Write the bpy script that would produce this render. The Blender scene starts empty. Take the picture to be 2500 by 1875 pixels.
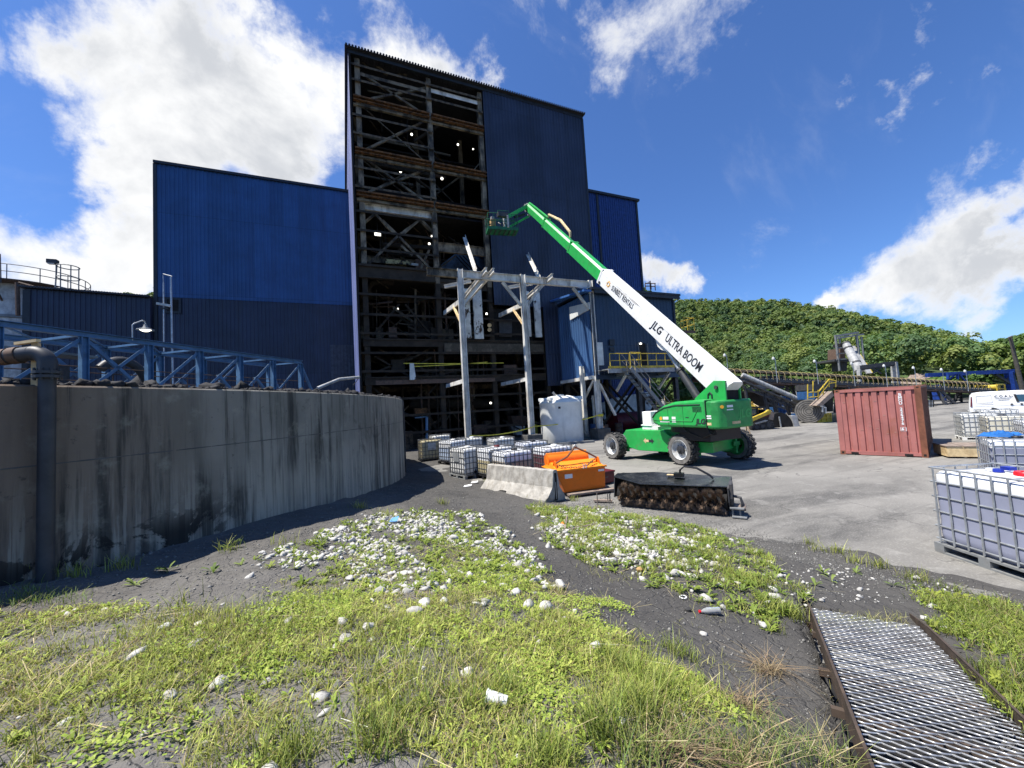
import bpy, math, random
import numpy as np
from mathutils import Vector, Matrix
random.seed(7); RNG = np.random.default_rng(7)
S = bpy.context.scene
COL = S.collection

# ------------------------------------------------------------------ camera
F_PX, CAM_H = 950.0, 2.69                       # focal length in photo pixels (2500 wide), lens height above the yard
YAW, PITCH, ROLL = [math.radians(a) for a in (23.36, 3.29, -3.32)]
FW = np.array([math.sin(YAW)*math.cos(PITCH), math.cos(YAW)*math.cos(PITCH), math.sin(PITCH)])
_rt = np.array([math.cos(YAW), -math.sin(YAW), 0.0]); _up = np.cross(_rt, FW)
RT = _rt*math.cos(ROLL)+_up*math.sin(ROLL); UP = _up*math.cos(ROLL)-_rt*math.sin(ROLL)
cam = bpy.data.cameras.new('camera'); cam_o = bpy.data.objects.new('camera', cam); COL.objects.link(cam_o)
cam.sensor_width = 36; cam.lens = 36*F_PX/2500; cam.clip_start = .05; cam.clip_end = 5000
cam_o.matrix_world = Matrix(((RT[0], UP[0], -FW[0], 0), (RT[1], UP[1], -FW[1], 0), (RT[2], UP[2], -FW[2], CAM_H), (0, 0, 0, 1)))
S.camera = cam_o
def ray(x, y): return FW+RT*(x-1250)/F_PX-UP*(y-937.5)/F_PX
def G(x, y, z=0.0):                             # survey helper: photo point -> world point on the level z
    d = ray(x, y); t = (z-CAM_H)/d[2]; return d*t+[0, 0, CAM_H]
def PY(x, y, Y):                                # ... on the vertical plane at depth Y
    d = ray(x, y); return d*(Y/d[1])+[0, 0, CAM_H]
def PZ(x, y, Z):                                # ... at distance Z
    return ray(x, y)*Z+[0, 0, CAM_H]

# ------------------------------------------------------------------ light
SUN_EL = math.radians(65); SH = np.array([.985, -.17])      # shadows fall along SH
sun_dir = np.array([-SH[0]*math.cos(SUN_EL), -SH[1]*math.cos(SUN_EL), math.sin(SUN_EL)])
sl = bpy.data.lights.new('sun', 'SUN'); sl.energy = 5.0; sl.angle = math.radians(.5); sl.color = (1, .955, .88)
so = bpy.data.objects.new('sun', sl); COL.objects.link(so)
so.rotation_euler = Vector(sun_dir).to_track_quat('Z', 'Y').to_euler()
W = bpy.data.worlds.new('World'); S.world = W; W.use_nodes = True
S.view_settings.view_transform = 'Standard'; S.view_settings.look = 'None'
S.view_settings.exposure = 0.75; S.view_settings.gamma = 1.0
S.cycles.max_bounces = 6; S.cycles.diffuse_bounces = 3; S.cycles.transparent_max_bounces = 6
S.cycles.caustics_reflective = False; S.cycles.caustics_refractive = False

class NT:                                        # tiny node-graph helper
    def __init__(s, tree): s.t = tree; s.n = tree.nodes; s.l = tree.links
    def new(s, typ, **kw):
        n = s.n.new(typ)
        for k, v in kw.items(): setattr(n, k, v)
        return n
    def put(s, sock, v):
        if hasattr(v, 'is_output'): s.l.new(v, sock)
        elif v is not None: sock.default_value = v
    def math(s, op, a, b=None, c=None, clamp=False):
        n = s.new('ShaderNodeMath', operation=op, use_clamp=clamp)
        for i, v in enumerate((a, b, c)):
            if v is not None: s.put(n.inputs[i], v)
        return n.outputs[0]
    def vmath(s, op, a, b=None, out=0, scale=None):
        n = s.new('ShaderNodeVectorMath', operation=op); s.put(n.inputs[0], a)
        if b is not None: s.put(n.inputs[1], b)
        if scale is not None: s.put(n.inputs['Scale'], scale)
        return n.outputs[out]
    def noise(s, vec, scale, detail=4, rough=.55, dist=0.0):
        n = s.new('ShaderNodeTexNoise'); s.put(n.inputs['Vector'], vec)
        n.inputs['Scale'].default_value = scale; n.inputs['Detail'].default_value = detail
        n.inputs['Roughness'].default_value = rough; n.inputs['Distortion'].default_value = dist
        return n.outputs['Fac']
    def ramp(s, fac, lo, hi, a=0.0, b=1.0, smooth=True):
        n = s.new('ShaderNodeMapRange', interpolation_type='SMOOTHSTEP' if smooth else 'LINEAR')
        s.put(n.inputs[0], fac)
        for i, v in enumerate((lo, hi, a, b)): s.put(n.inputs[i+1], v)
        return n.outputs[0]
    def mix(s, fac, a, b):
        n = s.new('ShaderNodeMix', data_type='RGBA'); s.put(n.inputs['Factor'], fac)
        for k, v in ((6, a), (7, b)):
            s.put(n.inputs[k], v if hasattr(v, 'is_output') else (*v, 1))
        return n.outputs[2]

def build_sky():
    g = NT(W.node_tree); g.n.clear()
    out = g.new('ShaderNodeOutputWorld'); bg = g.new('ShaderNodeBackground'); bg.inputs['Strength'].default_value = .066
    sky = g.new('ShaderNodeTexSky', sky_type='NISHITA'); sky.sun_disc = False
    sky.sun_elevation = SUN_EL; sky.sun_rotation = math.atan2(sun_dir[0], sun_dir[1])
    sky.air_density = 1.0; sky.dust_density = .35; sky.ozone_density = 2.2
    tc = g.new('ShaderNodeTexCoord').outputs['Generated']
    d = g.vmath('NORMALIZE', tc)
    warp = g.new('ShaderNodeTexNoise'); g.put(warp.inputs['Vector'], d); warp.inputs['Scale'].default_value = 3.6; warp.inputs['Detail'].default_value = 8; warp.inputs['Roughness'].default_value = .62
    off = g.vmath('SCALE', g.vmath('SUBTRACT', warp.outputs['Color'], (.5, .5, .5)), scale=.40)
    dw = g.vmath('ADD', d, off)
    # where the clouds stand in the sky: (photo x, y, radius, weight)
    B = [(190, 120, 190, 1.0), (430, 110, 260, 1.05), (420, 330, 260, 1.1), (650, 330, 260, 1.15), (790, 200, 190, 1), (930, 170, 210, 1.25), (1060, 210, 170, 1.2), (1160, 250, 110, 1.0),
         (720, 470, 170, 1.05), (560, 20, 130, .8), (250, 420, 150, .95), (60, 640, 240, 1.1), (300, 620, 200, 1.1), (330, 480, 150, .95), (30, 330, 130, .5), (60, 470, 110, .75),
         (2330, 640, 270, 1.25), (2470, 520, 210, 1.25), (2170, 690, 150, 1.1), (2540, 640, 240, 1.2), (2250, 570, 120, .9), (1625, 650, 75, .95), (1660, 700, 60, .75), (1770, 712, 45, .7),
         (2030, 715, 70, .9), (2270, 745, 130, .85), (2440, 770, 120, .95), (2380, 735, 90, .7),
         (1600, 60, 190, .74), (1480, 100, 130, .6), (1720, 20, 150, .6), (2160, 275, 90, .58), (2250, 220, 90, .60), (2330, 165, 80, .56), (2190, 120, 60, .4), (1500, 380, 70, .3), (-250, 500, 300, 1.0), (-200, 50, 200, .7)]
    tot = None
    for x, y, r, a in B:
        c = Vector(ray(x, y)).normalized(); rr = c.angle(Vector(ray(x+r*.75, y)))*.5+c.angle(Vector(ray(x, y+r*.75)))*.5
        dist = g.vmath('DISTANCE', dw, tuple(c), out=1)
        f = g.ramp(dist, rr*1.75, rr*.10, 0.0, a)
        tot = f if tot is None else g.math('MAXIMUM', tot, f)
    fb = g.noise(d, 4.2, 12, .66, .35)
    dens = g.math('ADD', tot, g.math('MULTIPLY', g.math('SUBTRACT', fb, .5), 2.1))
    mask = g.ramp(dens, .22, .92, 0.0, 1.0)
    thin = g.ramp(g.noise(g.vmath('MULTIPLY', d, (2.0, 6.0, 3.0)), 2.2, 6, .6, .4), .52, .9, 0.0, .10)
    mask = g.math('MAXIMUM', mask, thin)
    n2 = g.noise(g.vmath('ADD', d, (.03, .05, .09)), 3.4, 8, .58, .3)
    body = g.ramp(dens, .55, 1.05, 0.0, 1.0)
    shade = g.math('MULTIPLY', g.ramp(n2, .40, .60, 0.0, .9), body)
    ccol = g.mix(shade, (9.4, 9.45, 9.5), (5.5, 5.75, 6.2))
    hz = g.new('ShaderNodeSeparateXYZ'); g.put(hz.inputs[0], d)
    skyc = g.mix(.58, sky.outputs[0], g.vmath('MULTIPLY', sky.outputs[0], (.50, .85, 1.25)))
    skyc = g.vmath('MULTIPLY', skyc, (1.0, 1.13, 1.36))
    g.put(bg.inputs['Color'], g.mix(mask, skyc, ccol)); g.l.new(bg.outputs[0], out.inputs[0])
build_sky()

# ------------------------------------------------------------------ materials
MATS = {}
def mat(name, c, rough=.6, metal=0.0, var=.25, vs=3.0, dirt=None, da=.5, ds=2.0, lo=.45, hi=.7, streak=0.0, bump=0.0, bs=40.0, spec=.4, obj=False, c2=None, trans=0.0, emit=None, sheet=0):
    """procedural surface: base colour, slow tonal drift, patches or vertical streaks of dirt, fine bump"""
    if name in MATS: return MATS[name]
    m = bpy.data.materials.new(name); m.use_nodes = True; g = NT(m.node_tree)
    p = g.n['Principled BSDF']; p.inputs['Roughness'].default_value = rough; p.inputs['Metallic'].default_value = metal
    p.inputs['Specular IOR Level'].default_value = spec
    pos = g.new('ShaderNodeTexCoord').outputs['Object'] if obj else g.new('ShaderNodeNewGeometry').outputs['Position']
    n1 = g.noise(pos, vs, 5, .6)
    k = [max(0, x*(1-var)) for x in c]; h = [min(1, x*(1+var)) for x in (c2 or c)]
    col = g.mix(g.ramp(n1, .3, .7), k, h)
    if dirt:
        v = g.vmath('MULTIPLY', pos, (1, 1, 1-streak)) if streak else pos
        n2 = g.noise(v, ds, 7, .65, .2)
        f = g.math('MULTIPLY', g.ramp(n2, lo, hi), da)
        col = g.mix(f, col, dirt)
    if sheet:                                    # separate cladding sheets: each a touch lighter or darker, with a lap line
        sx = g.vmath('FLOOR', g.vmath('MULTIPLY', pos, (1/1.16, 1/1.16, 1/6.8))); wn = g.new('ShaderNodeTexWhiteNoise', noise_dimensions='3D'); g.put(wn.inputs['Vector'], sx)
        xyz = g.new('ShaderNodeSeparateXYZ'); g.put(xyz.inputs[0], pos); fz = g.math('FRACT', g.math('MULTIPLY', xyz.outputs[2], 1/6.8)); lap = g.ramp(fz, 0.0, .008, .45, 1.0, False)
        k = g.math('MULTIPLY', g.math('ADD', 1-sheet/2, g.math('MULTIPLY', wn.outputs['Value'], sheet)), lap)
        sc = g.new('ShaderNodeVectorMath', operation='SCALE'); g.put(sc.inputs[0], col); g.put(sc.inputs['Scale'], k); col = sc.outputs[0]
    g.put(p.inputs['Base Color'], col)
    if bump:
        b = g.new('ShaderNodeBump'); b.inputs['Strength'].default_value = bump; b.inputs['Distance'].default_value = .02
        g.put(b.inputs['Height'], g.noise(pos, bs, 6, .65)); g.l.new(b.outputs[0], p.inputs['Normal'])
    if emit:
        p.inputs['Emission Color'].default_value = (*emit[:3], 1); p.inputs['Emission Strength'].default_value = emit[3]
    MATS[name] = m; return m
SOOT = (.012, .011, .010); RUST = (.11, .045, .02)
M = dict(
 royal=mat('royal_blue_cladding', (.026, .088, .225), .42, var=.12, vs=.6, dirt=(.02, .04, .12), da=.45, ds=.8, streak=.9, sheet=.22),
 navy=mat('navy_cladding', (.024, .034, .066), .42, var=.18, vs=.5, dirt=(.03, .032, .04), da=.5, ds=.7, streak=.9, sheet=.28),
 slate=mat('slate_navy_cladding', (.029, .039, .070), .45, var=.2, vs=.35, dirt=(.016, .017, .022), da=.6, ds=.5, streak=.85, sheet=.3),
 side=mat('weathered_sunlit_lavender', (.22, .25, .44), .5, var=.2, vs=.5, dirt=(.05, .05, .08), da=.5, ds=.6, streak=.9),  # weathered navy, lightened with painted grazing sunlight
 annex=mat('annex_sunlit_cladding', (.050, .115, .25), .4, var=.15, vs=.5, dirt=(.03, .04, .07), da=.4, ds=.8, streak=.9),  # annex side: sunlight put into a brighter blue of the same paint
 annex_shaded=mat('annex_shaded_cladding', (.017, .038, .078), .4, var=.15, vs=.5, dirt=(.02, .024, .035), da=.4, ds=.8, streak=.9, sheet=.2),  # annex front: same paint, darkened with painted shade
 trim=mat('dark_trim', (.02, .024, .03), .5),
 roof=mat('dark_roof_sheet', (.035, .035, .04), .6),
 beige=mat('beige_steel', (.27, .22, .15), .7, vs=1.5, dirt=SOOT, da=.96, ds=1.6, lo=.36, hi=.66, streak=.5),
 whitesteel=mat('white_painted_steel', (.66, .635, .575), .55, vs=1.2, dirt=(.13, .10, .07), da=.6, ds=2.2, lo=.5, hi=.68, streak=.75),
 rust=mat('rusty_girder', (.075, .036, .018), .9, var=.5, vs=5, dirt=(.02, .015, .012), da=.8, ds=3, c2=(.17, .08, .03)),
 girt=mat('sooty_girt', (.13, .098, .062), .8, vs=2, dirt=SOOT, da=.9, ds=2.2, lo=.42, hi=.62, streak=.3),
 char=mat('charred_steel', (.030, .023, .016), .85, var=.4, vs=2, dirt=(.14, .10, .06), da=.35, ds=2.4, lo=.58, hi=.72),
 dark=mat('soot_and_shade_black', (.012, .0115, .011), .9, var=.4),  # soot in the tower; painted shade in holes and under the ramp mesh
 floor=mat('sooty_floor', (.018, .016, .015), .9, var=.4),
 peel=mat('peeling_pale_panel', (.60, .61, .57), .6, vs=1.2, dirt=(.05, .028, .018), da=1, ds=1.9, lo=.55, hi=.60, streak=.5),
 hopper=mat('dull_blue_hopper', (.045, .085, .14), .6, dirt=SOOT, da=.8, ds=1.2),
 conc=mat('stained_concrete', (.17, .165, .145), .9, vs=1.2, bump=.25, bs=30),
 concl=mat('pale_concrete', (.37, .35, .31), .9, vs=4, dirt=(.14, .12, .09), da=.55, ds=5, streak=.35, bump=.5, bs=28),
 concd=mat('dark_footing_concrete', (.09, .088, .082), .9, bump=.3),
 steelblue=mat('steel_blue_paint', (.10, .205, .34), .5, var=.15, dirt=(.05, .05, .055), da=.35, ds=2.5),
 coal=mat('coal_black', (.022, .021, .022), .85, var=.45, vs=8, bump=.5, bs=14),
 blackpipe=mat('black_pipe', (.035, .037, .042), .5, dirt=(.09, .085, .08), da=.4, ds=4),
 galv=mat('galvanised_steel', (.42, .44, .45), .45, .55, var=.2, vs=6, dirt=(.2, .17, .14), da=.3, ds=5),
 galv_shaded=mat('shaded_cage_steel', (.13, .135, .14), .55, .4, var=.3, vs=6), basket=mat('shaded_basket_green', (.014, .13, .055), .5, dirt=(.03, .05, .03), da=.5, ds=4), ramp=mat('dark_brown_plate', (.062, .045, .034), .7, var=.3, vs=6, dirt=(.13, .085, .055), da=.5, ds=7), greysteel=mat('grey_steel', (.23, .24, .24), .6, .2, dirt=(.08, .06, .045), da=.4, ds=3),  # cage steel: galvanised, darkened to hold painted shade on the bars
 darksteel=mat('dark_steel', (.055, .057, .062), .6, .2, dirt=(.10, .08, .06), da=.35, ds=3),
 yellow=mat('safety_yellow', (.55, .40, .04), .5, dirt=(.12, .09, .05), da=.5, ds=4),
 green=mat('lift_green', (.026, .37, .075), .36, var=.10, dirt=(.10, .15, .08), da=.5, ds=2.6, lo=.48, hi=.74, spec=.45),
 greend=mat('lift_green_dusty', (.024, .27, .062), .5, dirt=(.07, .08, .05), da=.4, ds=3),
 white=mat('white_paint', (.78, .78, .75), .4, var=.05, dirt=(.5, .42, .32), da=.35, ds=2.2, streak=.3),
 vanwhite=mat('van_white', (.80, .80, .79), .25, var=.03, spec=.5),
 poly=mat('white_polyethylene', (.70, .71, .68), .45, var=.07, vs=2, dirt=(.30, .30, .28), da=.5, ds=1.4, lo=.5, hi=.75, streak=.85),
 black=mat('black_plastic', (.012, .012, .013), .45),
 rubber=mat('tyre_rubber', (.030, .029, .028), .85, dirt=(.16, .15, .135), da=.6, ds=7),
 dusty=mat('dusty_tyre_wall', (.17, .16, .145), .9, var=.3, dirt=(.05, .048, .045), da=.5, ds=8),
 rim=mat('grey_white_rim', (.58, .59, .57), .45, dirt=(.22, .2, .18), da=.5, ds=5),
 orange=mat('orange_paint', (.80, .175, .008), .42, var=.08, dirt=(.35, .10, .02), da=.35, ds=3),
 orangel=mat('orange_paint_pale', (.90, .26, .015), .45, var=.08),  # paler orange, used on the box lip, deck and drum guard
 chain=mat('rusty_chain_steel', (.20, .12, .075), .55, .5, var=.5, vs=20),
 wood=mat('weathered_wood', (.42, .32, .20), .8, vs=5, dirt=(.2, .15, .1), da=.5, ds=6, bump=.3),
 plank=mat('grey_plank', (.24, .19, .155), .85, vs=6, bump=.3),
 hoop=mat('dusty_yellow_hoop', (.30, .24, .11), .7, var=.3, vs=3), cream=mat('cream_timber', (.66, .50, .27), .7, vs=4, dirt=(.35, .22, .1), da=.5, ds=5),
 contred=mat('container_maroon', (.39, .145, .125), .55, var=.15, vs=1.2, dirt=(.30, .10, .05), da=.55, ds=2.6, lo=.52, hi=.72, streak=.4),
 contrust=mat('container_rust_brown', (.20, .075, .04), .7, var=.3, vs=3, dirt=(.10, .035, .02), da=.5, ds=4),
 ink=mat('white_lettering', (.82, .82, .80), .5, var=.03), inkd=mat('dark_lettering', (.028, .03, .036), .5, var=.03), inko=mat('amber_emblem', (.75, .38, .03), .5, var=.05),
 brush=mat('muddy_bristles', (.25, .175, .12), .95, var=.5, vs=18, dirt=(.10, .065, .04), da=.6, ds=14),
 hood=mat('gloss_black_hood', (.016, .018, .019), .22, spec=.6, dirt=(.12, .12, .11), da=.25, ds=6),
 glass=mat('dark_glass', (.03, .07, .10), .08, var=.1, spec=.8),
 olive=mat('olive_tank_wall', (.10, .10, .07), .8), cl=mat('blue_bin', (.02, .075, .20), .5, var=.2),
 gantry=mat('gantry_blue', (.012, .045, .23), .45), lit=mat('lit_lamp', (.9, .9, .85), .5, emit=(1, .95, .82, 2.2)),
 red=mat('red_plastic', (.65, .012, .02), .35), blue=mat('blue_plastic', (.012, .03, .28), .4), tarp=mat('blue_tarp', (.02, .12, .36), .5), tape=mat('yellow_tape', (.62, .55, .06), .6),
 tan=mat('tan_box', (.40, .24, .10), .7), clear=mat('clear_plastic', (.62, .64, .66), .2, var=.1), maroon=mat('dark_red_paint', (.10, .008, .012), .5),
 coner=mat('rusty_brown_channel', (.11, .07, .05), .75, var=.3, vs=6, dirt=(.17, .10, .06), da=.5, ds=7),
 paint_gr=mat('primer_grey', (.35, .35, .34), .6), bark=mat('bark', (.09, .07, .05), .9, bump=.4), pole=mat('old_pole_wood', (.10, .09, .075), .9, vs=6),
)

# ------------------------------------------------------------------ mesh helpers
def V3(p): return Vector((float(p[0]), float(p[1]), float(p[2])))
class MB:
    """collects shapes; build() links them as ONE mesh object"""
    def __init__(s): s.v = []; s.f = []; s.mi = []; s.cur = 0
    def add(s, vs, fs):
        o = len(s.v); s.v += [tuple(map(float, p)) for p in vs]
        s.f += [tuple(i+o for i in f) for f in fs]; s.mi += [s.cur]*len(fs); return s
    def m(s, i): s.cur = i; return s
    def box(s, c, d, R=None, bev=0):
        x, y, z = d[0]/2, d[1]/2, d[2]/2
        vs = [Vector(p) for p in ((-x, -y, -z), (x, -y, -z), (x, y, -z), (-x, y, -z), (-x, -y, z), (x, -y, z), (x, y, z), (-x, y, z))]
        if R is not None: vs = [R @ p for p in vs]
        return s.add([p+V3(c) for p in vs], [(0, 3, 2, 1), (4, 5, 6, 7), (0, 1, 5, 4), (1, 2, 6, 5), (2, 3, 7, 6), (3, 0, 4, 7)])
    def bb(s, a, b): return s.box([(p+q)/2 for p, q in zip(a, b)], [abs(q-p) for p, q in zip(a, b)])
    def frame(s, p, q, up=(0, 0, 1)):
        p, q = V3(p), V3(q); d = (q-p); L = d.length; d.normalize(); u = V3(up)
        if abs(d.dot(u)) > .98: u = Vector((0, 1, 0)) if abs(d.y) < .9 else Vector((1, 0, 0))
        sd = d.cross(u).normalized(); u = sd.cross(d).normalized(); return p, q, d, sd, u, L
    def bar(s, p, q, w, h, up=(0, 0, 1)):
        p, q, d, sd, u, L = s.frame(p, q, up); vs = []
        for e in (p, q):
            for a, b in ((-1, -1), (1, -1), (1, 1), (-1, 1)): vs.append(e+sd*(a*w/2)+u*(b*h/2))
        return s.add(vs, [(0, 1, 2, 3), (7, 6, 5, 4), (0, 4, 5, 1), (1, 5, 6, 2), (2, 6, 7, 3), (3, 7, 4, 0)])
    def hbeam(s, p, q, w, h, t=.03, up=(0, 0, 1)):
        p, q, d, sd, u, L = s.frame(p, q, up)
        for k in (-1, 1): o = u*(k*(h/2-t/2)); s.bar(p+o, q+o, w, t, u)
        return s.bar(p, q, t, h-2*t-.004, u)
    def lbeam(s, p, q, w, t=.012, up=(0, 0, 1)):
        p, q, d, sd, u, L = s.frame(p, q, up)
        s.bar(p+u*(t/2), q+u*(t/2), w, t, u); o = sd*(-w/2+t/2)+u*(w/2+t)
        return s.bar(p+o, q+o, t, w, u)
    def tube(s, p, q, r, n=10, r2=None):
        p, q, d, sd, u, L = s.frame(p, q); r2 = r if r2 is None else r2; vs = []
        for e, rr in ((p, r), (q, r2)):
            for i in range(n): a = 2*math.pi*i/n; vs.append(e+sd*(rr*math.cos(a))+u*(rr*math.sin(a)))
        return s.add(vs, [(i, i+n, (i+1) % n+n, (i+1) % n) for i in range(n)]+[tuple(range(n)), tuple(range(2*n-1, n-1, -1))])
    def path(s, pts, r, n=8, closed=False):
        pts = [V3(p) for p in pts]; rings = []; u = None; N = len(pts)
        for i, p in enumerate(pts):
            a = pts[i-1] if (i or closed) else p; b = pts[(i+1) % N] if (i < N-1 or closed) else p
            d = (b-a).normalized()
            if u is None: u = Vector((0, 0, 1)) if abs(d.z) < .9 else Vector((1, 0, 0))
            sd = d.cross(u)
            if sd.length < 1e-4: sd = d.cross(Vector((.3, .8, .5)))
            sd.normalize(); u = sd.cross(d).normalized(); rr = r[i] if isinstance(r, (list, tuple)) else r
            rings.append([p+sd*(rr*math.cos(2*math.pi*k/n))+u*(rr*math.sin(2*math.pi*k/n)) for k in range(n)])
        vs = [p for q in rings for p in q]; fs = []
        for i in range(N if closed else N-1):
            j = (i+1) % N
            fs += [(i*n+k, j*n+k, j*n+(k+1) % n, i*n+(k+1) % n) for k in range(n)]
        if not closed: fs += [tuple(range(n)), tuple((N-1)*n+k for k in range(n-1, -1, -1))]
        return s.add(vs, fs)
    def lathe(s, prof, c=(0, 0, 0), n=32, axis='z', a0=0, a1=2*math.pi):
        full = abs(a1-a0-2*math.pi) < 1e-6; vs = []; K = len(prof); nn = n if full else n+1
        for i in range(nn):
            a = a0+(a1-a0)*i/n
            for r, z in prof:
                p = (r*math.cos(a), r*math.sin(a), z)
                if axis == 'x': p = (p[2], p[0], p[1])
                if axis == 'y': p = (p[1], p[2], p[0])
                vs.append((p[0]+c[0], p[1]+c[1], p[2]+c[2]))
        fs = []
        for i in range(n):
            j = (i+1) % nn
            fs += [(i*K+k, j*K+k, j*K+k+1, i*K+k+1) for k in range(K-1)]
        return s.add(vs, fs)
    def prism(s, poly, off):
        n = len(poly); o = V3(off); vs = [V3(p) for p in poly]; vs += [p+o for p in vs]
        return s.add(vs, [tuple(range(n-1, -1, -1)), tuple(range(n, 2*n))]+[(i, (i+1) % n, (i+1) % n+n, i+n) for i in range(n)])
    def corr(s, p, q, z0, z1, out, pitch=.3, dep=.045, z1b=None):
        """corrugated sheet standing between plan points p and q; ribs point to `out`"""
        a = Vector((p[0], p[1], 0)); b = Vector((q[0], q[1], 0)); d = b-a; L = d.length; d.normalize(); o = V3(out); vs = []
        n = max(1, round(L/pitch)); pt = L/n; xs = []
        for i in range(n): xs += [(i*pt, 0), (i*pt+.52*pt, 0), (i*pt+.62*pt, 1), (i*pt+.9*pt, 1)]
        xs.append((L, 0))
        for x, e in xs:
            c = a+d*x+o*(e*dep); zz = z1 if z1b is None else z1+(z1b-z1)*x/L
            vs += [(c.x, c.y, z0), (c.x, c.y, zz)]
        return s.add(vs, [(2*i, 2*i+2, 2*i+3, 2*i+1) for i in range(len(xs)-1)])
    def build(s, name, mats, parent=None, local=False, smooth=False, bevel=0.0, kind=None, label=None):
        if not isinstance(mats, (list, tuple)): mats = [mats]
        me = bpy.data.meshes.new(name); vs = s.v
        if parent is not None and not local:
            inv = WM[parent].inverted(); vs = [tuple(inv @ Vector(p)) for p in vs]
        me.from_pydata(vs, [], s.f); me.polygons.foreach_set('material_index', s.mi)
        for m in mats: me.materials.append(M[m] if isinstance(m, str) else m)
        o = bpy.data.objects.new(name, me); COL.objects.link(o)
        if parent is not None: o.parent = parent; WM[o] = WM[parent].copy()
        else: WM[o] = Matrix.Identity(4)
        if smooth:
            me.polygons.foreach_set('use_smooth', [True]*len(me.polygons))
            try: me.set_sharp_from_angle(angle=math.radians(40))
            except Exception: pass
        if bevel:
            b = o.modifiers.new('bevel', 'BEVEL'); b.width = bevel; b.segments = 2; b.limit_method = 'ANGLE'; b.angle_limit = math.radians(40)
        if kind: o['kind'] = kind
        if label: o['label'] = label
        return o
WM = {}
def tag(o, label, cat, group=None):
    o['label'] = label; o['category'] = cat
    if group: o['group'] = group
    return o
def thing(name, label, cat, loc=(0, 0, 0), rz=0.0, group=None):
    o = bpy.data.objects.new(name, None); COL.objects.link(o); o.empty_display_size = .2
    o.location = [float(c) for c in loc]; o.rotation_euler = (0, 0, rz)
    WM[o] = Matrix.Translation(V3(loc)) @ Matrix.Rotation(rz, 4, 'Z'); return tag(o, label, cat, group)
def dup(root, loc, rz=0.0, label=None, group=None):
    r = root.copy(); COL.objects.link(r); r.location = [float(c) for c in loc]; r.rotation_euler = (0, 0, rz)
    WM[r] = Matrix.Translation(V3(loc)) @ Matrix.Rotation(rz, 4, 'Z')
    if label: r['label'] = label
    if group: r['group'] = group
    for ch in list(root.children):
        c = ch.copy(); COL.objects.link(c); c.parent = r
        for g in list(ch.children): d = g.copy(); COL.objects.link(d); d.parent = c
    return r
def npmesh(name, V, Fq, mats, col=None, smooth=False, parent=None):
    """fast mesh from arrays; faces all with the same corner count"""
    me = bpy.data.meshes.new(name); V = np.asarray(V, np.float32); Fq = np.asarray(Fq, np.int32); k = Fq.shape[1]
    me.vertices.add(len(V)); me.vertices.foreach_set('co', V.ravel())
    me.loops.add(Fq.size); me.loops.foreach_set('vertex_index', Fq.ravel())
    me.polygons.add(len(Fq)); me.polygons.foreach_set('loop_start', np.arange(0, Fq.size, k, dtype=np.int32))
    if smooth: me.polygons.foreach_set('use_smooth', np.ones(len(Fq), bool))
    me.update(calc_edges=True)
    if col is not None:
        a = me.color_attributes.new('tint', 'FLOAT_COLOR', 'POINT'); c = np.ones((len(V), 4), np.float32); c[:, :3] = col; a.data.foreach_set('color', c.ravel())
    for m in (mats if isinstance(mats, (list, tuple)) else [mats]): me.materials.append(M[m] if isinstance(m, str) else m)
    o = bpy.data.objects.new(name, me); COL.objects.link(o)
    if parent is not None: o.parent = parent
    WM[o] = Matrix.Identity(4)
    return o
def lettering(txt, origin, ex, ey, size, m, parent, name='lettering', spacing=1.0, bold=0.0, shear=0.0, vertical=False, cx=1.0):
    """flat raised letters: origin is the lower-left start, ex reads along, ey is up"""
    ex, ey = V3(ex).normalized(), V3(ey).normalized(); n = ex.cross(ey).normalized()
    cu = bpy.data.curves.new(name, 'FONT'); cu.body = '\n'.join(txt) if vertical else txt; cu.size = size; cu.space_character = spacing; cu.offset = bold; cu.shear = shear
    cu.extrude = .004; cu.resolution_u = 3
    if vertical: cu.space_line = .78; cu.align_x = 'CENTER'
    t = bpy.data.objects.new('tmp', cu); COL.objects.link(t); dg = bpy.context.evaluated_depsgraph_get()
    me = bpy.data.meshes.new_from_object(t.evaluated_get(dg)); bpy.data.objects.remove(t)
    Mx = Matrix(((ex.x*cx, ey.x, n.x, origin[0]), (ex.y*cx, ey.y, n.y, origin[1]), (ex.z*cx, ey.z, n.z, origin[2]), (0, 0, 0, 1)))
    me.transform(WM[parent].inverted() @ Mx); me.materials.clear(); me.materials.append(M[m])
    o = bpy.data.objects.new(name, me); COL.objects.link(o); o.parent = parent; return o

def pet():                                       # thin clear bottle plastic
    m = bpy.data.materials.new('clear_bottle_plastic'); m.use_nodes = True; p = m.node_tree.nodes['Principled BSDF']; p.inputs['Base Color'].default_value = (.9, .92, .93, 1); p.inputs['Roughness'].default_value = .12; p.inputs['Transmission Weight'].default_value = .75; p.inputs['IOR'].default_value = 1.2; M['pet'] = m   # PET
pet()
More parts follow.
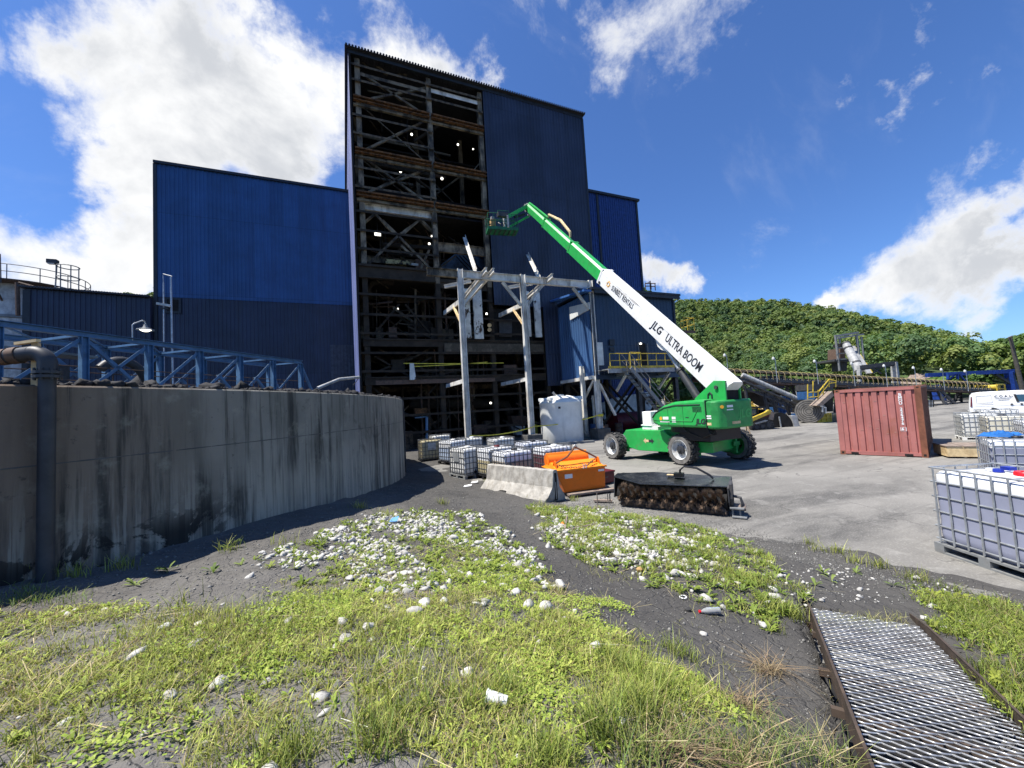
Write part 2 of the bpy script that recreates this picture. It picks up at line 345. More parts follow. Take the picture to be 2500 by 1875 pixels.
# ================================================================== SETTING
def vnoise(x, y, sc, seed=0):
    """smooth value noise in [-1,1] on arrays"""
    r = np.random.default_rng(seed).random((97, 97))*2-1
    x = np.asarray(x, float)/sc; y = np.asarray(y, float)/sc; i = np.floor(x).astype(int); j = np.floor(y).astype(int)
    u = x-i; v = y-j; u = u*u*(3-2*u); v = v*v*(3-2*v); i %= 96; j %= 96
    return (r[i, j]*(1-u)+r[i+1, j]*u)*(1-v)+(r[i, j+1]*(1-u)+r[i+1, j+1]*u)*v
CT = [(0, 1420, 1.21), (100, 1402, 1.2), (280, 1372, 1.115), (450, 1320, 1.1), (600, 1275, 1.08), (800, 1212, .89), (950, 1165, .5), (1003, 1150, .05),
      (1250, 1875, 1.16), (0, 1875, 1.25), (500, 1875, 1.2), (1750, 1875, .92), (2080, 1870, .55), (0, 1650, 1.22), (400, 1600, 1.18), (800, 1700, 1.16), (1250, 1650, 1.05),
      (800, 1450, 1.05), (1250, 1450, .85), (1600, 1700, .86), (1000, 1330, .78), (1100, 1250, .5), (1200, 1300, .52), (1150, 1190, .22), (1290, 1250, .22), (1050, 1180, .22),
      (1330, 1330, .34), (1480, 1430, .42), (1700, 1530, .45), (1900, 1660, .48), (1450, 1300, .34), (1600, 1350, .42), (1750, 1400, .34), (1900, 1460, .32),
      (1380, 1238, .03), (1500, 1250, .02), (1650, 1272, .02), (1760, 1296, .02), (2000, 1347, .02), (2150, 1387, .02), (2300, 1428, .03), (2500, 1488, .05),
      (2100, 1500, .16), (2300, 1560, .26), (2500, 1620, .36), (2500, 1850, .6), (2300, 1700, .42), (2150, 1600, .22), (2200, 1800, .42),
      (1600, 1200, -.16), (1800, 1240, -.17), (2000, 1260, -.17), (2300, 1330, -.16), (1500, 1130, -.14), (1300, 1120, -.05), (1100, 1130, .03), (1050, 1100, .03), (1200, 1100, .0),
      (1400, 1060, -.1), (1900, 1100, -.15), (2400, 1250, -.16)]
_cp = np.array([G(*c) for c in CT]+[(-3, -3, 1.25), (2, -3, 1.1), (-8, 2, 1.3), (6, -2, .7), (-4, 2, 1.27), (10, -2, .3), (2, 30, .03), (12, 30, -.1), (16, 14, -.15), (14, 0, .05), (-10, -3, 1.3)])
def _tps(r): return np.where(r > 1e-9, r*r*np.log(np.maximum(r, 1e-9)), 0)
_n = len(_cp); _K = _tps(np.linalg.norm(_cp[:, None, :2]-_cp[None, :, :2], axis=2))+np.eye(_n)*.15
_P = np.c_[np.ones(_n), _cp[:, :2]]
_A = np.block([[_K, _P], [_P.T, np.zeros((3, 3))]]); _w = np.linalg.solve(_A, np.r_[_cp[:, 2], 0, 0, 0])
def zt(x, y):
    """height of the coal dirt slope"""
    x = np.asarray(x, float); y = np.asarray(y, float); sh = x.shape; x = x.ravel(); y = y.ravel(); out = np.zeros(len(x))
    for a in range(0, len(x), 20000):
        X = x[a:a+20000]; Y = y[a:a+20000]
        r = np.hypot(X[:, None]-_cp[None, :, 0], Y[:, None]-_cp[None, :, 1]); out[a:a+20000] = _tps(r) @ _w[:_n]+_w[_n]+_w[_n+1]*X+_w[_n+2]*Y
    out = out+.03*np.abs(vnoise(x, y, .75, 9))-.012+.035*vnoise(x, y, 1.1, 3)+.016*vnoise(x, y, .33, 4)+.012*vnoise(x, y, .17, 5)
    return np.clip(out, -.25, 1.6).reshape(sh)
def GT(x, y):                                    # photo point -> point on the slope
    z = .6
    for _ in range(14):
        p = G(x, y, z); z = z*.45+.55*float(zt(p[0], p[1]))
    p = G(x, y, z); return np.array([p[0], p[1], float(zt(p[0], p[1]))])

_a0, _a1, _b0, _b1 = G(2002, 1512, .20), G(2200, 1498, .20), G(2150, 1890, .56), G(2590, 1890, .56)
def _ramp():
    c0, c1 = (_a0+_a1)/2, (_b0+_b1)/2; d = c1-c0; L = np.linalg.norm(d)+.5; d = d/np.linalg.norm(d); s = np.cross(d, [0, 0, 1]); s = s/np.linalg.norm(s); s = -s if s @ RT < 0 else s
    n = np.cross(s, d); n = n if n[2] > 0 else -n
    return c0, d, s, n, np.linalg.norm(_a1-_a0)/2, L
RAMPG = _ramp()
def ground_material(name, kind):
    m = bpy.data.materials.new(name); m.use_nodes = True; g = NT(m.node_tree); p = g.n['Principled BSDF']
    pos = g.new('ShaderNodeNewGeometry').outputs['Position']; p.inputs['Roughness'].default_value = .95; p.inputs['Specular IOR Level'].default_value = .2
    big = g.noise(pos, .35, 5, .6, .3); med = g.noise(pos, 2.2, 6, .65, .2); fine = g.noise(pos, 24, 5, .7); grit = g.noise(pos, 60, 4, .75)
    if kind == 'dirt':
        col = g.mix(g.ramp(big, .35, .65), (.105, .099, .091), (.165, .156, .142))
        col = g.mix(g.math('MULTIPLY', g.ramp(med, .5, .7), .55), col, (.15, .145, .135))
        col = g.mix(g.math('MULTIPLY', g.ramp(grit, .62, .72), .5), col, (.26, .25, .225))
        px_ = g.new('ShaderNodeSeparateXYZ'); g.put(px_.inputs[0], pos); damp = g.math('MULTIPLY', g.ramp(g.math('ADD', px_.outputs[0], g.math('MULTIPLY', g.math('SUBTRACT', med, .5), 2.0)), .3, 1.9), .55); col = g.mix(damp, col, (.046, .0445, .043))
        vor = g.new('ShaderNodeTexVoronoi', feature='DISTANCE_TO_EDGE'); vor.inputs['Scale'].default_value = 3.4
        wv = g.new('ShaderNodeTexNoise'); g.put(wv.inputs['Vector'], pos); wv.inputs['Scale'].default_value = 3
        g.put(vor.inputs['Vector'], g.vmath('ADD', pos, g.vmath('SCALE', wv.outputs['Color'], scale=.5)))
        crack = g.ramp(vor.outputs['Distance'], 0.0, .06)
        h = g.math('ADD', g.math('MULTIPLY', med, 3.0), g.math('ADD', g.math('MULTIPLY', fine, .5), g.math('MULTIPLY', crack, .28)))
        bs = .9
    elif kind == 'yard':
        st = g.noise(g.vmath('MULTIPLY', pos, (.16, .5, 1)), 1.0, 6, .62, .5)
        col = g.mix(g.ramp(big, .3, .7), (.17, .163, .149), (.245, .234, .212))
        col = g.mix(g.math('MULTIPLY', g.ramp(st, .48, .64), .75), col, (.07, .068, .066))
        col = g.mix(g.math('MULTIPLY', g.ramp(med, .52, .72), .5), col, (.31, .30, .275))
        col = g.mix(g.math('MULTIPLY', g.ramp(g.noise(pos, 30, 5, .8), .52, .66), .7), col, (.40, .385, .35))
        col = g.mix(g.math('MULTIPLY', g.ramp(grit, .54, .68), .55), col, (.07, .068, .066))
        vor = g.new('ShaderNodeTexVoronoi', feature='DISTANCE_TO_EDGE'); vor.inputs['Scale'].default_value = .42; wv = g.new('ShaderNodeTexNoise'); g.put(wv.inputs['Vector'], pos); wv.inputs['Scale'].default_value = 1.6; wv.inputs['Detail'].default_value = 6
        g.put(vor.inputs['Vector'], g.vmath('ADD', pos, g.vmath('SCALE', wv.outputs['Color'], scale=1.3))); ck = g.ramp(vor.outputs['Distance'], .012, .0, 0.0, .65); col = g.mix(g.math('MULTIPLY', ck, g.ramp(big, .42, .55)), col, (.05, .049, .047))
        rut = g.noise(g.vmath('MULTIPLY', pos, (.12, 2.6, 1)), 1.0, 4, .6, .15); col = g.mix(g.math('MULTIPLY', g.ramp(rut, .54, .66), .38), col, (.085, .082, .078))
        h = g.math('ADD', g.math('MULTIPLY', grit, .4), g.math('MULTIPLY', fine, .7)); bs = .55
    else:
        col = g.mix(g.ramp(big, .35, .65), (.05, .05, .045), (.09, .085, .075)); col = g.mix(g.math('MULTIPLY', g.ramp(med, .5, .7), .5), col, (.12, .12, .10))
        h = med; bs = .3
    g.put(p.inputs['Base Color'], col)
    b = g.new('ShaderNodeBump'); b.inputs['Strength'].default_value = bs; b.inputs['Distance'].default_value = .05 if kind == 'dirt' else .03
    g.put(b.inputs['Height'], h); g.l.new(b.outputs[0], p.inputs['Normal'])
    M[name] = m; return m
ground_material('coal_dirt', 'dirt'); ground_material('worn_asphalt', 'yard'); ground_material('bare_soil', 'soil')

def setting():
    # far ground reaching the horizon
    MB().add([(-2500, -800, -.04), (2500, -800, -.04), (2500, 3000, -.04), (-2500, 3000, -.04)], [(0, 1, 2, 3)]).build('ground', 'bare_soil', kind='structure')
    MB().add([(1.5, -12, -.001), (75, -12, -.001), (75, 52, -.001), (1.5, 52, -.001)], [(0, 1, 2, 3)]).build('yard', 'worn_asphalt', kind='structure')
    xs = np.arange(-12, 17.01, .09); ys = np.arange(-3, 30.01, .09)
    X, Y = np.meshgrid(xs, ys, indexing='ij'); Z = zt(X, Y); nx, ny = X.shape
    c0, d, s, n, hw, Lr = RAMPG; rel = np.stack([X-c0[0], Y-c0[1], np.zeros_like(X)], -1); v = rel @ (d*[1, 1, 0])/(d[:2] @ d[:2]); u = rel @ s
    Z = np.where((abs(u) < hw+.05) & (v > .05) & (v < Lr+.2), np.minimum(Z, c0[2]+v*d[2]-.36), Z); Z = np.where((abs(u) >= hw+.05) & (abs(u) < hw+.22) & (v > .1) & (v < Lr+.2), np.minimum(Z, c0[2]+v*d[2]+.02), Z)
    idx = np.arange(nx*ny).reshape(nx, ny)
    F = np.stack([idx[:-1, :-1], idx[1:, :-1], idx[1:, 1:], idx[:-1, 1:]], -1).reshape(-1, 4)
    o = npmesh('dirt_slope', np.stack([X, Y, Z], -1).reshape(-1, 3), F, 'coal_dirt', smooth=True); o['kind'] = 'structure'
setting()

# ------------------------------------------------------------------ thickener tank with its curved wall
TC, TR, TZ = np.array([-16.2, 18.7]), 18.5, 3.21
def tank_wall_material():
    m = bpy.data.materials.new('streaked_tank_wall'); m.use_nodes = True; g = NT(m.node_tree); p = g.n['Principled BSDF']; p.inputs['Roughness'].default_value = .92; p.inputs['Specular IOR Level'].default_value = .2
    pos = g.new('ShaderNodeNewGeometry').outputs['Position']
    big = g.noise(pos, .5, 5, .6, .2); med = g.noise(pos, 3.0, 7, .65); blot = g.noise(pos, 1.7, 6, .68, .4)
    s1 = g.noise(g.vmath('MULTIPLY', pos, (1, 1, .07)), 3.0, 7, .68, .15); s2 = g.noise(g.vmath('MULTIPLY', pos, (1, 1, .035)), 8.5, 6, .65, .1)
    z = g.new('ShaderNodeSeparateXYZ'); g.put(z.inputs[0], pos)
    col = g.mix(g.ramp(big, .3, .7), (.165, .158, .132), (.29, .275, .235))
    brown = g.math('MULTIPLY', g.ramp(z.outputs[0], -1.0, -3.6), .8); col = g.mix(brown, col, (.19, .13, .09))
    pale = g.math('MULTIPLY', g.ramp(z.outputs[2], 2.4, 1.0), g.ramp(s2, .45, .51)); col = g.mix(g.math('MULTIPLY', pale, .85), col, (.40, .37, .30))
    col = g.mix(g.math('MULTIPLY', g.math('MULTIPLY', g.ramp(s1, .46, .62), g.ramp(g.noise(pos, .42, 3, .5), .38, .58, .15, 1.0)), .88), col, (.036, .036, .033))
    col = g.mix(g.math('MULTIPLY', g.ramp(s2, .54, .64), g.ramp(z.outputs[2], 3.3, 1.0, .75, .35)), col, (.04, .04, .037))
    col = g.mix(g.math('MULTIPLY', g.ramp(med, .54, .72), .5), col, (.33, .315, .25))
    col = g.mix(g.math('MULTIPLY', g.ramp(g.noise(pos, 9, 5, .7), .62, .72), .6), col, (.05, .05, .045))
    col = g.mix(g.math('MULTIPLY', g.math('MULTIPLY', g.ramp(blot, .50, .54), g.math('MULTIPLY', g.ramp(z.outputs[2], 1.8, 1.25), g.ramp(z.outputs[0], -1.35, -2.0))), .93), col, (.015, .015, .015))
    col = g.mix(g.math('MULTIPLY', g.ramp(g.noise(pos, .9, 6, .7, .5), .58, .68), .5), col, (.03, .031, .029))
    g.put(p.inputs['Base Color'], col)
    b = g.new('ShaderNodeBump'); b.inputs['Strength'].default_value = .35; b.inputs['Distance'].default_value = .02; g.put(b.inputs['Height'], g.noise(pos, 22, 7, .7)); g.l.new(b.outputs[0], p.inputs['Normal'])
    M['tankwall'] = m
tank_wall_material()
def settling_tank():
    t = thing('settling_tank', 'huge round open tank with a stained curved concrete wall', 'tank', (TC[0], TC[1], 0))
    c = (TC[0], TC[1], 0); a0, a1 = math.radians(-110), math.radians(250)
    MB().lathe([(TR, -.6), (TR, TZ-.02), (TR-.02, TZ), (TR-.34, TZ), (TR-.36, TZ-.02), (TR-.36, 2.0)], c, 240).build('wall', 'tankwall', t, smooth=True)
    MB().lathe([(.05, 3.05), (TR-.35, 3.02)], c, 96).build('sludge', 'coal', t)
    for z in (2.36, ):
        MB().lathe([(TR, z-.008), (TR+.002, z-.004), (TR+.002, z+.004), (TR, z+.008)], c, 200).build('form_joint', 'concd', t)
    # pour joints down the wall and an access pipe at the far end
    for a in (-22, ):
        r = math.radians(a); q = (TC[0]+TR*math.cos(r), TC[1]+TR*math.sin(r))
        MB().bar((*q, -.2), (*q, TZ-.03), .012, .012, (math.cos(r), math.sin(r), 0)).build('pour_joint', 'concd', t)
    r = math.radians(-1.5); q = np.array([TC[0]+(TR+.10)*math.cos(r), TC[1]+(TR+.10)*math.sin(r)])
    MB().path([(q[0], q[1], -.1), (q[0], q[1], 3.2), (q[0]-.1, q[1], 3.36), (q[0]-.5, q[1], 3.38)], .06).tube((q[0]+.02, q[1]-.15, -.1), (q[0]+.02, q[1]-.15, 3.0), .03).build('downpipe', 'darksteel', t, smooth=True)
    # lumps of dried coal sludge along the rim
    V = []; Fc = []; b = bpy.data.meshes.new('t'); import bmesh
    bm = bmesh.new(); bmesh.ops.create_icosphere(bm, subdivisions=2, radius=1); iv = np.array([v.co for v in bm.verts]); fv = np.array([[v.index for v in f.verts] for f in bm.faces]); bm.free()
    n = 1500; off = 0
    for i in range(n):
        a = math.radians(RNG.uniform(-62, 4)); rr = TR-.36-abs(RNG.normal(0, .25))-.02 if RNG.random() > .55 else TR-RNG.uniform(.06, .34)
        big = RNG.random() < .12; sc = RNG.uniform(.03, .06) if not big else RNG.uniform(.065, .12)
        on = rr > TR-.36; z = TZ+sc*.25 if on else 3.19+sc*.35
        if on: sc *= .6
        s = np.array([sc*RNG.uniform(.9, 1.4), sc*RNG.uniform(.9, 1.3), sc*RNG.uniform(.75, 1.15)])
        d = 1+.42*np.sin(iv @ RNG.normal(0, 3.4, (3, 3))+RNG.uniform(0, 6, 3)).sum(1)/2+RNG.normal(0, .16, len(iv))
        th = RNG.uniform(0, 6.3); R = np.array([[math.cos(th), -math.sin(th), 0], [math.sin(th), math.cos(th), 0], [0, 0, 1]])
        V.append(((iv*d[:, None])*s) @ R.T+[TC[0]+rr*math.cos(a), TC[1]+rr*math.sin(a), z]); Fc.append(fv+off); off += len(iv)
    o = npmesh('coal_lumps', np.concatenate(V), np.concatenate(Fc), 'coal', smooth=False); o['kind'] = 'stuff'
settling_tank()

def slurry_pipe():
    a = math.atan2(*(G(103, 939, TZ)[:2]-TC)[::-1]); q = TC+(TR+.13)*np.array([math.cos(a), math.sin(a)])
    t = thing('slurry_pipe', 'black slurry pipe with a bend rising in front of the tank wall', 'pipe', (q[0], q[1], 1.2))
    zt_ = 3.30; r = .066; x, y = q
    MB().tube((x, y, 1.0), (x, y, zt_), r, 20).build('riser', 'blackpipe', t, smooth=True)
    e = np.array([-.55, .12, 0]); e = e/np.linalg.norm(e); pts = []
    for i in range(9):
        th = math.pi/2*i/8*1.08; R = .12; pts.append((x+e[0]*R*(1-math.cos(th)), y+e[1]*R*(1-math.cos(th)), zt_+.12+R*math.sin(th)))
    MB().path([(x, y, zt_-.01)]+pts, .076, 20).build('elbow', 'blackpipe', t, smooth=True)
    f = MB()
    for dz in (0, .045): f.tube((x, y, zt_-.03+dz), (x, y, zt_+.0+dz), .112, 20)
    for k in range(8):
        an = k*math.pi/4; f.tube((x+.095*math.cos(an), y+.095*math.sin(an), zt_-.05), (x+.095*math.cos(an), y+.095*math.sin(an), zt_+.075), .011, 6)
    f.build('flange', 'blackpipe', t)
    p = Vector(pts[-1]); w = Vector((e[0], e[1], -.14)); MB().tube(p, p+w*1.6, .075, 20).build('discharge_pipe', 'blackpipe', t, smooth=True)
    MB().tube(p+w*.10, p+w*.17, .088, 18).tube(p+w*.20, p+w*.26, .084, 18).build('hose_clamp', 'coner', t, smooth=True)
    b = p+w*.06; MB().bar((b.x+.05, b.y+.06, 2.95), (b.x+.05, b.y+.06, b.z+.13), .05, .05).bar((b.x-.1, b.y+.06, b.z+.12), (b.x+.12, b.y-.04, b.z+.14), .04, .03).build('bracket', 'cream', t)
slurry_pipe()

def truss_bridge():
    D = np.array([.593, .805, 0]); N = np.array([-.805, .593, 0]); P = PZ(205, 811, 13.6); p = 2.0; zT = 6.06; zB = zT-2.15
    t = thing('truss_bridge', 'steel blue truss bridge crossing the top of the round tank', 'bridge', (P[0], P[1], zB))
    def nd(k, side, top): q = P+D*p*k+N*2.3*side; return (q[0], q[1], zT if top else zB)
    for s in (0, 1):
        MB().hbeam(nd(-4, s, 1), nd(5.05, s, 1), .2, .2, .02).build('top_chord', 'steelblue', t)
        MB().hbeam(nd(-4, s, 0), nd(5.6, s, 0), .2, .2, .02).build('bottom_chord', 'steelblue', t)
        for k in range(-4, 6):
            MB().hbeam(np.array(nd(k, s, 0))+[0, 0, .1], np.array(nd(k, s, 1))-[0, 0, .1], .2, .2, .02, up=D).build('post', 'steelblue', t)
        for k in range(-4, 5):
            pl = [((k, 0), (k+1, 1))]
            if k in (0, -2): pl.append(((k, 1), (k+1, 0)))
            if k in (2, 3): pl.append(((k+.45, .5), (k+.9, 0)))
            for (a, ta), (b, tb) in pl:
                A = np.array(nd(a, s, 0)); B = np.array(nd(b, s, 0)); A[2] = zB+.1+(zT-zB-.2)*ta; B[2] = zB+.1+(zT-zB-.2)*tb
                MB().lbeam(A, B, .11, .014, N).build('diagonal', 'steelblue', t)
        MB().lbeam(nd(5, s, 1), nd(5.6, s, 0), .11, .014, N).build('diagonal', 'steelblue', t)
    for k in range(-4, 6): MB().bar(nd(k, 0, 1), nd(k, 1, 1), .08, .08).build('cross_brace', 'steelblue', t)
    for k in range(-4, 5): MB().bar(nd(k, 0, 1), nd(k+1, 1, 1), .06, .05).build('cross_brace', 'steelblue', t)
    d = MB(); a, b = np.array(nd(-4, .5, 0)), np.array(nd(5.4, .5, 0)); d.bar(a+[0, 0, .12], b+[0, 0, .12], 2.0, .05).build('walkway', 'darksteel', t)
    for s in (.12, .88):
        r = MB()
        for h in (.55, 1.05): r.tube(np.array(nd(-4, s, 0))+[0, 0, h], np.array(nd(5.4, s, 0))+[0, 0, h], .02, 6)
        for k in range(-4, 6): q = np.array(nd(k+.5, s, 0)); r.tube(q+[0, 0, .1], q+[0, 0, 1.05], .022, 6)
        r.build('handrail', 'coner', t)
    # conveyor trough and pipes carried on the left part
    r = MB(); r.bar(np.array(nd(-4, .5, 0))+[0, 0, 1.75], np.array(nd(.4, .5, 0))+[0, 0, 1.5], .9, .08).build('trough', 'greysteel', t)
    q = np.array(nd(.9, .5, 0)); pts = [q+D*(math.cos(a)*.95)+np.array([0, 0, .25+math.sin(a)*1.25]) for a in np.linspace(math.pi*.75, -.25, 14)]
    MB().path(pts, .17, 14).build('hose_bend', 'blackpipe', t, smooth=True)
    MB().bar(np.array(nd(-.2, .4, 0))+[0, 0, .2], np.array(nd(-.2, .4, 0))+[0, 0, 1.1], .7, .7).build('drive_unit', 'darksteel', t)
    # gooseneck lamp standing on the top chord
    q = np.array(nd(.72, 0, 1)); l = thing('gooseneck_lamp', 'grey gooseneck lamp with a round shade on the blue truss', 'lamp', q)
    MB().path([q, q+[0, 0, .62], q+[.05, .02, .68], q+D*.34+np.array([0, 0, .86]), q+D*.42+np.array([0, 0, .84]), q+D*.44+np.array([0, 0, .72])], .022, 8).build('arm', 'galv', l, smooth=True)
    c = q+D*.44
    MB().lathe([(.05, .72), (.07, .64), (.10, .58), (.27, .52), (.28, .49), (.20, .49)], (c[0], c[1], q[2]), 24).build('shade', 'greysteel', l, smooth=True)
    MB().lathe([(.0, .42), (.10, .44), (.18, .50)], (c[0], c[1], q[2]), 20).build('lens', 'lit', l, smooth=True)
truss_bridge()
def white_pipe():
    pts = [PZ(*a) for a in ((775, 948, 17.5), (828, 926, 18.5), (876, 921, 20.5))]
    t = thing('drain_pipe', 'thin white drain pipe bent over the tank rim beside the tower', 'pipe', pts[0]); MB().path(pts, .075, 10).build('pipe', 'paint_gr', t, smooth=True)
    MB().path([PZ(876, 922, 20.5), PZ(868, 934, 20.4), PZ(862, 940, 20.3)], .02, 6).build('cable', 'black', t)
white_pipe()
# ================================================================== COAL PLANT
FY = 28.2                                        # depth of the tower front
def f(x, y, dY=0.0): return PY(x, y, FY+dY)
Z3 = lambda zx, zy: (820+zx*.2772, 100+zy*.2772)
Z4 = lambda zx, zy: (820+zx*.2532, 540+zy*.2532)
def tower():
    X0, X1, YB, ZR = 1.0, 20.6, 47.0, 28.7
    t = thing('plant_tower', 'tall navy coal plant tower, its left bays stripped to bare burned steel', 'building', (10.8, FY, 0))
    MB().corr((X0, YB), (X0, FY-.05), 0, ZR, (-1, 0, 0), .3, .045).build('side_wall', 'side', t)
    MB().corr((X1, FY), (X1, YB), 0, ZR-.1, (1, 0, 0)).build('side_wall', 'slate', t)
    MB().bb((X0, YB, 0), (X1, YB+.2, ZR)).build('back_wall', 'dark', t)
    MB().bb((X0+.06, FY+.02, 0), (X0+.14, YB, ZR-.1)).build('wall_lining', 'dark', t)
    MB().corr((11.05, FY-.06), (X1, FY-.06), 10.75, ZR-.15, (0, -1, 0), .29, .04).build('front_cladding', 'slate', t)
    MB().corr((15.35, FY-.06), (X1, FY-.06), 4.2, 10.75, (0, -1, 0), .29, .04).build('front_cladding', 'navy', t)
    MB().bb((11.1, FY+.02, 10.8), (X1-.05, FY+.12, ZR-.2)).bb((15.4, FY+.02, 4.2), (X1-.05, FY+.12, 10.8)).build('cladding_lining', 'dark', t)
    r = MB().bb((X0-.25, FY-.3, ZR), (X1+.2, YB+.4, ZR+.08)); n = 96
    for i in range(n): x = X0-.25+(X1-X0+.45)*(i+.5)/n; r.tube((x, FY-.42, ZR+.05), (x, FY+.6, ZR+.05), .075, 6)
    r.build('roof', 'roof', t)
    MB().bb((X0-.08, FY-.12, ZR-.28), (X1+.05, FY+.02, ZR-.01)).build('eave_trim', 'trim', t)
    MB().bb((X1-.09, FY-.13, 4.2), (X1+.09, FY-.01, ZR-.3)).build('corner_trim', 'trim', t)
    MB().bb((X0-.03, FY-.13, 0), (X0+.10, FY-.04, ZR-.3)).build('corner_trim', 'dark', t)
    # columns: bare beige above, charred below the twelve metre level
    for x in (1.55, 6.68, 10.83):
        MB().hbeam((x, FY+.35, 12.2), (x, FY+.35, ZR-.3), .36, .38, .045, (0, 1, 0)).build('column', 'beige', t)
        MB().hbeam((x, FY+.35, 0), (x, FY+.35, 12.2), .36, .38, .045, (0, 1, 0)).build('column', 'char', t, label='charred lower column')
    for x in (1.6, 6.7, 10.85, 15.6, 20.2):
        for y in (34.4, 40.6):
            MB().hbeam((x, y, 0), (x, y, ZR-.4), .34, .36, .045, (0, 1, 0)).build('inner_column', 'char' if y > 38 else 'beige', t)
    for x in (15.6, ): MB().hbeam((x, FY+.4, 0), (x, FY+.4, 10.7), .34, .36, .045, (0, 1, 0)).build('column', 'char', t)
    # girts: light channels that carried the missing sheets
    def girt(z, a, b, m='beige', h=.15, w=.16, yy=0):
        MB().bar((a, FY+.08+yy, z), (b, FY+.08+yy, z), w, .03).bar((a, FY+.01+yy, z-.07), (b, FY+.01+yy, z-.07), .025, h).build('girt', m, t)
    for z in (27.82, 26.68, 24.05, 22.71, 20.2, 18.8, 17.0, 15.65, 14.34): girt(z, X0+.1, 6.85, 'girt' if z > 17.5 else 'char')
    for z in (27.82, 26.68): girt(z, 6.85, 11.0, 'girt')
    girt(27.55, 6.85, 10.7, 'whitesteel', .32, .1, .2); girt(27.4, 1.7, 6.5, 'beige', .25, .1, .25)
    for z in (11.11, 9.69, 8.36, 6.99, 5.71, 3.75, 2.55, 1.3): girt(z, X0+.1, 10.9 if z > 7 else 15.3, 'char')
    for z in (9.6, 8.5): girt(z, 10.9, 15.3, 'char')
    # floor girders: rusty top flange over a beige web, and the floors behind them
    for z in (25.15, 21.3, 18.15):
        for a, b in ((X0+.2, 6.6), (6.75, 11.0)):
            MB().bar((a, FY+.02, z+.18), (b, FY+.02, z+.18), .32, .10).bar((a, FY+.1, z+.02), (b, FY+.1, z+.02), .06, .24).bar((a, FY-.02, z-.10), (b, FY-.02, z-.10), .26, .05).build('floor_girder', 'rust', t)
            MB().bar((a, FY+.16, z-.33), (b, FY+.16, z-.26), .06, .24).bar((a, FY+.13, z-.39), (b, FY+.13, z-.39), .2, .03).build('girder_web', 'beige', t)
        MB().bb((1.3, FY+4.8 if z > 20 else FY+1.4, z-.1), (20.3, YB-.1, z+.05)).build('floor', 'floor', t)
    MB().hbeam((1.6, FY+.5, 17.55), (6.5, FY+.5, 17.55), .25, .5, .03).build('transfer_beam', 'whitesteel', t)
    MB().hbeam((6.85, FY+.6, 15.2), (10.75, FY+.6, 15.2), .25, .72, .03).build('transfer_beam', 'beige', t)
    MB().hbeam((1.7, FY+3.2, 14.75), (6.6, FY+3.2, 14.75), .25, .5, .03).build('transfer_beam', 'beige', t)
    MB().bb((X0+.15, FY-.1, 13.0), (6.5, FY+.5, 13.16)).bb((X0+.15, FY+.05, 12.3), (6.5, FY+.12, 13.0)).bb((X0+.15, FY-.08, 12.2), (6.5, FY+.3, 12.3)).build('floor_girder', 'char', t)
    MB().bb((6.85, FY+.2, 12.35), (10.9, FY+.45, 12.6)).bb((6.85, FY+.28, 11.9), (10.9, FY+.34, 12.35)).build('floor_girder', 'char', t)
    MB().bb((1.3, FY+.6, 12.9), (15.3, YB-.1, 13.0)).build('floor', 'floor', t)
    for z, m in ((7.75, 'char'), (5.05, 'char')):
        MB().bb((X0+.3, FY+.02, z+.1), (15.3, FY+.3, z+.2)).bb((X0+.3, FY+.1, z-.35), (15.3, FY+.17, z+.1)).build('floor_girder', m, t)
        MB().bb((1.3, FY+.5, z), (15.3, YB-.1, z+.08)).build('floor', 'floor', t)
    MB().bar((2.0, FY+.06, 4.85), (10.8, FY+.06, 4.85), .03, .3).build('toe_plate', 'coner', t)
    MB().bar((6.9, FY+.05, 7.25), (15.2, FY+.05, 7.25), .03, .5).build('toe_plate', 'coner', t)
    # cross bracing
    def br(a, b, m='beige', w=.16, dY=.7, Zf=Z3):
        MB().lbeam(f(*Zf(*a), dY), f(*Zf(*b), dY), w, .02, (0, 1, 0)).build('brace', m, t)
    for a, b in (((220, 275), (720, 605)), ((310, 505), (790, 410)), ((260, 955), (790, 700)), ((230, 1015), (790, 1415)), ((290, 1325), (820, 1120)),
                 ((240, 1605), (430, 1450)), ((345, 1520), (520, 1700)), ((670, 1490), (860, 1680)), ((350, 210), (460, 290)), ((540, 300), (630, 285))): br(a, b)
    for a, b in (((220, 565), (790, 1065)), ((215, 165), (300, 240)), ((600, 1700), (760, 1560)), ((900, 440), (960, 500)), ((1220, 1130), (1275, 1065))): br(a, b, 'beige', .07)
    for a, b in (((450, -10), (605, 140)), ((605, 140), (915, 460)), ((800, -5), (600, 140)), ((600, 140), (315, 412)), ((820, 0), (940, 110)), ((630, 235), (740, 330))): br(a, b, 'beige', .17, .8, Z4)
    for a, b in (((350, 1110), (612, 800)), ((670, 800), (905, 1075)), ((375, 1300), (700, 1490)), ((745, 1305), (400, 1450)), ((930, 1310), (800, 1380)), ((790, 1500), (1030, 1435)), ((1000, 1550), (900, 1659)),
                 ((1060, 600), (1000, 740)), ((330, 1580), (420, 1659)), ((1040, 560), (950, 720)), ((800, 1400), (960, 1500))): br(a, b, 'char', .14, .9, Z4)
    # hanger rods and cables
    for x, a, b in ((1085, 1000, 1150), (1050, 560, 690), (700, 760, 1100), (790, 740, 900), (430, 160, 260), (1190, 200, 280), (900, 880, 1000), (1500, 900, 1000), (1290, 1050, 1250)):
        MB().tube(f(*Z4(x, a), 1.3), f(*Z4(x, b), 1.3), .025, 6).build('hanger_rod', 'char', t)
    for zx, zy, a in ((390, 330, 560), (615, 360, 590), (405, 600, 800), (630, 640, 900), (645, 1080, 1300), (1040, 380, 500)):
        MB().tube(f(*Z3(zx, zy), 2.2), f(*Z3(zx, a), 2.2), .025, 6).build('hanger_rod', 'char', t)
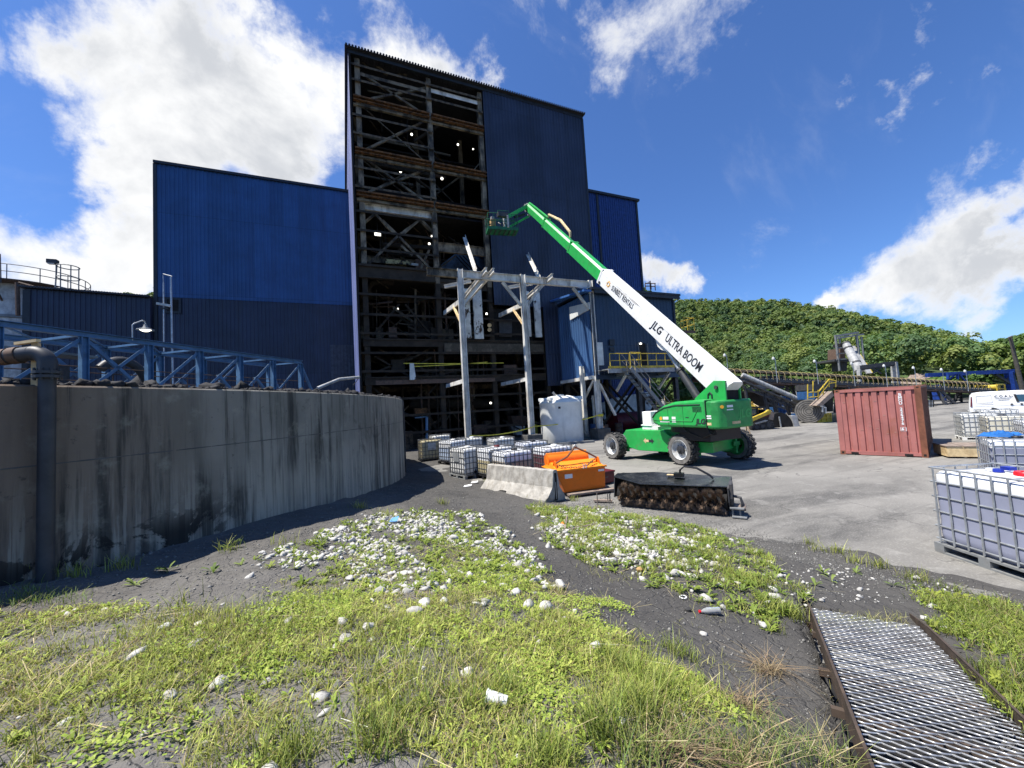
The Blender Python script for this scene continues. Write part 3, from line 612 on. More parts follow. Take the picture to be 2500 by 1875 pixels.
    # second line of frames inside: floor beams and bracing
    for z in (25.0, 21.2, 18.0, 12.8, 7.6, 4.9):
        for yy in (34.4, 40.6): MB().hbeam((1.75, yy, z-.2), (15.4, yy, z-.2), .22, .42, .03).build('floor_beam', 'girt' if yy < 36 else 'char', t)
    for zs in ((21.3, 24.6), (18.1, 20.9), (13.1, 17.6), (8, 12.4), (5.2, 7.3), (.3, 4.6)):
        for xa, xb in ((1.8, 6.5), (6.9, 10.6)):
            MB().lbeam((xa, 34.2, zs[0]), (xb, 34.2, zs[1]), .14, .02, (0, 1, 0)).build('inner_brace', 'beige', t); MB().lbeam((xb, 34.1, zs[0]), (xa, 34.1, zs[1]), .14, .02, (0, 1, 0)).build('inner_brace', 'girt', t)
        for k in range(3): MB().lbeam((2.4+k*2.6, FY+1.2+k, zs[1]), (3.4+k*2.8, FY+2.6+k, zs[1]-.1), .1, .014).build('inner_brace', 'girt', t)
    # equipment left inside
    q = [f(1078, 645, 3), f(1110, 620, 3), f(1185, 615, 3), f(1188, 660, 3), f(1078, 668, 3)]
    MB().prism(q, (0, 2.5, 0)).build('hopper', 'hopper', t)
    c = MB()
    for k in range(4): c.bar(f(1112+k*9, 624, 2.96), f(1145+k*10, 660, 2.96), .05, .1, (0, 1, 0))
    c.build('hopper_rib', 'dark', t)
    MB().bb(f(1171, 612, 2.6), f(1188, 632, 2.9)).build('control_cabinet', 'cl', t)
    MB().prism([f(940, 632, 2.2), f(1000, 636, 2.2), f(1000, 646, 2.2), f(942, 643, 2.2)], (0, .6, 0)).build('machine_cover', mat('peeling_cream_cover', (.5, .44, .22), .6, dirt=(.02, .016, .014), da=1, ds=3.5, lo=.5, hi=.56), t)
    MB().bb(f(1004, 642, 2.0), f(1021, 650, 2.1)).build('notice_board', 'peel', t)
    lad = MB()
    for x in (898, 909): lad.tube(f(x, 742, 2.4), f(x+2, 806, 2.4), .03, 6)
    for k in range(11): lad.tube(f(898+k*.2, 742+k*6.4, 2.4), f(909+k*.2, 742+k*6.4, 2.4), .018, 6)
    for k in range(4): lad.path([f(897+k*.3, 716+k*12, 2.4), f(903+k*.3, 712+k*12, 1.9), f(910+k*.3, 716+k*12, 2.4)], .015, 5)
    lad.build('caged_ladder', 'char', t)
    pts = [f(899, 715, 2), f(900, 700, 2), f(910, 690, 2), f(930, 688, 2), (f(960, 690, 2))]; MB().path(pts, .22, 10).build('duct', 'char', t, smooth=True)
    a = f(1028, 828, 3); MB().lathe([(0, 1.3), (.95, 1.3), (1, 1.2), (1, 0)], (a[0], a[1], a[2]), 24).build('process_vessel', 'char', t, smooth=True)
    MB().tube(f(1000, 985, 4.5), f(1215, 985, 4.5), .42, 18).path([f(1210, 985, 4.5), f(1236, 988, 4.5), f(1244, 1010, 4.5)], .4, 14).build('main_pipe', 'char', t, smooth=True)
    MB().tube(f(1000, 905, 3), f(1190, 884, 3), .16, 10).tube(f(940, 912, 3), f(1000, 905, 3), .16, 10).build('launder_pipe', 'char', t, smooth=True)
    MB().prism([f(1255, 1040, 2.5), f(1282, 1040, 2.5), f(1277, 1062, 2.5), f(1262, 1062, 2.5)], (0, .8, 0)).build('discharge_chute', 'peel', t)
    MB().prism([f(1248, 1015, 2.6), f(1290, 1015, 2.6), f(1283, 1038, 2.6), f(1254, 1038, 2.6)], (0, 1.0, 0)).build('pump_housing', 'coner', t)
    MB().bb(f(1304, 1030, .8), f(1312, 1064, .9)).build('warning_post', mat('yellow_green_post', (.35, .34, .03), .6), t)
    MB().bb(f(1013, 997, 1.5), f(1039, 1012, 2.2)).build('rusty_box', 'rust', t)
    MB().tube(f(1042, 1018, .2), f(1042, 1072, .2), .1, 8).tube(f(1013, 1020, .2), f(1042, 1017, .2), .05, 8).build('standpipe', 'steelblue', t)
    for k in range(5):
        a0 = f(1040+k*3, 1018, .5); b0 = f(1085+k*8, 1046+k*4, .9); m_ = (a0+b0)/2-[0, 0, .5+.2*k]; MB().path([a0, (a0*.6+m_*.4), m_, (b0*.6+m_*.4), b0], .02, 5).build('loose_cable', 'char', t)
    cc = f(1208, 1046, .8)
    for k in range(3): MB().path([(cc[0]+.5*math.cos(a)*(1+.1*k), cc[1]+.1*k, cc[2]+.55*math.sin(a)*(1-.08*k)) for a in np.linspace(0, 6.0, 16)], .018, 5).build('coiled_hose', 'char', t)
    # bent pale plate hanging on the sixth girt
    MB().prism([f(*Z4(712, 1370), -.15), f(*Z4(752, 1370), -.15), f(*Z4(775, 1530), -.25), f(*Z4(712, 1530), -.25)], (0, .03, 0)).build('loose_plate', 'peel', t)
    # peeling pale panels behind the gallery frame
    for x0, x1, ya, yb in ((1128, 1150, 705, 826), (1152, 1180, 707, 828), (1283, 1296, 712, 822), (1300, 1322, 714, 824)):
        a, b = f(x0, ya, -.1), f(x1, yb, -.1)
        MB().bb((a[0], FY-.25, b[2]), (b[0], FY-.12, a[2])).build('peeling_panel', 'peel', t)
    MB().bb((10.9, FY+.5, 7.9), (14.6, FY+.7, 10.6)).build('inner_partition', 'dark', t)
    MB().prism([f(1218, 780, .3), f(1250, 779, .3), f(1250, 822, .3), f(1220, 822, .3)], (0, .1, 0)).build('cabinet_door', 'darksteel', t)
    for k in range(2): MB().tube(f(1195, 794+k*11, .1), f(1195, 794+k*11, .25), .16, 14).build('gauge', 'cream', t)
    # burned debris on the ledge under the panels
    MB().bb(f(1085, 838, .0), (15.2, FY+.5, f(1085, 858, 0)[2])).build('burnt_ledge', mat('burnt_ledge', (.07, .06, .045), .9, dirt=(.24, .21, .15), da=.6, ds=1.2, lo=.5, hi=.7), t)
    # wreckage: bent bars, hanging cable and small plant crowding the charred storeys
    rw = random.Random(11)
    for z0, z1, cnt in ((.2, 4.8, 46), (5.3, 7.5, 34), (8.0, 12.0, 46), (13.2, 17.5, 26)):
        xm = 15.0 if z0 < 8 else 10.6
        for mname in ('char', 'girt', 'coner'):
            for k in range(cnt//3):
                w = MB()
                x, y, z = rw.uniform(1.8, xm), FY+rw.uniform(.8, 4.5), rw.uniform(z0, z1); q = rw.random()
                nm = 'bent_bar' if q < .4 else 'loose_pipe' if q < .65 else 'machine_block' if q < .85 else 'hanging_cable'
                if q < .4: a_ = rw.uniform(-.7, .7); L_ = rw.uniform(.8, 2.6); w.lbeam((x, y, z), (x+L_*math.cos(a_), y+rw.uniform(-.5, .5), min(z1, z+L_*math.sin(a_))), rw.uniform(.06, .14), .015)
                elif q < .65: w.tube((x, y, z0), (x+rw.uniform(-.2, .2), y, z1), rw.uniform(.025, .09), 6)
                elif q < .85: w.box((x, y, z0+rw.uniform(.3, .9)), (rw.uniform(.4, 1.2), rw.uniform(.4, .9), rw.uniform(.5, 1.4)))
                else: w.path([(x, y, z1), (x+.3, y, z1-rw.uniform(.3, 1)), (x+.8, y+.2, z1-rw.uniform(.4, 1.2)), (x+1.3, y, z1)], .02, 5)
                w.build(nm, mname, t)
    # pipes and cable trays on every storey, half lost in the dark
    rr = random.Random(3)
    for z in (7.9, 13.0, 18.2, 21.4, 25.2):
        for k in range(5):
            y = FY+rr.uniform(1.5, 7); zz = z+rr.uniform(.6, 3); x = rr.uniform(1.6, 5)
            if rr.random() < .6: MB().tube((x, y, zz), (x+rr.uniform(3, 9), y, zz+rr.uniform(-.3, .3)), rr.uniform(.06, .2), 8).build('service_pipe', rr.choice(['char', 'beige', 'coner', 'greysteel']), t)
            else: MB().hbeam((x+rr.uniform(0, 7), y, z), (x+rr.uniform(0, 7), y, z+2.9), .18, .2, .03, (0, 1, 0)).build('stanchion', rr.choice(['char', 'beige']), t)
tower()
def hanging_lamps():
    for x, y, d, r in ((1005, 328, 4.5, .10), (1118, 353, 4.5, .09), (978, 419, 4.5, .10), (1079, 436, 2.5, .11), (1055, 577, 2.5, .10), (1048, 595, 3.5, .10), (970, 754, 3.5, .10), (1188, 766, 1.6, .10), (1327, 794, 1.4, .09), (1198, 984, 2.5, .10), (1155, 364, 5.5, .07)):
        p = f(x, y, d); l = thing('hanging_lamp', 'round white lamp hanging in the dark inside of the burned plant tower', 'lamp', p, group='lamps hanging inside the burned tower')
        MB().lathe([(0, r), (r*.7, r*.7), (r, 0), (r*.8, -r*.6), (0, -r*.8)], p, 14).build('globe', 'lit', l, smooth=True)
        MB().tube((p[0], p[1], p[2]+r), (p[0], p[1], p[2]+1.4), .012, 5).build('rod', 'char', l)
    p = f(922, 572, 2.0); l = thing('flood_lamp', 'bright rectangular flood lamp inside the burned tower, left bay', 'lamp', p)
    MB().bb((p[0]-.22, p[1]-.03, p[2]-.11), (p[0]+.22, p[1], p[2]+.11)).build('lens', 'lit', l); MB().bb((p[0]-.25, p[1]+.003, p[2]-.14), (p[0]+.25, p[1]+.12, p[2]+.14)).tube((p[0], p[1]+.1, p[2]+.1), (p[0], p[1]+.1, p[2]+.9), .02, 6).build('housing', 'darksteel', l)
hanging_lamps()

def wing():
    Y = 40.0; a = PY(383, 400, Y); zt_ = a[2]; xl = a[0]; zb = PY(600, 734, Y)[2]
    t = thing('plant_wing', 'windowless wing with royal blue sheeting above and navy sheeting below', 'building', ((xl+1)/2, Y, 0))
    MB().corr((xl, Y), (1.0, Y), zb, zt_, (0, -1, 0), .29, .045).build('upper_cladding', 'royal', t)
    MB().corr((xl, Y+.05), (1.0, Y+.05), 0, zb, (0, -1, 0), .29, .045).build('lower_cladding', 'navy', t)
    MB().bb((xl, Y+.06, 0), (1.0, Y+14, zt_-.05)).build('wall', 'navy', t)
    MB().bb((xl-.2, Y-.2, zt_), (1.0, Y+14.2, zt_+.22)).build('roof', 'trim', t)
    MB().bb((xl-.25, Y-.07, 0), (xl-.004, Y+.1, zt_-.004)).build('corner_trim', 'trim', t)
    b, c = PY(408, 731, Y), PY(437, 761, Y); fr = MB(); w = .16
    fr.bb((b[0]-w, Y-.09, c[2]-w), (c[0]+w, Y-.05, c[2])).bb((b[0]-w, Y-.09, b[2]), (c[0]+w, Y-.05, b[2]+w)).bb((b[0]-w, Y-.09, c[2]), (b[0], Y-.05, b[2])).bb((c[0], Y-.09, c[2]), (c[0]+w, Y-.05, b[2]))
    fr.build('window_frame', 'trim', t); MB().bb((b[0], Y-.07, c[2]), (c[0], Y-.055, b[2])).build('window_opening', 'dark', t)
    b, c = PY(806, 842, Y), PY(866, 948, Y)
    MB().corr((b[0], Y-.03), (c[0], Y-.03), c[2]-2, b[2], (0, -1, 0), .29, .045).build('patched_sheet', mat('faded_patch_sheet', (.055, .065, .085), .6, dirt=(.02, .02, .025), da=.7, ds=.9, streak=.9), t)
    # lean-to shed on the left
    p = PY(74, 705, Y); q = PY(383, 729, Y)
    s = thing('low_shed', 'long low navy shed with a corrugated roof edge beside the silo', 'building', ((p[0]+xl)/2, Y-.4, 0))
    MB().corr((p[0], Y-.4), (xl-.3, Y-.4), 0, p[2]-.1, (0, -1, 0), .29, .045, q[2]-.1).build('front_cladding', 'navy', s)
    MB().prism([(p[0], Y-.34, 0), (xl-.3, Y-.34, 0), (xl-.3, Y-.34, q[2]-.1), (p[0], Y-.34, p[2]-.1)], (0, 8, 0)).build('wall', 'navy', s)
    MB().bb((p[0]-.15, Y-.48, 0), (p[0]+.25, Y-.40, p[2]-.2)).build('corner_trim', 'trim', s)
    r = MB(); n = 46
    r.bar((p[0]-.3, Y+3.4, p[2]+.02), (xl-.3, Y+3.4, q[2]+.02), 8.1, .06)
    for i in range(n):
        k = (i+.5)/n; x = p[0]-.3+(xl-p[0])*k; z = p[2]+(q[2]-p[2])*k; r.tube((x, Y-.75, z+.0), (x, Y+.4, z+.0), .09, 6)
    r.build('roof', 'roof', s)
wing()
def silo():
    Y = 46.5; c = PY(38, 700, Y); R_ = 4.4; zt_ = PY(38, 692, Y)[2]-.3
    t = thing('storage_silo', 'round white silo with a railed top behind the navy shed', 'silo', (c[0], Y+2, 0))
    cc = (c[0]-.4, Y+2, 0); R_ = 2.7; zt_ += .2
    wm = mat('rust_streaked_white_silo', (.55, .55, .53), .6, dirt=(.22, .18, .15), da=.7, ds=1.1, streak=.85)
    MB().lathe([(R_, 0), (R_, zt_), (0, zt_+.5)], cc, 48).build('shell', wm, t, smooth=True)
    MB().lathe([(R_+.02, 12.5), (R_+.12, 12.55), (R_+.12, 12.75), (R_+.02, 12.8)], cc, 48).build('hoop', 'greysteel', t)
    Rr = 3.9; MB().lathe([(R_, zt_-.1), (Rr, zt_-.1), (Rr, zt_+.0), (R_, zt_+.0)], cc, 48).build('platform', 'coner', t)
    for k in range(12):
        a = k*math.pi/6; MB().bar((cc[0]+R_*math.cos(a), cc[1]+R_*math.sin(a), zt_-1.6), (cc[0]+(Rr-.1)*math.cos(a), cc[1]+(Rr-.1)*math.sin(a), zt_-.12), .1, .12).build('bracket', 'coner', t)
    r = MB()
    for h in (.6, 1.2): r.path([(cc[0]+Rr*math.cos(a), cc[1]+Rr*math.sin(a), zt_+h) for a in np.linspace(0, 2*math.pi, 48, endpoint=False)], .035, 6, closed=True)
    for k in range(14): a = 2*math.pi*k/14; r.tube((cc[0]+Rr*math.cos(a), cc[1]+Rr*math.sin(a), zt_), (cc[0]+Rr*math.cos(a), cc[1]+Rr*math.sin(a), zt_+1.2), .035, 6)
    r.build('railing', 'greysteel', t)
    p = PY(42, 690, 44); q = PY(44, 770, 44); MB().tube(p, q, .14, 8).path([PY(46, 690, 44), PY(90, 702, 44), PY(140, 706, 44)], .1, 6).build('support_post', 'coner', t)
    # caged ladder head
    lb = PY(166, 704, 41); ld = thing('caged_ladder', 'pale caged ladder head standing above the shed roof', 'ladder', (lb[0], lb[1], lb[2]-.5))
    L = MB()
    for h in (0.05, 1.0, 1.9): L.path([(lb[0]+.62*math.cos(a), lb[1]+.62*math.sin(a), lb[2]-.5+h+.3) for a in np.linspace(0, 2*math.pi, 16, endpoint=False)], .04, 5, closed=True)
    for k in range(7): a = 2*math.pi*k/7; L.tube((lb[0]+.62*math.cos(a), lb[1]+.62*math.sin(a), lb[2]-.6), (lb[0]+.62*math.cos(a), lb[1]+.62*math.sin(a), lb[2]+1.7), .035, 5)
    L.build('cage', 'greysteel', ld)
    a, b = PY(135, 704, 43), PY(139, 641, 43)
    l = thing('pole_lamp', 'grey pole lamp with a square head on the silo platform', 'lamp', a)
    MB().tube(a, b, .05, 8).build('pole', 'greysteel', l); MB().box(b+[-.25, 0, .05], (.6, .4, .32)).build('lamp_head', 'darksteel', l); MB().box(b+[-.3, -.03, -.14], (.4, .3, .06)).build('lens', 'poly', l)
    a, b = PY(2, 690, 43), PY(1, 620, 43); l = thing('whip_aerial', 'thin dark mast standing at the left side of the silo', 'mast', a); MB().tube(a, b, .05, 6, .03).build('mast', 'darksteel', l)
silo()
def wing_poles():
    Y = 30
    a, b, c = PY(401, 940, Y), PY(399, 690, Y), PY(398, 672, Y); l = thing('camera_pole', 'slim pole with a security camera in front of the blue wing', 'pole', (a[0], a[1], 0))
    MB().tube((a[0], a[1], 0), b, .036, 8).tube(b, c, .02, 6).build('pole', 'galv', l); h = PY(402, 745, Y); MB().bar(h+[-.35, -.1, .06], h+[.3, -.1, -.06], .16, .14).build('camera', 'whitesteel', l); MB().bar(h+[-.2, 0, -.2], h+[.15, 0, -.2], .12, .1).build('bracket', 'darksteel', l)
    a, b = PY(425, 930, Y), PY(417, 677, Y); l = thing('conduit_pole', 'pale conduit pole with a bent top arm before the blue wing', 'pole', (a[0], a[1], 0))
    MB().tube((a[0], a[1], 0), b, .05, 8).path([b, PY(420, 675, Y), PY(398, 669, Y)], .04, 6).build('pole', 'galv', l)
wing_poles()
def rear_block():
    Y = 34.0; a, b = PY(1440, 470, Y), PY(1553, 493, Y); x0, x1, z = 20.8, b[0], (a[2]+b[2])/2
    t = thing('rear_block', 'bright blue clad block rising behind the right side of the navy tower', 'building', ((x0+x1)/2, Y, 0))
    MB().corr((x0, Y), (x1, Y), 0, z, (0, -1, 0), .3, .045).build('front_cladding', mat('bright_blue_cladding', (.015, .045, .18), .42, dirt=(.02, .03, .08), da=.5, ds=.6, streak=.9), t)
    MB().bb((x0, Y+.03, 0), (x1, Y+10, z-.05)).build('wall', 'navy', t)
    MB().bb((x0-.1, Y-.25, z), (x1+.3, Y+10, z+.25)).build('roof', 'trim', t)
    k = PY(1458, 500, Y)[0]
    for x in (k, x1-.06): MB().bb((x-.13, Y-.10, 0), (x+.13, Y-.046, z-.01)).build('trim_strip', 'trim', t)
    r = thing('roof_railing', 'rusty railed roof hatch standing beside the bright blue block', 'railing', PY(1600, 705, 31))
    L = MB()
    for x0_, x1_, y0, y1 in ((1576, 1590, 692, 705), (1588, 1600, 692, 707)):
        for x in (x0_, x1_): L.tube(PY(x, y1+2, 31), PY(x-1, y0, 31), .05, 6)
        L.tube(PY(x0_, y0, 31), PY(x1_, y0, 31), .05, 6).tube(PY(x0_, (y0+y1)/2, 31), PY(x1_, (y0+y1)/2, 31), .05, 6)
    L.tube(PY(1577, 693, 31), PY(1576, 690, 31), .05, 6).tube(PY(1588, 705, 31), PY(1587, 686, 31), .07, 6).tube(PY(1578, 693, 31), PY(1587, 687, 31), .04, 6).build('rails', 'coner', r)
rear_block()

def annex():
    x0, x1, Y0, Y1, zb, zt_ = 16.72, 24.95, 23.5, FY-.12, 4.55, 10.85
    t = thing('raised_annex', 'blue metal clad annex raised on steel stilts beside the tower', 'building', ((x0+x1)/2, Y0, 0))
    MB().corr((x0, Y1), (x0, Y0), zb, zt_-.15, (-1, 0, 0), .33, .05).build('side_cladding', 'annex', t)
    MB().corr((x0, Y0), (x1, Y0), zb+.05, zt_-.1, (0, -1, 0), .33, .03).build('front_cladding', 'annex_shaded', t)
    MB().bb((x0+.03, Y0+.03, zb), (x1, Y1, zt_-.2)).build('wall', 'navy', t)
    MB().bb((x0-.05, Y0-.45, zt_), (x1+.35, Y1-.05, zt_+.16)).bb((x0+.2, Y0-.4, zt_-.25), (x1+.3, Y0-.3, zt_)).build('roof', 'trim', t)
    MB().prism([(x0-.05, Y0-.4, zt_-.2), (x0-.05, Y1, zt_+.35), (x0-.05, Y1, zt_+.5), (x0-.05, Y0-.4, zt_-.05)], (-.65, 0, 0)).build('eave', mat('eave_blue', (.05, .14, .38), .4), t)
    MB().prism([(x0-.02, Y0-.1, zt_-.9), (x0-.02, Y0+2.6, zt_-.55), (x0-.02, Y0+2.6, zt_-1.6), (x0-.02, Y0-.1, zt_-1.4)], (-.1, 0, 0)).build('gable_panel', 'poly', t)
    for x in (x0+.02, x1-.08): MB().bb((x-.09, Y0-.10, zb), (x+.09, Y0-.04, zt_-.27)).build('corner_trim', 'trim', t)
    MB().bar((x0+.05, Y0-.12, zb-.12), (x1, Y0-.12, zb-.12), .2, .34).build('edge_beam', 'annex_shaded', t)
    MB().bar((x0-.1, Y0, zb-.1), (x0-.1, Y1, zb-.1), .2, .25).build('edge_beam', 'whitesteel', t)
    y = Y0-.06
    def rect(name, xa, ya, xb, yb, m, d=.05, o=0): a, b = PY(xa, ya, y), PY(xb, yb, y); MB().bb((a[0], y-d-o, b[2]), (b[0], y-o, a[2])).build(name, m, t)
    rect('white_door', 1455, 836, 1474, 892, 'peel', .05)
    rect('louvre', 1486, 829, 1499, 843, 'trim', .12); rect('louvre', 1488, 848, 1499, 858, 'trim', .08)
    rect('doorway', 1561, 838, 1579, 892, 'dark', .03); rect('door_leaf', 1557, 835, 1562, 890, 'greysteel', .06, .004); rect('door_frame', 1580, 839, 1583, 890, 'greysteel', .06, .004)
    l = thing('door_lamp', 'small lit lamp over the dark doorway of the annex', 'lamp', PY(1564, 839, y-.15)); p = PY(1564, 839, y-.15)
    MB().lathe([(0, .08), (.09, .04), (.09, -.04), (0, -.07)], p, 12).build('globe', 'lit', l, smooth=True); MB().bb((p[0]-.04, p[1]+.02, p[2]+.04), (p[0]+.04, p[1]+.15, p[2]+.12)).build('bracket', 'darksteel', l)
    # stilts with cross bracing
    xs = (x0+.2, x0+4.1, x1-.3)
    for xx in xs:
        for yy in (Y0+.2, Y1-.4): MB().hbeam((xx, yy, 0), (xx, yy, zb), .3, .32, .04, (0, 1, 0)).build('stilt', 'char' if yy > 25 else 'darksteel', t)
    for yy in (Y0+.2, Y1-.4):
        for a, b in ((0, 1), (1, 2)):
            MB().lbeam((xs[a], yy, .5), (xs[b], yy, zb-.2), .13, .02).build('cross_brace', 'char', t); MB().lbeam((xs[b], yy+.1, .5), (xs[a], yy+.1, zb-.2), .13, .02).build('cross_brace', 'char', t)
    MB().lbeam((xs[2]-.1, Y0+.2, .4), (xs[2]-.1, Y1-.4, zb-.3), .13, .02).build('cross_brace', 'char', t)
    MB().lbeam((xs[0]-.1, Y0+.2, zb-.3), (xs[0]-.1, Y1-.4, .4), .13, .02).build('cross_brace', 'whitesteel', t)
    MB().hbeam((x0+1.5, Y0-.1, 1.6), (x0+.3, Y0-.1, zb-.6), .15, .16, .02, (0, 1, 0)).build('cross_brace', 'whitesteel', t)
    # front platform with toe boards and rails
    pz = PY(1500, 903, Y0-1.0)[2]; xa, xb = 16.9, PY(1636, 890, Y0-1.0)[0]; Yp = Y0-1.35
    pl = thing('access_platform', 'grey platform with a yellow railing along the annex front', 'platform', ((xa+xb)/2, Yp, pz))
    MB().bb((xa, Yp, pz), (xb, Y0-.14, pz+.06)).build('deck', 'greysteel', pl)
    MB().bar((xa, Yp-.03, pz-.10), (xb, Yp-.03, pz-.10), .06, .3).build('fascia', 'paint_gr', pl); MB().bar((xa, Yp-.065, pz+.15), (xb, Yp-.065, pz+.15), .01, .16).build('toe_board', 'yellow', pl)
    n = 8; R_ = MB()
    for h in (.62, 1.12): R_.tube((xa+.2, Yp-.04, pz+h), (xb, Yp-.04, pz+h), .027, 8)
    R_.build('rail', 'yellow', pl)
    for i in range(n): x = xa+.2+(xb-xa-.2)*i/(n-1); MB().tube((x, Yp-.04, pz), (x, Yp-.04, pz+1.12), .03, 8).build('rail_post', 'yellow', pl)
    g2 = MB(); gx = xa+2.4
    for h in (.62, 1.12): g2.path([(gx, Yp-.05, pz+h), (gx+.1, Yp-.55, pz+h), (gx-.9, Yp-.6, pz+h)], .026, 6)
    for q in ((gx-.9, Yp-.6), (gx+.1, Yp-.55)): g2.tube((*q, pz), (*q, pz+1.12), .028, 6)
    g2.build('gate_rail', 'yellow', pl)
    for x in (xa+1.6, xa+5.6): MB().hbeam((x, Y0-.1, pz-1.5), (x, Yp, pz-.3), .14, .16, .02).build('knee_brace', 'whitesteel', pl); MB().hbeam((x, Y0, pz-.33), (x, Yp-.05, pz-.33), .16, .2, .02).build('bearer', 'greysteel', pl)
    # stair going down to the yard
    st = thing('access_stair', 'long grey steel stair descending from the annex platform to the yard', 'stair', (20, Yp, 0))
    A = np.array([PY(1530, 908, Yp-.5)[0], Yp-.55, pz]); B = np.array([PY(1655, 1030, Yp-.5)[0], Yp-.55, .15])
    for o in (-.42, .42): MB().bar(A+[0, o, 0], B+[0, o, 0], .04, .26).build('stringer', 'greysteel', st)
    n = 17
    for i in range(n): p = A+(B-A)*(i+.7)/(n+.4); MB().box(p, (.27, .78, .035)).build('tread', 'darksteel', st)
    for o in (-.42, .42):
        r = MB()
        for h in (.55, 1.0): r.tube(A+[0, o, h], B+[0, o, h], .025, 6)
        r.build('stair_rail', 'greysteel', st)
        for k in (.08, .36, .64, .92): p = A+(B-A)*k+[0, o, 0]; MB().tube(p, p+[0, 0, 1.0], .028, 6).build('rail_post', 'cream', st)
    MB().hbeam((A[0]+3.1, Yp-.5, 0), (A[0]+3.1, Yp-.5, pz-2.3), .16, .18, .02, (0, 1, 0)).build('support_post', 'whitesteel', st)
    # upper stair at the right end, climbing behind the annex corner
    us = thing('upper_stair', 'steep stair with a yellow railed landing on the annex right corner', 'stair', (x1+.5, Y0, pz))
    A = np.array([x1+.9, Y0+.6, PY(1680, 812, Y0+.6)[2]]); B = np.array([x1-1.0, Y0-.6, pz])
    for o in (-.35, .35): MB().bar(A+[0, o, -.1], B+[0, o, -.1], .04, .22).build('stringer', 'paint_gr', us)
    for i in range(12): MB().box(A+(B-A)*(i+.5)/12, (.24, .66, .03)).build('tread', 'darksteel', us)
    MB().bb((A[0]-.1, Y0-.1, A[2]-.06), (A[0]+1.1, Y0+1.3, A[2])).bb((A[0]-.1, Y0-.16, A[2]-.2), (A[0]+1.1, Y0-.104, A[2]+.02)).build('landing', 'coner', us)
    r = MB()
    for o in (-.35, .35):
        for h in (.55, 1.05): r.tube(A+[0, o, h], B+[0, o, h], .026, 6)
    for h in (.55, 1.1): r.path([(A[0]-.1, Y0-.1, A[2]+h), (A[0]+1.1, Y0-.1, A[2]+h), (A[0]+1.1, Y0+1.3, A[2]+h)], .03, 6)
    for q in ((A[0]-.1, Y0-.1), (A[0]+.5, Y0-.1), (A[0]+1.1, Y0-.1), (A[0]+1.1, Y0+.6), (A[0]+1.1, Y0+1.3)): r.tube((*q, A[2]), (*q, A[2]+1.1), .03, 6)
    for k in (.1, .5, .9): p = A+(B-A)*k; r.tube(p+[0, -.35, 0], p+[0, -.35, 1.05], .028, 6)
    r.build('railing', 'yellow', us)
    # junk in the shade under the annex
    d = thing('dark_red_tank', 'dark red tank in the shade under the annex', 'tank', (21.5, 26.5, 0)); MB().tube((20.3, 26.5, .9), (22.9, 26.5, .9), .75, 20).build('shell', 'maroon', d, smooth=True); MB().bb((20.5, 26.2, 0), (20.7, 26.8, .3)).bb((22.4, 26.2, 0), (22.6, 26.8, .3)).build('saddle', 'darksteel', d)
    d = thing('pale_shed_wall', 'pale panelled wall seen between the annex stilts', 'wall', (23.5, 31, 0)); MB().prism([(19.5, 31, 0), (28.8, 31, 0), (28.8, 31, 3.4), (24, 31, 2.9), (19.5, 31, 1.6)], (0, .2, 0)).build('panel', 'peel', d)
    rr = random.Random(5)
    for k in range(7):
        x, y = 17.6+rr.uniform(0, 6), 25+rr.uniform(0, 2.2); h = rr.uniform(.4, 1.1); dd = thing('steel_drum', 'dark steel drum standing in the shade beneath the annex', 'drum', (x, y, 0), group='drums beneath the annex')
        MB().lathe([(0, 0), (.29, 0), (.29, .28), (.305, .3), (.29, .32), (.29, .58), (.305, .6), (.29, .62), (.29, .88), (0, .88)], (x, y, 0), 18).build('shell', rr.choice(['darksteel', 'coner', 'maroon', 'cl']), dd, smooth=True); MB().tube((x+.15, y, .88), (x+.15, y, .9), .04, 8).build('bung', 'dark', dd)
    for x, y, r_ in ((17.3, 27, .1), (19, 27.2, .1)):
        dd = thing('riser_pipe', 'white riser pipe under the left part of the annex' if x < 18 else 'white riser pipe under the middle of the annex', 'pipe', (x, y, 0)); MB().tube((x, y, 0), (x, y, 3.2), r_, 10).tube((x, y, 2.9), (x, y, 3.0), r_*1.5, 10).build('pipe', 'whitesteel', dd, smooth=True)
annex()

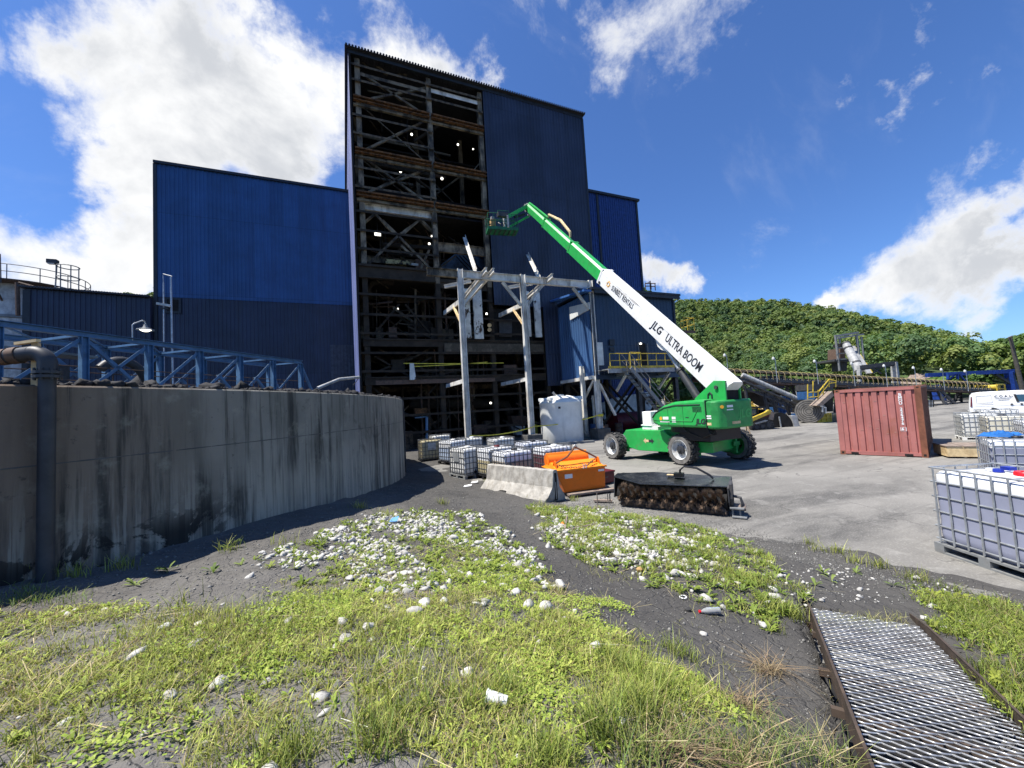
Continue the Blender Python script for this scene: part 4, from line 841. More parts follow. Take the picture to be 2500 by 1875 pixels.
def gallery_frame():
    Y = 23.5; k = Y/24.5; zt_ = (11.7-CAM_H)*k+CAM_H; xs = [x*k for x in (7.28, 11.86, 17.58)]
    t = thing('gallery_frame', 'bare white steel frame of three tall posts before the tower', 'frame', (xs[1], Y, 0))
    for x in xs:
        MB().hbeam((x, Y, .75), (x, Y, zt_+.28), .30, .34, .035, (1, 0, 0)).build('post', 'whitesteel', t)
        MB().bb((x-.55, Y-.5, -.1), (x+.55, Y+.5, .75)).build('footing', 'concd', t, bevel=.02)
        for s in (-1, 1):
            if (x == xs[0] and s < 0) or (x == xs[2] and s > 0): continue
            MB().hbeam((x+s*.2, Y, zt_-1.9), (x+s*1.5, Y, zt_-.35), .16, .17, .02).build('knee_brace', 'whitesteel', t)
        MB().bar((x, Y+.2, zt_-1.75), (x, Y+4.55, zt_-1.45), .14, .3).build('cross_beam', 'whitesteel', t)
        MB().hbeam((x-.05, Y+.2, zt_-3.1), (x-.05, Y+1.7, zt_-1.7), .12, .14, .02).build('knee_brace', 'cream', t)
        zl = PY(1284.5, 925, Y)[2]; MB().bar((x, Y+.2, zl), (x, FY+.15, zl), .14, .26).build('tie_beam', 'whitesteel', t)
    MB().hbeam((xs[0]-2.1, Y, zt_-.05), (xs[0]-.19, Y, zt_-.05), .26, .5, .03).build('top_beam', 'beige', t)
    for a, b in ((xs[0], xs[1]), (xs[1], xs[2])): MB().hbeam((a+.19, Y, zt_-.05), (b-.19, Y, zt_-.05), .26, .5, .03).build('top_beam', 'whitesteel', t)
    for x, d in ((8.5, 0), (8.9, .1), (13.3, 0)):
        MB().hbeam((x+d, Y-.8, zt_+.10), (x-.2, FY-.3, zt_-.5), .16, .32, .025).build('crane_rail', 'whitesteel', t)
    for a, b in (((1133, 580), (1160, 664)), ((1287, 622), (1316, 682))):
        MB().lbeam(f(*a, -.1), PY(b[0], b[1], Y-.1), .2, .025, (0, 0, 1)).build('hanger_strut', 'whitesteel', t)
    for a, b in (((1085, 700), (1150, 686)), ((1236, 703), (1300, 692))):
        MB().hbeam(PY(*a, Y+2.6), PY(*b, Y+1.8), .2, .22, .025).build('loose_beam', 'whitesteel', t)
    x = xs[2]; MB().hbeam((x-.42, Y+1.2, .0), (x-.42, Y+1.2, 5.4), .26, .3, .03, (1, 0, 0)).build('spare_post', 'whitesteel', t)
    MB().hbeam((x-.5, Y+.9, .3), (x-2.3, Y+2.5, 3.6), .14, .16, .02).build('raking_strut', 'whitesteel', t)
    tp = thing('caution_tape', 'sagging yellow caution tape strung between the frame posts', 'tape', (xs[1], Y-.2, 1.2)); T = MB()
    for a, b, za, zb2 in ((xs[0], xs[1], 1.05, 1.25), (xs[1], xs[2], 1.3, 1.75)):
        pts = [(a+(b-a)*s, Y-.23, za+(zb2-za)*s-.35*4*s*(1-s)*.5) for s in np.linspace(0, 1, 11)]
        for p, q in zip(pts, pts[1:]): T.bar(p, q, .006, .06)
    T.bb((xs[2]-.2, Y-.22, 1.6), (xs[2]+.2, Y-.19, 1.78)); T.build('tape_band', 'tape', tp)
    for (a, b, c) in (((985, 887), (1230, 886), .05), ((1000, 895), (1190, 884), .6)):
        pts = [f(a[0]+(b[0]-a[0])*s, a[1]+(b[1]-a[1])*s+5*s*(1-s), -.12) for s in np.linspace(0, 1, 9)]; t2 = thing('caution_tape', 'straight yellow tape across the dark tower opening' if c < .1 else 'sloping yellow tape across the dark tower opening', 'tape', pts[0]); T = MB()
        for p, q in zip(pts, pts[1:]): T.bar(p, q, .006, .05)
        T.build('tape_band', 'tape', t2)
gallery_frame()

def poly_tank():
    b = G(1388, 1081); c = np.array([b[0]+.35, b[1]+1.35]); r = 1.5; h = 2.95
    t = thing('poly_tank', 'big weathered white poly tank with a domed lid beside the frame posts', 'tank', (c[0], c[1], 0)); cc = (c[0], c[1], 0)
    prof = [(0, 0), (r*.98, 0), (r, .04)]
    prof += [(r, 1.5)]
    prof += [(r, h-.28), (r+.02, h-.24), (r+.02, h-.16), (r-.03, h-.12), (r-.06, h-.02), (r*.8, h+.13), (r*.45, h+.26), (r*.3, h+.29), (0, h+.30)]
    MB().lathe(prof, cc, 64).build('body', 'poly', t, smooth=True)
    rb = MB()
    for k in range(12):
        a = 2*math.pi*k/12; rb.path([(cc[0]+rr*math.cos(a), cc[1]+rr*math.sin(a), z) for rr, z in ((r*.95, h-.0), (r*.8, h+.13), (r*.45, h+.26), (r*.32, h+.29))], .035, 6)
    rb.build('dome_rib', 'poly', t, smooth=True)
    MB().lathe([(.28, h+.26), (.28, h+.36), (.25, h+.39), (0, h+.40)], cc, 24).build('lid', 'poly', t, smooth=True)
    for a in (-2.6, -.55, 2.4): MB().box((cc[0]+(r-.12)*math.cos(a), cc[1]+(r-.12)*math.sin(a), h+.08), (.42, .26, .24), Matrix.Rotation(a, 3, 'Z')).build('lifting_lug', 'poly', t, bevel=.03)
    d = np.array([-.55, -.83]); d /= np.linalg.norm(d); e = np.array([-d[1], d[0]]); o = c+d*(r+.004)-e*.12
    lettering('PD', (o[0], o[1], 2.35), (-d[1]*1, d[0], 0), (0, 0, 1), .01, 'inkd', t) if 0 else None
    MB().box((c[0]+d[0]*(r+.002), c[1]+d[1]*(r+.002), 2.42), (.16, .012, .15), Matrix.Rotation(math.atan2(d[1], d[0])+math.pi/2, 3, 'Z')).build('maker_mark', 'inkd', t)
poly_tank()
# ================================================================== BOOM LIFT
def PX(x, y, X):
    d = ray(x, y); return d*(X/d[0])+[0, 0, CAM_H]
def boom_lift():
    A, B, C = G(1494, 1121), G(1661, 1136), G(1816, 1119); D = A+C-B
    t = thing('boom_lift', 'green and white telescopic boom lift reaching up to the open tower', 'boom lift', ((B[0]+D[0])/2, (B[1]+D[1])/2, 0))
    R_, Wd = .60, .44
    proto = None
    for q, s in ((A, -1), (B, -1), (C, 1), (D, 1)):
        c = np.array([q[0]-s*.0, q[1], R_]); x0 = c[0]+(0 if s < 0 else -Wd)     # outer face sits on the measured spot
        x1 = x0+Wd; cc = ((x0+x1)/2, c[1], c[2]); h = Wd/2
        prof = [(.40, -h*.85), (.46, -h), (R_-.05, -h), (R_-.015, -h+.05), (R_-.015, h-.05), (R_-.05, h), (.46, h), (.40, h*.85)]
        w = MB().lathe(prof, cc, 44, 'x'); n = 20
        for k in range(n):
            for sd in (-1, 1):
                a = 2*math.pi*(k+.25*sd)/n; a2 = a+.20
                p = (cc[0]+sd*(h-.01), cc[1]+(R_-.005)*math.cos(a2), cc[2]+(R_-.005)*math.sin(a2)); e = (cc[0]+sd*.02, cc[1]+(R_)*math.cos(a), cc[2]+(R_)*math.sin(a))
                w.bar(p, e, .10, .032, (0, math.cos(a), math.sin(a)))
        w = w.build('wheel', 'rubber', t)
        wl = MB()
        for sd in (-1, 1): wl.lathe([(.405, sd*(h+.002)), (.47, sd*(h+.004)), (.55, sd*(h+.003))], cc, 44, 'x')
        wl.build('tyre_wall', 'dusty', w)
        o = s*h
        MB().lathe([(.40, o*.95), (.385, o*1.0), (.37, o*.9), (.35, o*.45), (.30, o*.35), (.16, o*.38), (.15, o*.3)], cc, 40, 'x').lathe([(.40, -o*.9), (.37, -o*.8), (.2, -o*.5)], cc, 32, 'x').build('rim', 'rim' if s < 0 else 'greend', w, smooth=True)
        hb = MB().lathe([(.17, o*.3), (.17, o*.75), (.14, o*.8), (.07, o*.82), (.07, o*1.0), (0, o*1.02)], cc, 20, 'x')
        for k in range(8): a = k*math.pi/4; hb.tube((cc[0]+o*.32, cc[1]+.22*math.cos(a), cc[2]+.22*math.sin(a)), (cc[0]+o*.46, cc[1]+.22*math.cos(a), cc[2]+.22*math.sin(a)), .022, 6)
        hb.build('hub', 'blackpipe', w, smooth=True)
    # axles and extending beams
    for p, q, nm in ((B, C, 0), (A, D, 1)):
        a = np.array([p[0]+Wd, p[1], R_]); b = np.array([q[0]-Wd, q[1], R_]); m = (a+b)/2
        MB().tube(a, a+(b-a)*.25, .16, 16).tube(b, b+(a-b)*.25, .22, 16).bar(a+(b-a)*.08, b+(a-b)*.08, .34, .36).build('axle', 'greend', t)
        for k in (.12, .88): e = a+(b-a)*k; MB().bb((e[0]-.05, e[1]-.32, .32), (e[0]+.05, e[1]+.32, .98)).bb((e[0]-.18, e[1]-.34, .62), (e[0]+.18, e[1]-.3, .78)).build('axle_bracket', 'greend', t)
    # chassis: tapered box between the axles
    mA, mB = (A+D)/2, (B+C)/2; ax = (mA-mB)/np.linalg.norm(mA-mB); sd = np.array([ax[1], -ax[0], 0]); hw = 1.02
    def cp(u, v, z): q = mB+ax*u+sd*v; return (q[0], q[1], z)
    L = np.linalg.norm(mA-mB)
    side = [(L+.25, .62), (L+.25, 1.0), (L+.0, 1.32), (1.5, 1.32), (.9, .9), (-.55, .9), (-.55, .5), (.9, .42), (L-.6, .42)]
    MB().prism([cp(u, -hw, z) for u, z in side], tuple(sd*2*hw)).build('chassis', 'green', t, bevel=.02)
    MB().prism([cp(u, -hw*.8, z) for u, z in ((2.2, 1.25), (2.2, 1.345), (.2, 1.345), (-.4, 1.2), (-.4, .8), (1.5, .8))], tuple(sd*1.6*hw)).build('chassis_neck', 'greend', t)
    MB().tube(cp(L+.2, -hw-.02, .95), cp(L+.2, -hw+.3, .95), .16, 16).tube(cp(L+.45, -hw+.1, .8), cp(L+.0, -hw+.1, .9), .12, 12).build('steer_cylinder', 'galv', t, smooth=True)
    # direction arrow decal
    e = np.array(cp(L-1.15, -hw-.004, .86)); d = -ax; arr = []
    for x, z in ((-.26, 0), (-.14, .12), (-.14, .05), (0, .05), (0, -.05), (-.14, -.05), (-.14, -.12)): arr.append(e+d*x+np.array([0, 0, z]))
    MB().prism(arr, tuple(-sd*.004)).build('arrow_decal', 'cream', t)
    arr = [e+d*(-x)+np.array([0, 0, z]) for x, z in ((-.26, 0), (-.14, .12), (-.14, .05), (0, .05), (0, -.05), (-.14, -.05), (-.14, -.12))]
    MB().prism(arr[::-1], tuple(-sd*.004)).build('arrow_decal', 'inkd', t)
    MB().lathe([(.0, 0), (.13, 0), (.14, .012), (0, .014)], (0, 0, 0), 24, 'x') if 0 else None
    # ---- turntable with hoods (long axis along Y, tail towards -Y)
    XL, XR, YT, YN = 11.8, 13.75, 9.55, 12.75; zb = 1.5; cx = (XL+XR)/2
    c = ((B[0]+D[0])/2, (B[1]+D[1])/2); MB().lathe([(.0, 1.30), (.8, 1.30), (.8, 1.52), (0, 1.52)], (cx, 11.6, 0), 32).bb((cx-.7, 10.2, 1.0), (cx+.9, 11.6, 1.5)).build('slew_ring', 'black', t)
    prof = [(YT+.55, zb+.02), (YN-.35, zb+.02), (YN+.0, zb+.16), (YN+.02, zb+.36), (YN-.18, zb+.62), (YN-.65, zb+.87), (YN-1.25, zb+1.0), (YT+.55, zb+1.05)]
    for nm, x0, x1 in (('side_hood', XL, cx-.42), ('side_hood', cx+.42, XR)):
        MB().prism([(x0, y, z) for y, z in prof], (x1-x0, 0, 0)).build(nm, 'green', t, bevel=.09)
    MB().bb((cx-.42, YT+.6, zb), (cx+.42, YN-.3, zb+.5)).build('turntable_deck', 'greend', t)
    # moulded line on the near hood
    ln = [(YN-.02, zb+.38), (YN-.25, zb+.60), (YN-.7, zb+.78), (YN-1.3, zb+.86), (YT+.75, zb+.86)]
    MB().path([(XL-.004, y, z) for y, z in ln], .022, 6).build('hood_groove', 'inkd', t)
    MB().path([(XL-.004, y, z) for y, z in ((YN-.05, zb+.30), (YN-.6, zb+.25), (YT+1.15, zb+.25), (YT+.85, zb+.7))], .014, 6).build('hood_crease', 'greend', t)
    # counterweight: rounded tail block
    cw = []
    for x, y in ((XL, YT+.53), (XL, YT+.3), (XL+.10, YT+.1), (XL+.35, YT), (XR-.35, YT), (XR-.1, YT+.1), (XR, YT+.3), (XR, YT+.53)): cw.append((x, y, zb-.02))
    MB().prism(cw, (0, 0, 1.0)).build('counterweight', 'greend', t, bevel=.07, label='dusty green tail counterweight')
    MB().bb((XL-.005, YT+.53, zb), (XL+.3, YT+.55, zb+1.0)).build('hood_seam', 'inkd', t)
    # white cover on the far side of the nose
    MB().prism([(cx+.1, YN+.2, zb-.1), (cx+.9, YN+.2, zb-.1), (cx+.9, YN+.95, zb-.1), (cx+.1, YN+.95, zb-.1)], (0, 0, .28)).build('step_box', 'white', t)
    MB().prism([(12.25, 13.3, zb+.02), (13.0, 13.3, zb+.02), (13.0, 13.85, zb+.02), (12.25, 13.85, zb+.02)], (0, 0, .60)).bb((12.18, 13.25, zb-.02), (13.05, 13.9, zb+.04)).build('nose_cover', 'white', t, bevel=.05)
    MB().bb((12.22, 12.9, 1.33), (13.1, 13.85, zb-.03)).build('nose_step', 'white', t)
    # boom foot: two upright green plates with an open dark back
    P0 = PX(1744, 932, 12.47); d0 = None
    for k in np.arange(1.2, 1.8, .002):
        P1 = PZ(1462, 672, float(np.dot(P0-[0, 0, CAM_H], FW))*k); dd = (P1-P0)/np.linalg.norm(P1-P0)
        s = (25.2-P0[1])/dd[1]; v = P0+dd*s-[0, 0, CAM_H]; pu = 1250+F_PX*(v@RT)/(v@FW)
        if d0 is None or abs(pu-1279) < d0[0]: d0 = (abs(pu-1279), dd, P1.copy())
    dv = d0[1]; P1 = d0[2]; P0 = P0+np.array([.34, 0, 0]); P1 = P1+np.array([.34, 0, 0])   # line through the boom's middle
    nv = np.cross(dv, [1, 0, 0]); nv /= np.linalg.norm(nv); nv = nv if nv[2] > 0 else -nv; sv = np.cross(dv, nv); sv = sv if sv[0] > 0 else -sv
    Lw = np.linalg.norm(P1-P0); Ltip = (25.2-P0[1])/dv[1]
    yr = YT+.12
    pl = [(yr, zb+.72), (yr, 3.16), (yr+.45, 3.20), (yr+1.35, zb+1.08), (yr+1.35, zb+.72)]
    for x in (cx-.40, cx+.34): MB().prism([(x, y, z) for y, z in pl], (.06, 0, 0)).build('boom_foot_plate', 'green', t, bevel=.01)
    MB().bb((cx-.335, yr+.06, zb+.72), (cx+.335, yr+.2, 3.10)).build('boom_foot_recess', 'dark', t)
    MB().bb((cx-.335, yr, zb+.60), (cx+.335, yr+.1, zb+.72)).bb((cx-.335, yr+.0, 3.10), (cx+.335, yr+.3, 3.17)).build('boom_foot_trim', 'greend', t)
    MB().tube((cx-.46, yr+.35, 2.95), (cx+.46, yr+.35, 2.95), .07, 14).build('boom_pin', 'darksteel', t)
    MB().path([(cx-.41, yr+.75, 2.42), (cx-.41, yr+.72, 2.72), (cx-.41, yr+.64, 2.78), (cx-.41, yr+.56, 2.70), (cx-.41, yr+.58, 2.42)], .03, 6).build('lifting_slot', 'inkd', t)
    # boom sections
    def sec(name, s0, s1, h, w, m, off=0.0, h2=None):
        h2 = h2 or h; a = P0+dv*s0+nv*off; b = P0+dv*s1+nv*off; ch = .11; vs = []
        for e, hh in ((a, h), (b, h2)):
            for u, v in ((-w/2, -hh/2), (w/2, -hh/2), (w/2, hh/2-ch), (w/2-ch, hh/2), (-w/2+ch, hh/2), (-w/2, hh/2-ch)): vs.append(e+sv*u+nv*v)
        n = 6; mb = MB().add(vs, [tuple(range(n-1, -1, -1)), tuple(range(n, 2*n))]+[(i, (i+1) % n, (i+1) % n+n, i+n) for i in range(n)])
        return mb.build(name, m, t, bevel=.012)
    def at_px(px):                               # distance along the boom seen at photo column px
        b_ = min(np.arange(0, Ltip+1, .02), key=lambda s: abs(px-(lambda v: 1250+F_PX*(v@RT)/(v@FW))(P0-[.34, 0, 0]+dv*s-[0, 0, CAM_H])))
        return float(b_)
    s1, s2, s3 = at_px(1463), at_px(1386), at_px(1322)
    sec('base_boom', -.55, s1, .84, .68, 'white', 0, .76); sec('mid_boom', s1-.3, s2, .66, .54, 'green'); sec('inner_boom', s2-.3, s3, .57, .46, 'green'); sec('fly_boom', s3-.3, Ltip, .48, .38, 'green')
    for s, h, w, m in ((s1, .78, .70, 'white'), (s2, .70, .57, 'green'), (s3, .61, .49, 'green')):
        q = P0+dv*s; MB().bar(q-dv*.12, q+dv*.02, w, h, nv).build('boom_collar', m, t, bevel=.01)
        MB().box(q-nv*(h/2+.05)-dv*.08, (.12, .12, .12)).build('wear_pad_lug', m, t)
    q = P0+dv*(s1-.25)-nv*.27-sv*.35; MB().tube(q, q-sv*.03, .07, 12).build('boom_pin', 'dark', t)
    a = P0+dv*(s2+.6)+nv*.36; b = P0+dv*(s3-.1)+nv*.40; MB().path([a, a+nv*.25+dv*.2, (a+b)/2+nv*.42, b+nv*.18, b], [.06, .08, .09, .08, .06], 8).build('cable_track', 'cream', t, smooth=True)
    MB().path([b, P0+dv*(Ltip-1)+nv*.34, P0+dv*(Ltip-.1)+nv*.3], .07, 8).build('hose_run', 'green', t, smooth=True)
    # lift cylinder
    u0 = np.array([cx, yr+1.25, 2.15]); q1 = P0+dv*at_px(1618)-nv*.50; q1[0] = cx+.05; um = u0+(q1-u0)*.58
    MB().tube(u0, um, .15, 20).tube(um-(q1-u0)*.03, um, .18, 20).build('lift_cylinder', 'blackpipe', t, smooth=True); MB().tube(um, q1, .085, 16).build('cylinder_rod', 'galv', t, smooth=True)
    e = P0+dv*at_px(1618); MB().prism([e-nv*.40-dv*.9-sv*.2, e-nv*.40+dv*.5-sv*.2, e-nv*.66+dv*.05-sv*.2, e-nv*.66-dv*.2-sv*.2], tuple(sv*.4)).build('cylinder_lug', 'white', t)
    # lettering on the near flank
    def fl(s, up, gap=.0045, w=.68): return P0+dv*s+nv*up-sv*(w/2+gap)
    sa = at_px(1494); lettering('SUNBELT RENTALS', fl(sa, -.13), -dv, nv, .36, 'inkd', t, spacing=1.14, bold=.004, cx=.585)
    sa2 = at_px(1592); lettering('JLG', fl(sa2, -.13), -dv, nv, .50, 'inkd', t, bold=.012, shear=.2, cx=.90, spacing=1.06)
    sa3 = at_px(1626); lettering('ULTRA BOOM', fl(sa3, -.14), -dv, nv, .50, 'inkd', t, bold=.006, cx=.71)
    e = fl(at_px(1485.5), 0)+nv*.0; em = MB()
    for k in range(8): a = k*math.pi/4; em.bar(e+(-dv*math.cos(a)+nv*math.sin(a))*.09, e+(-dv*math.cos(a)+nv*math.sin(a))*.17, .045, .006, sv)
    em.path([e+(-dv*math.cos(a)+nv*math.sin(a))*.10 for a in np.linspace(0, 2*math.pi, 16, endpoint=False)], .02, 5, closed=True); em.build('sun_emblem', 'inko', t)
    # scuffs and rub marks along the white boom, hydraulic hoses and grab rails lower down
    rs = random.Random(6)
    for k in range(9):
        s_ = rs.uniform(.6, s1-1.2); L_ = rs.uniform(.3, 1.3); q = fl(s_, rs.uniform(.05, .26), .003); MB().bar(q, q+dv*L_+nv*rs.uniform(-.03, .03), .004, rs.uniform(.006, .016), nv).build('rub_mark', 'plank' if k % 2 else 'paint_gr', t)
    for k in range(4):
        x = cx-.75+.09*k; MB().path([(x, YT+.7, zb+.02), (x-.03, YT+.55, zb-.22), (x+.05, YT+1.0, zb-.38), (x, YT+1.6, zb-.2), (x, YT+1.8, zb)], .022, 6).build('hydraulic_hose', 'black', t, smooth=True)
    for y in (YT+1.9, YT+2.6): MB().path([(XL+.25, y, zb+1.0), (XL+.25, y, zb+1.08), (XL+.25, y+.28, zb+1.08), (XL+.25, y+.28, zb+.99)], .014, 6).build('grab_handle', 'black', t)
    MB().bb((XL-.006, YT+1.55, zb+.03), (XL-.001, YT+1.562, zb+.84)).bb((XL-.006, YN-.9, zb+.03), (XL-.001, YN-.888, zb+.72)).build('panel_seam', 'inkd', t)
    for k in range(6): MB().bb((XL-.008, YT+.70+.0, zb+.60+.035*k), (XL-.001, YT+1.1, zb+.612+.035*k)).build('vent_slot', 'inkd', t)
    # hood decals
    def dec(y0, z0, w, h, m, x=XL-.004, name='decal'): MB().bb((x-.002, y0-w, z0), (x+.002, y0, z0+h)).build(name, m, t)
    lettering('JLG', (XL-.004, YT+.98, zb+.16), (0, -1, 0), (0, 0, 1), .26, 'inkd', t, bold=.012, shear=.18)
    for y, z in ((YN-.50, zb+.35), ):
        em = MB(); em.tube((XL-.004, y, z), (XL-.008, y, z), .075, 14); em.build('sun_emblem', 'inko', t); dec(y-.11, z-.04, .3, .11, 'ink'); dec(y+.05, z-.15, .5, .04, 'ink')
    dec(YN-1.08, zb+.32, .19, .1, 'ink'); dec(YN-1.08, zb+.2, .19, .08, 'ink'); dec(YT+1.45, zb+.38, .16, .03, 'inkd')
    # decals on the rounded tail
    MB().tube((XL+.22, YT+.035, zb+.75), (XL+.215, YT+.028, zb+.75), .06, 12).build('sun_emblem', 'inko', t)
    def rdec(x, z, w, h, m): MB().bb((x, YT-.006, z), (x+w, YT-.002, z+h)).build('decal', m, t)
    rdec(XL+.42, zb+.72, .3, .08, 'ink'); rdec(XL+.40, zb+.62, .32, .04, 'ink'); rdec(XL+.62, zb+.13, .42, .09, 'cream')
    def sdec(y, z, w, h, m): MB().bb((XL-.006, y-w, z), (XL-.002, y, z+h)).build('decal', m, t)
    sdec(YT+.50, zb+.42, .18, .05, 'ink'); sdec(YT+.5, zb+.34, .19, .05, 'ink'); sdec(YT+.5, zb+.12, .17, .09, 'cream')
    lettering('JLG', (XR-.95, YT-.004, zb+.34), (1, 0, 0), (0, 0, 1), .40, 'green', t, bold=.014, shear=.18)
    MB().tube((XR-.22, YT-.002, zb+.80), (XR-.22, YT-.008, zb+.80), .06, 12).build('sun_emblem', 'inko', t)
    # jib and platform
    tip = P0+dv*Ltip; jb = PY(1233, 548, 24.7); jd = jb-tip
    MB().tube(tip-np.array([.28, 0, 0]), tip+np.array([.28, 0, 0]), .17, 14).bar(tip-nv*.36, tip+nv*.22, .3, .26, sv).build('jib_knuckle', 'greysteel', t)
    pp = np.array([0, 0, 1.0]); MB().bar(tip+[0, -.1, .05], jb+[0, 0, .42], .2, .24).build('jib_arm', 'green', t, bevel=.01); MB().bar(tip+[0, -.1, -.75], jb+[0, 0, -.35], .13, .14).build('jib_link', 'green', t, bevel=.01)
    MB().bar(tip+[0, -.1, -.8], tip+[0, -.1, .1], .16, .16).bar(jb+[0, 0, -.55], jb+[0, 0, .6], .2, .22).build('jib_link_plate', 'paint_gr', t); MB().tube(tip+jd*.2+[0, -.1, -.35], tip+jd*.62+[0, -.1, -.02], .07, 10).build('jib_cylinder', 'black', t)
    pc = PY(1226, 566, 24.4); ex = np.array([.985, -.17, 0]); ey = np.array([.17, .985, 0]); Lp, Wp = 2.1, .9; z0 = pc[2]
    def pq(u, v, z=0): return pc+ex*u+ey*v+np.array([0, 0, z])
    b = MB()
    for v in (-Wp/2, Wp/2): b.bar(pq(-Lp/2, v, .05), pq(Lp/2, v, .05), .05, .2)
    for u in (-Lp/2, Lp/2): b.bar(pq(u, -Wp/2, .05), pq(u, Wp/2, .05), .05, .2)
    b.build('platform_frame', 'basket', t); MB().bar(pq(-Lp/2, 0, 0), pq(Lp/2, 0, 0), Wp, .04).build('platform_floor', 'basket', t)
    u_ = MB()
    for k in range(6): u = -Lp/2+.2+k*(Lp-.4)/5; u_.bar(pq(u, -Wp/2, -.05), pq(u, Wp/2, -.05), .06, .06)
    u_.build('floor_bearer', 'darksteel', t)
    for v, sdn in ((-Wp/2, 0), (Wp/2, 1)):
        r = MB()
        for h in (.55, 1.1): r.tube(pq(-Lp/2, v, h), pq(Lp/2, v, h), .024, 6)
        for k in range(6): u = -Lp/2+k*Lp/5; r.tube(pq(u, v, .1), pq(u, v, 1.1), .022, 6)
        r.build('platform_rail', 'basket', t)
    for u in (-Lp/2, Lp/2):
        r = MB()
        for h in (.55, 1.1): r.tube(pq(u, -Wp/2, h), pq(u, Wp/2, h), .024, 6)
        r.build('platform_rail', 'basket', t)
    MB().path([pq(-.35, -.46, 1.1), pq(-.35, -.46, 1.28), pq(.45, -.46, 1.28), pq(.45, -.46, 1.1)], .024, 6).build('platform_rail', 'basket', t)
    MB().box(pq(0, -.40, 1.0), (.75, .3, .28)).build('control_console', 'darksteel', t)
    MB().box(pq(-.62, .1, .62), (.34, .3, .46)).build('tool_box', 'tan', t); MB().box(pq(-.62, .1, .98), (.22, .22, .2)).build('welder', 'paint_gr', t)
    MB().bar(pq(.33, -.5, .1), pq(.33, -.5, .95), .12, .1).build('rotator', 'paint_gr', t)
    hs = MB()
    for k in range(4): hs.path([pq(-.3+.2*k, -.3, .5), pq(-.2+.2*k, -.52, .3), pq(-.1+.2*k, -.3, .15)], .025, 5)
    hs.build('hose_loops', 'black', t)
boom_lift()
# ================================================================== TOTES, BARRIER, ATTACHMENTS, CONTAINER, VAN
CAGES = {}
def liquid_mat(name, liq, level, top=(.78, .79, .80)):
    m = bpy.data.materials.new(name); m.use_nodes = True; g = NT(m.node_tree); p = g.n['Principled BSDF']; p.inputs['Roughness'].default_value = .32
    pos = g.new('ShaderNodeTexCoord').outputs['Object']; z = g.new('ShaderNodeSeparateXYZ'); g.put(z.inputs[0], pos)
    f_ = g.ramp(g.math('ADD', z.outputs[2], g.math('MULTIPLY', g.noise(pos, 2, 2), .02)), level-.012, level+.012)
    lq = g.mix(g.noise(pos, 3.5, 5, .6), [c*.82 for c in liq], [min(1, c*1.18) for c in liq])
    tp = g.mix(g.ramp(g.noise(pos, 2.5, 5, .6), .4, .75), top, [c*.78 for c in top])
    col = g.mix(f_, lq, tp)
    g.put(p.inputs['Base Color'], col); p.inputs['Subsurface Weight'].default_value = 0.0
    return m
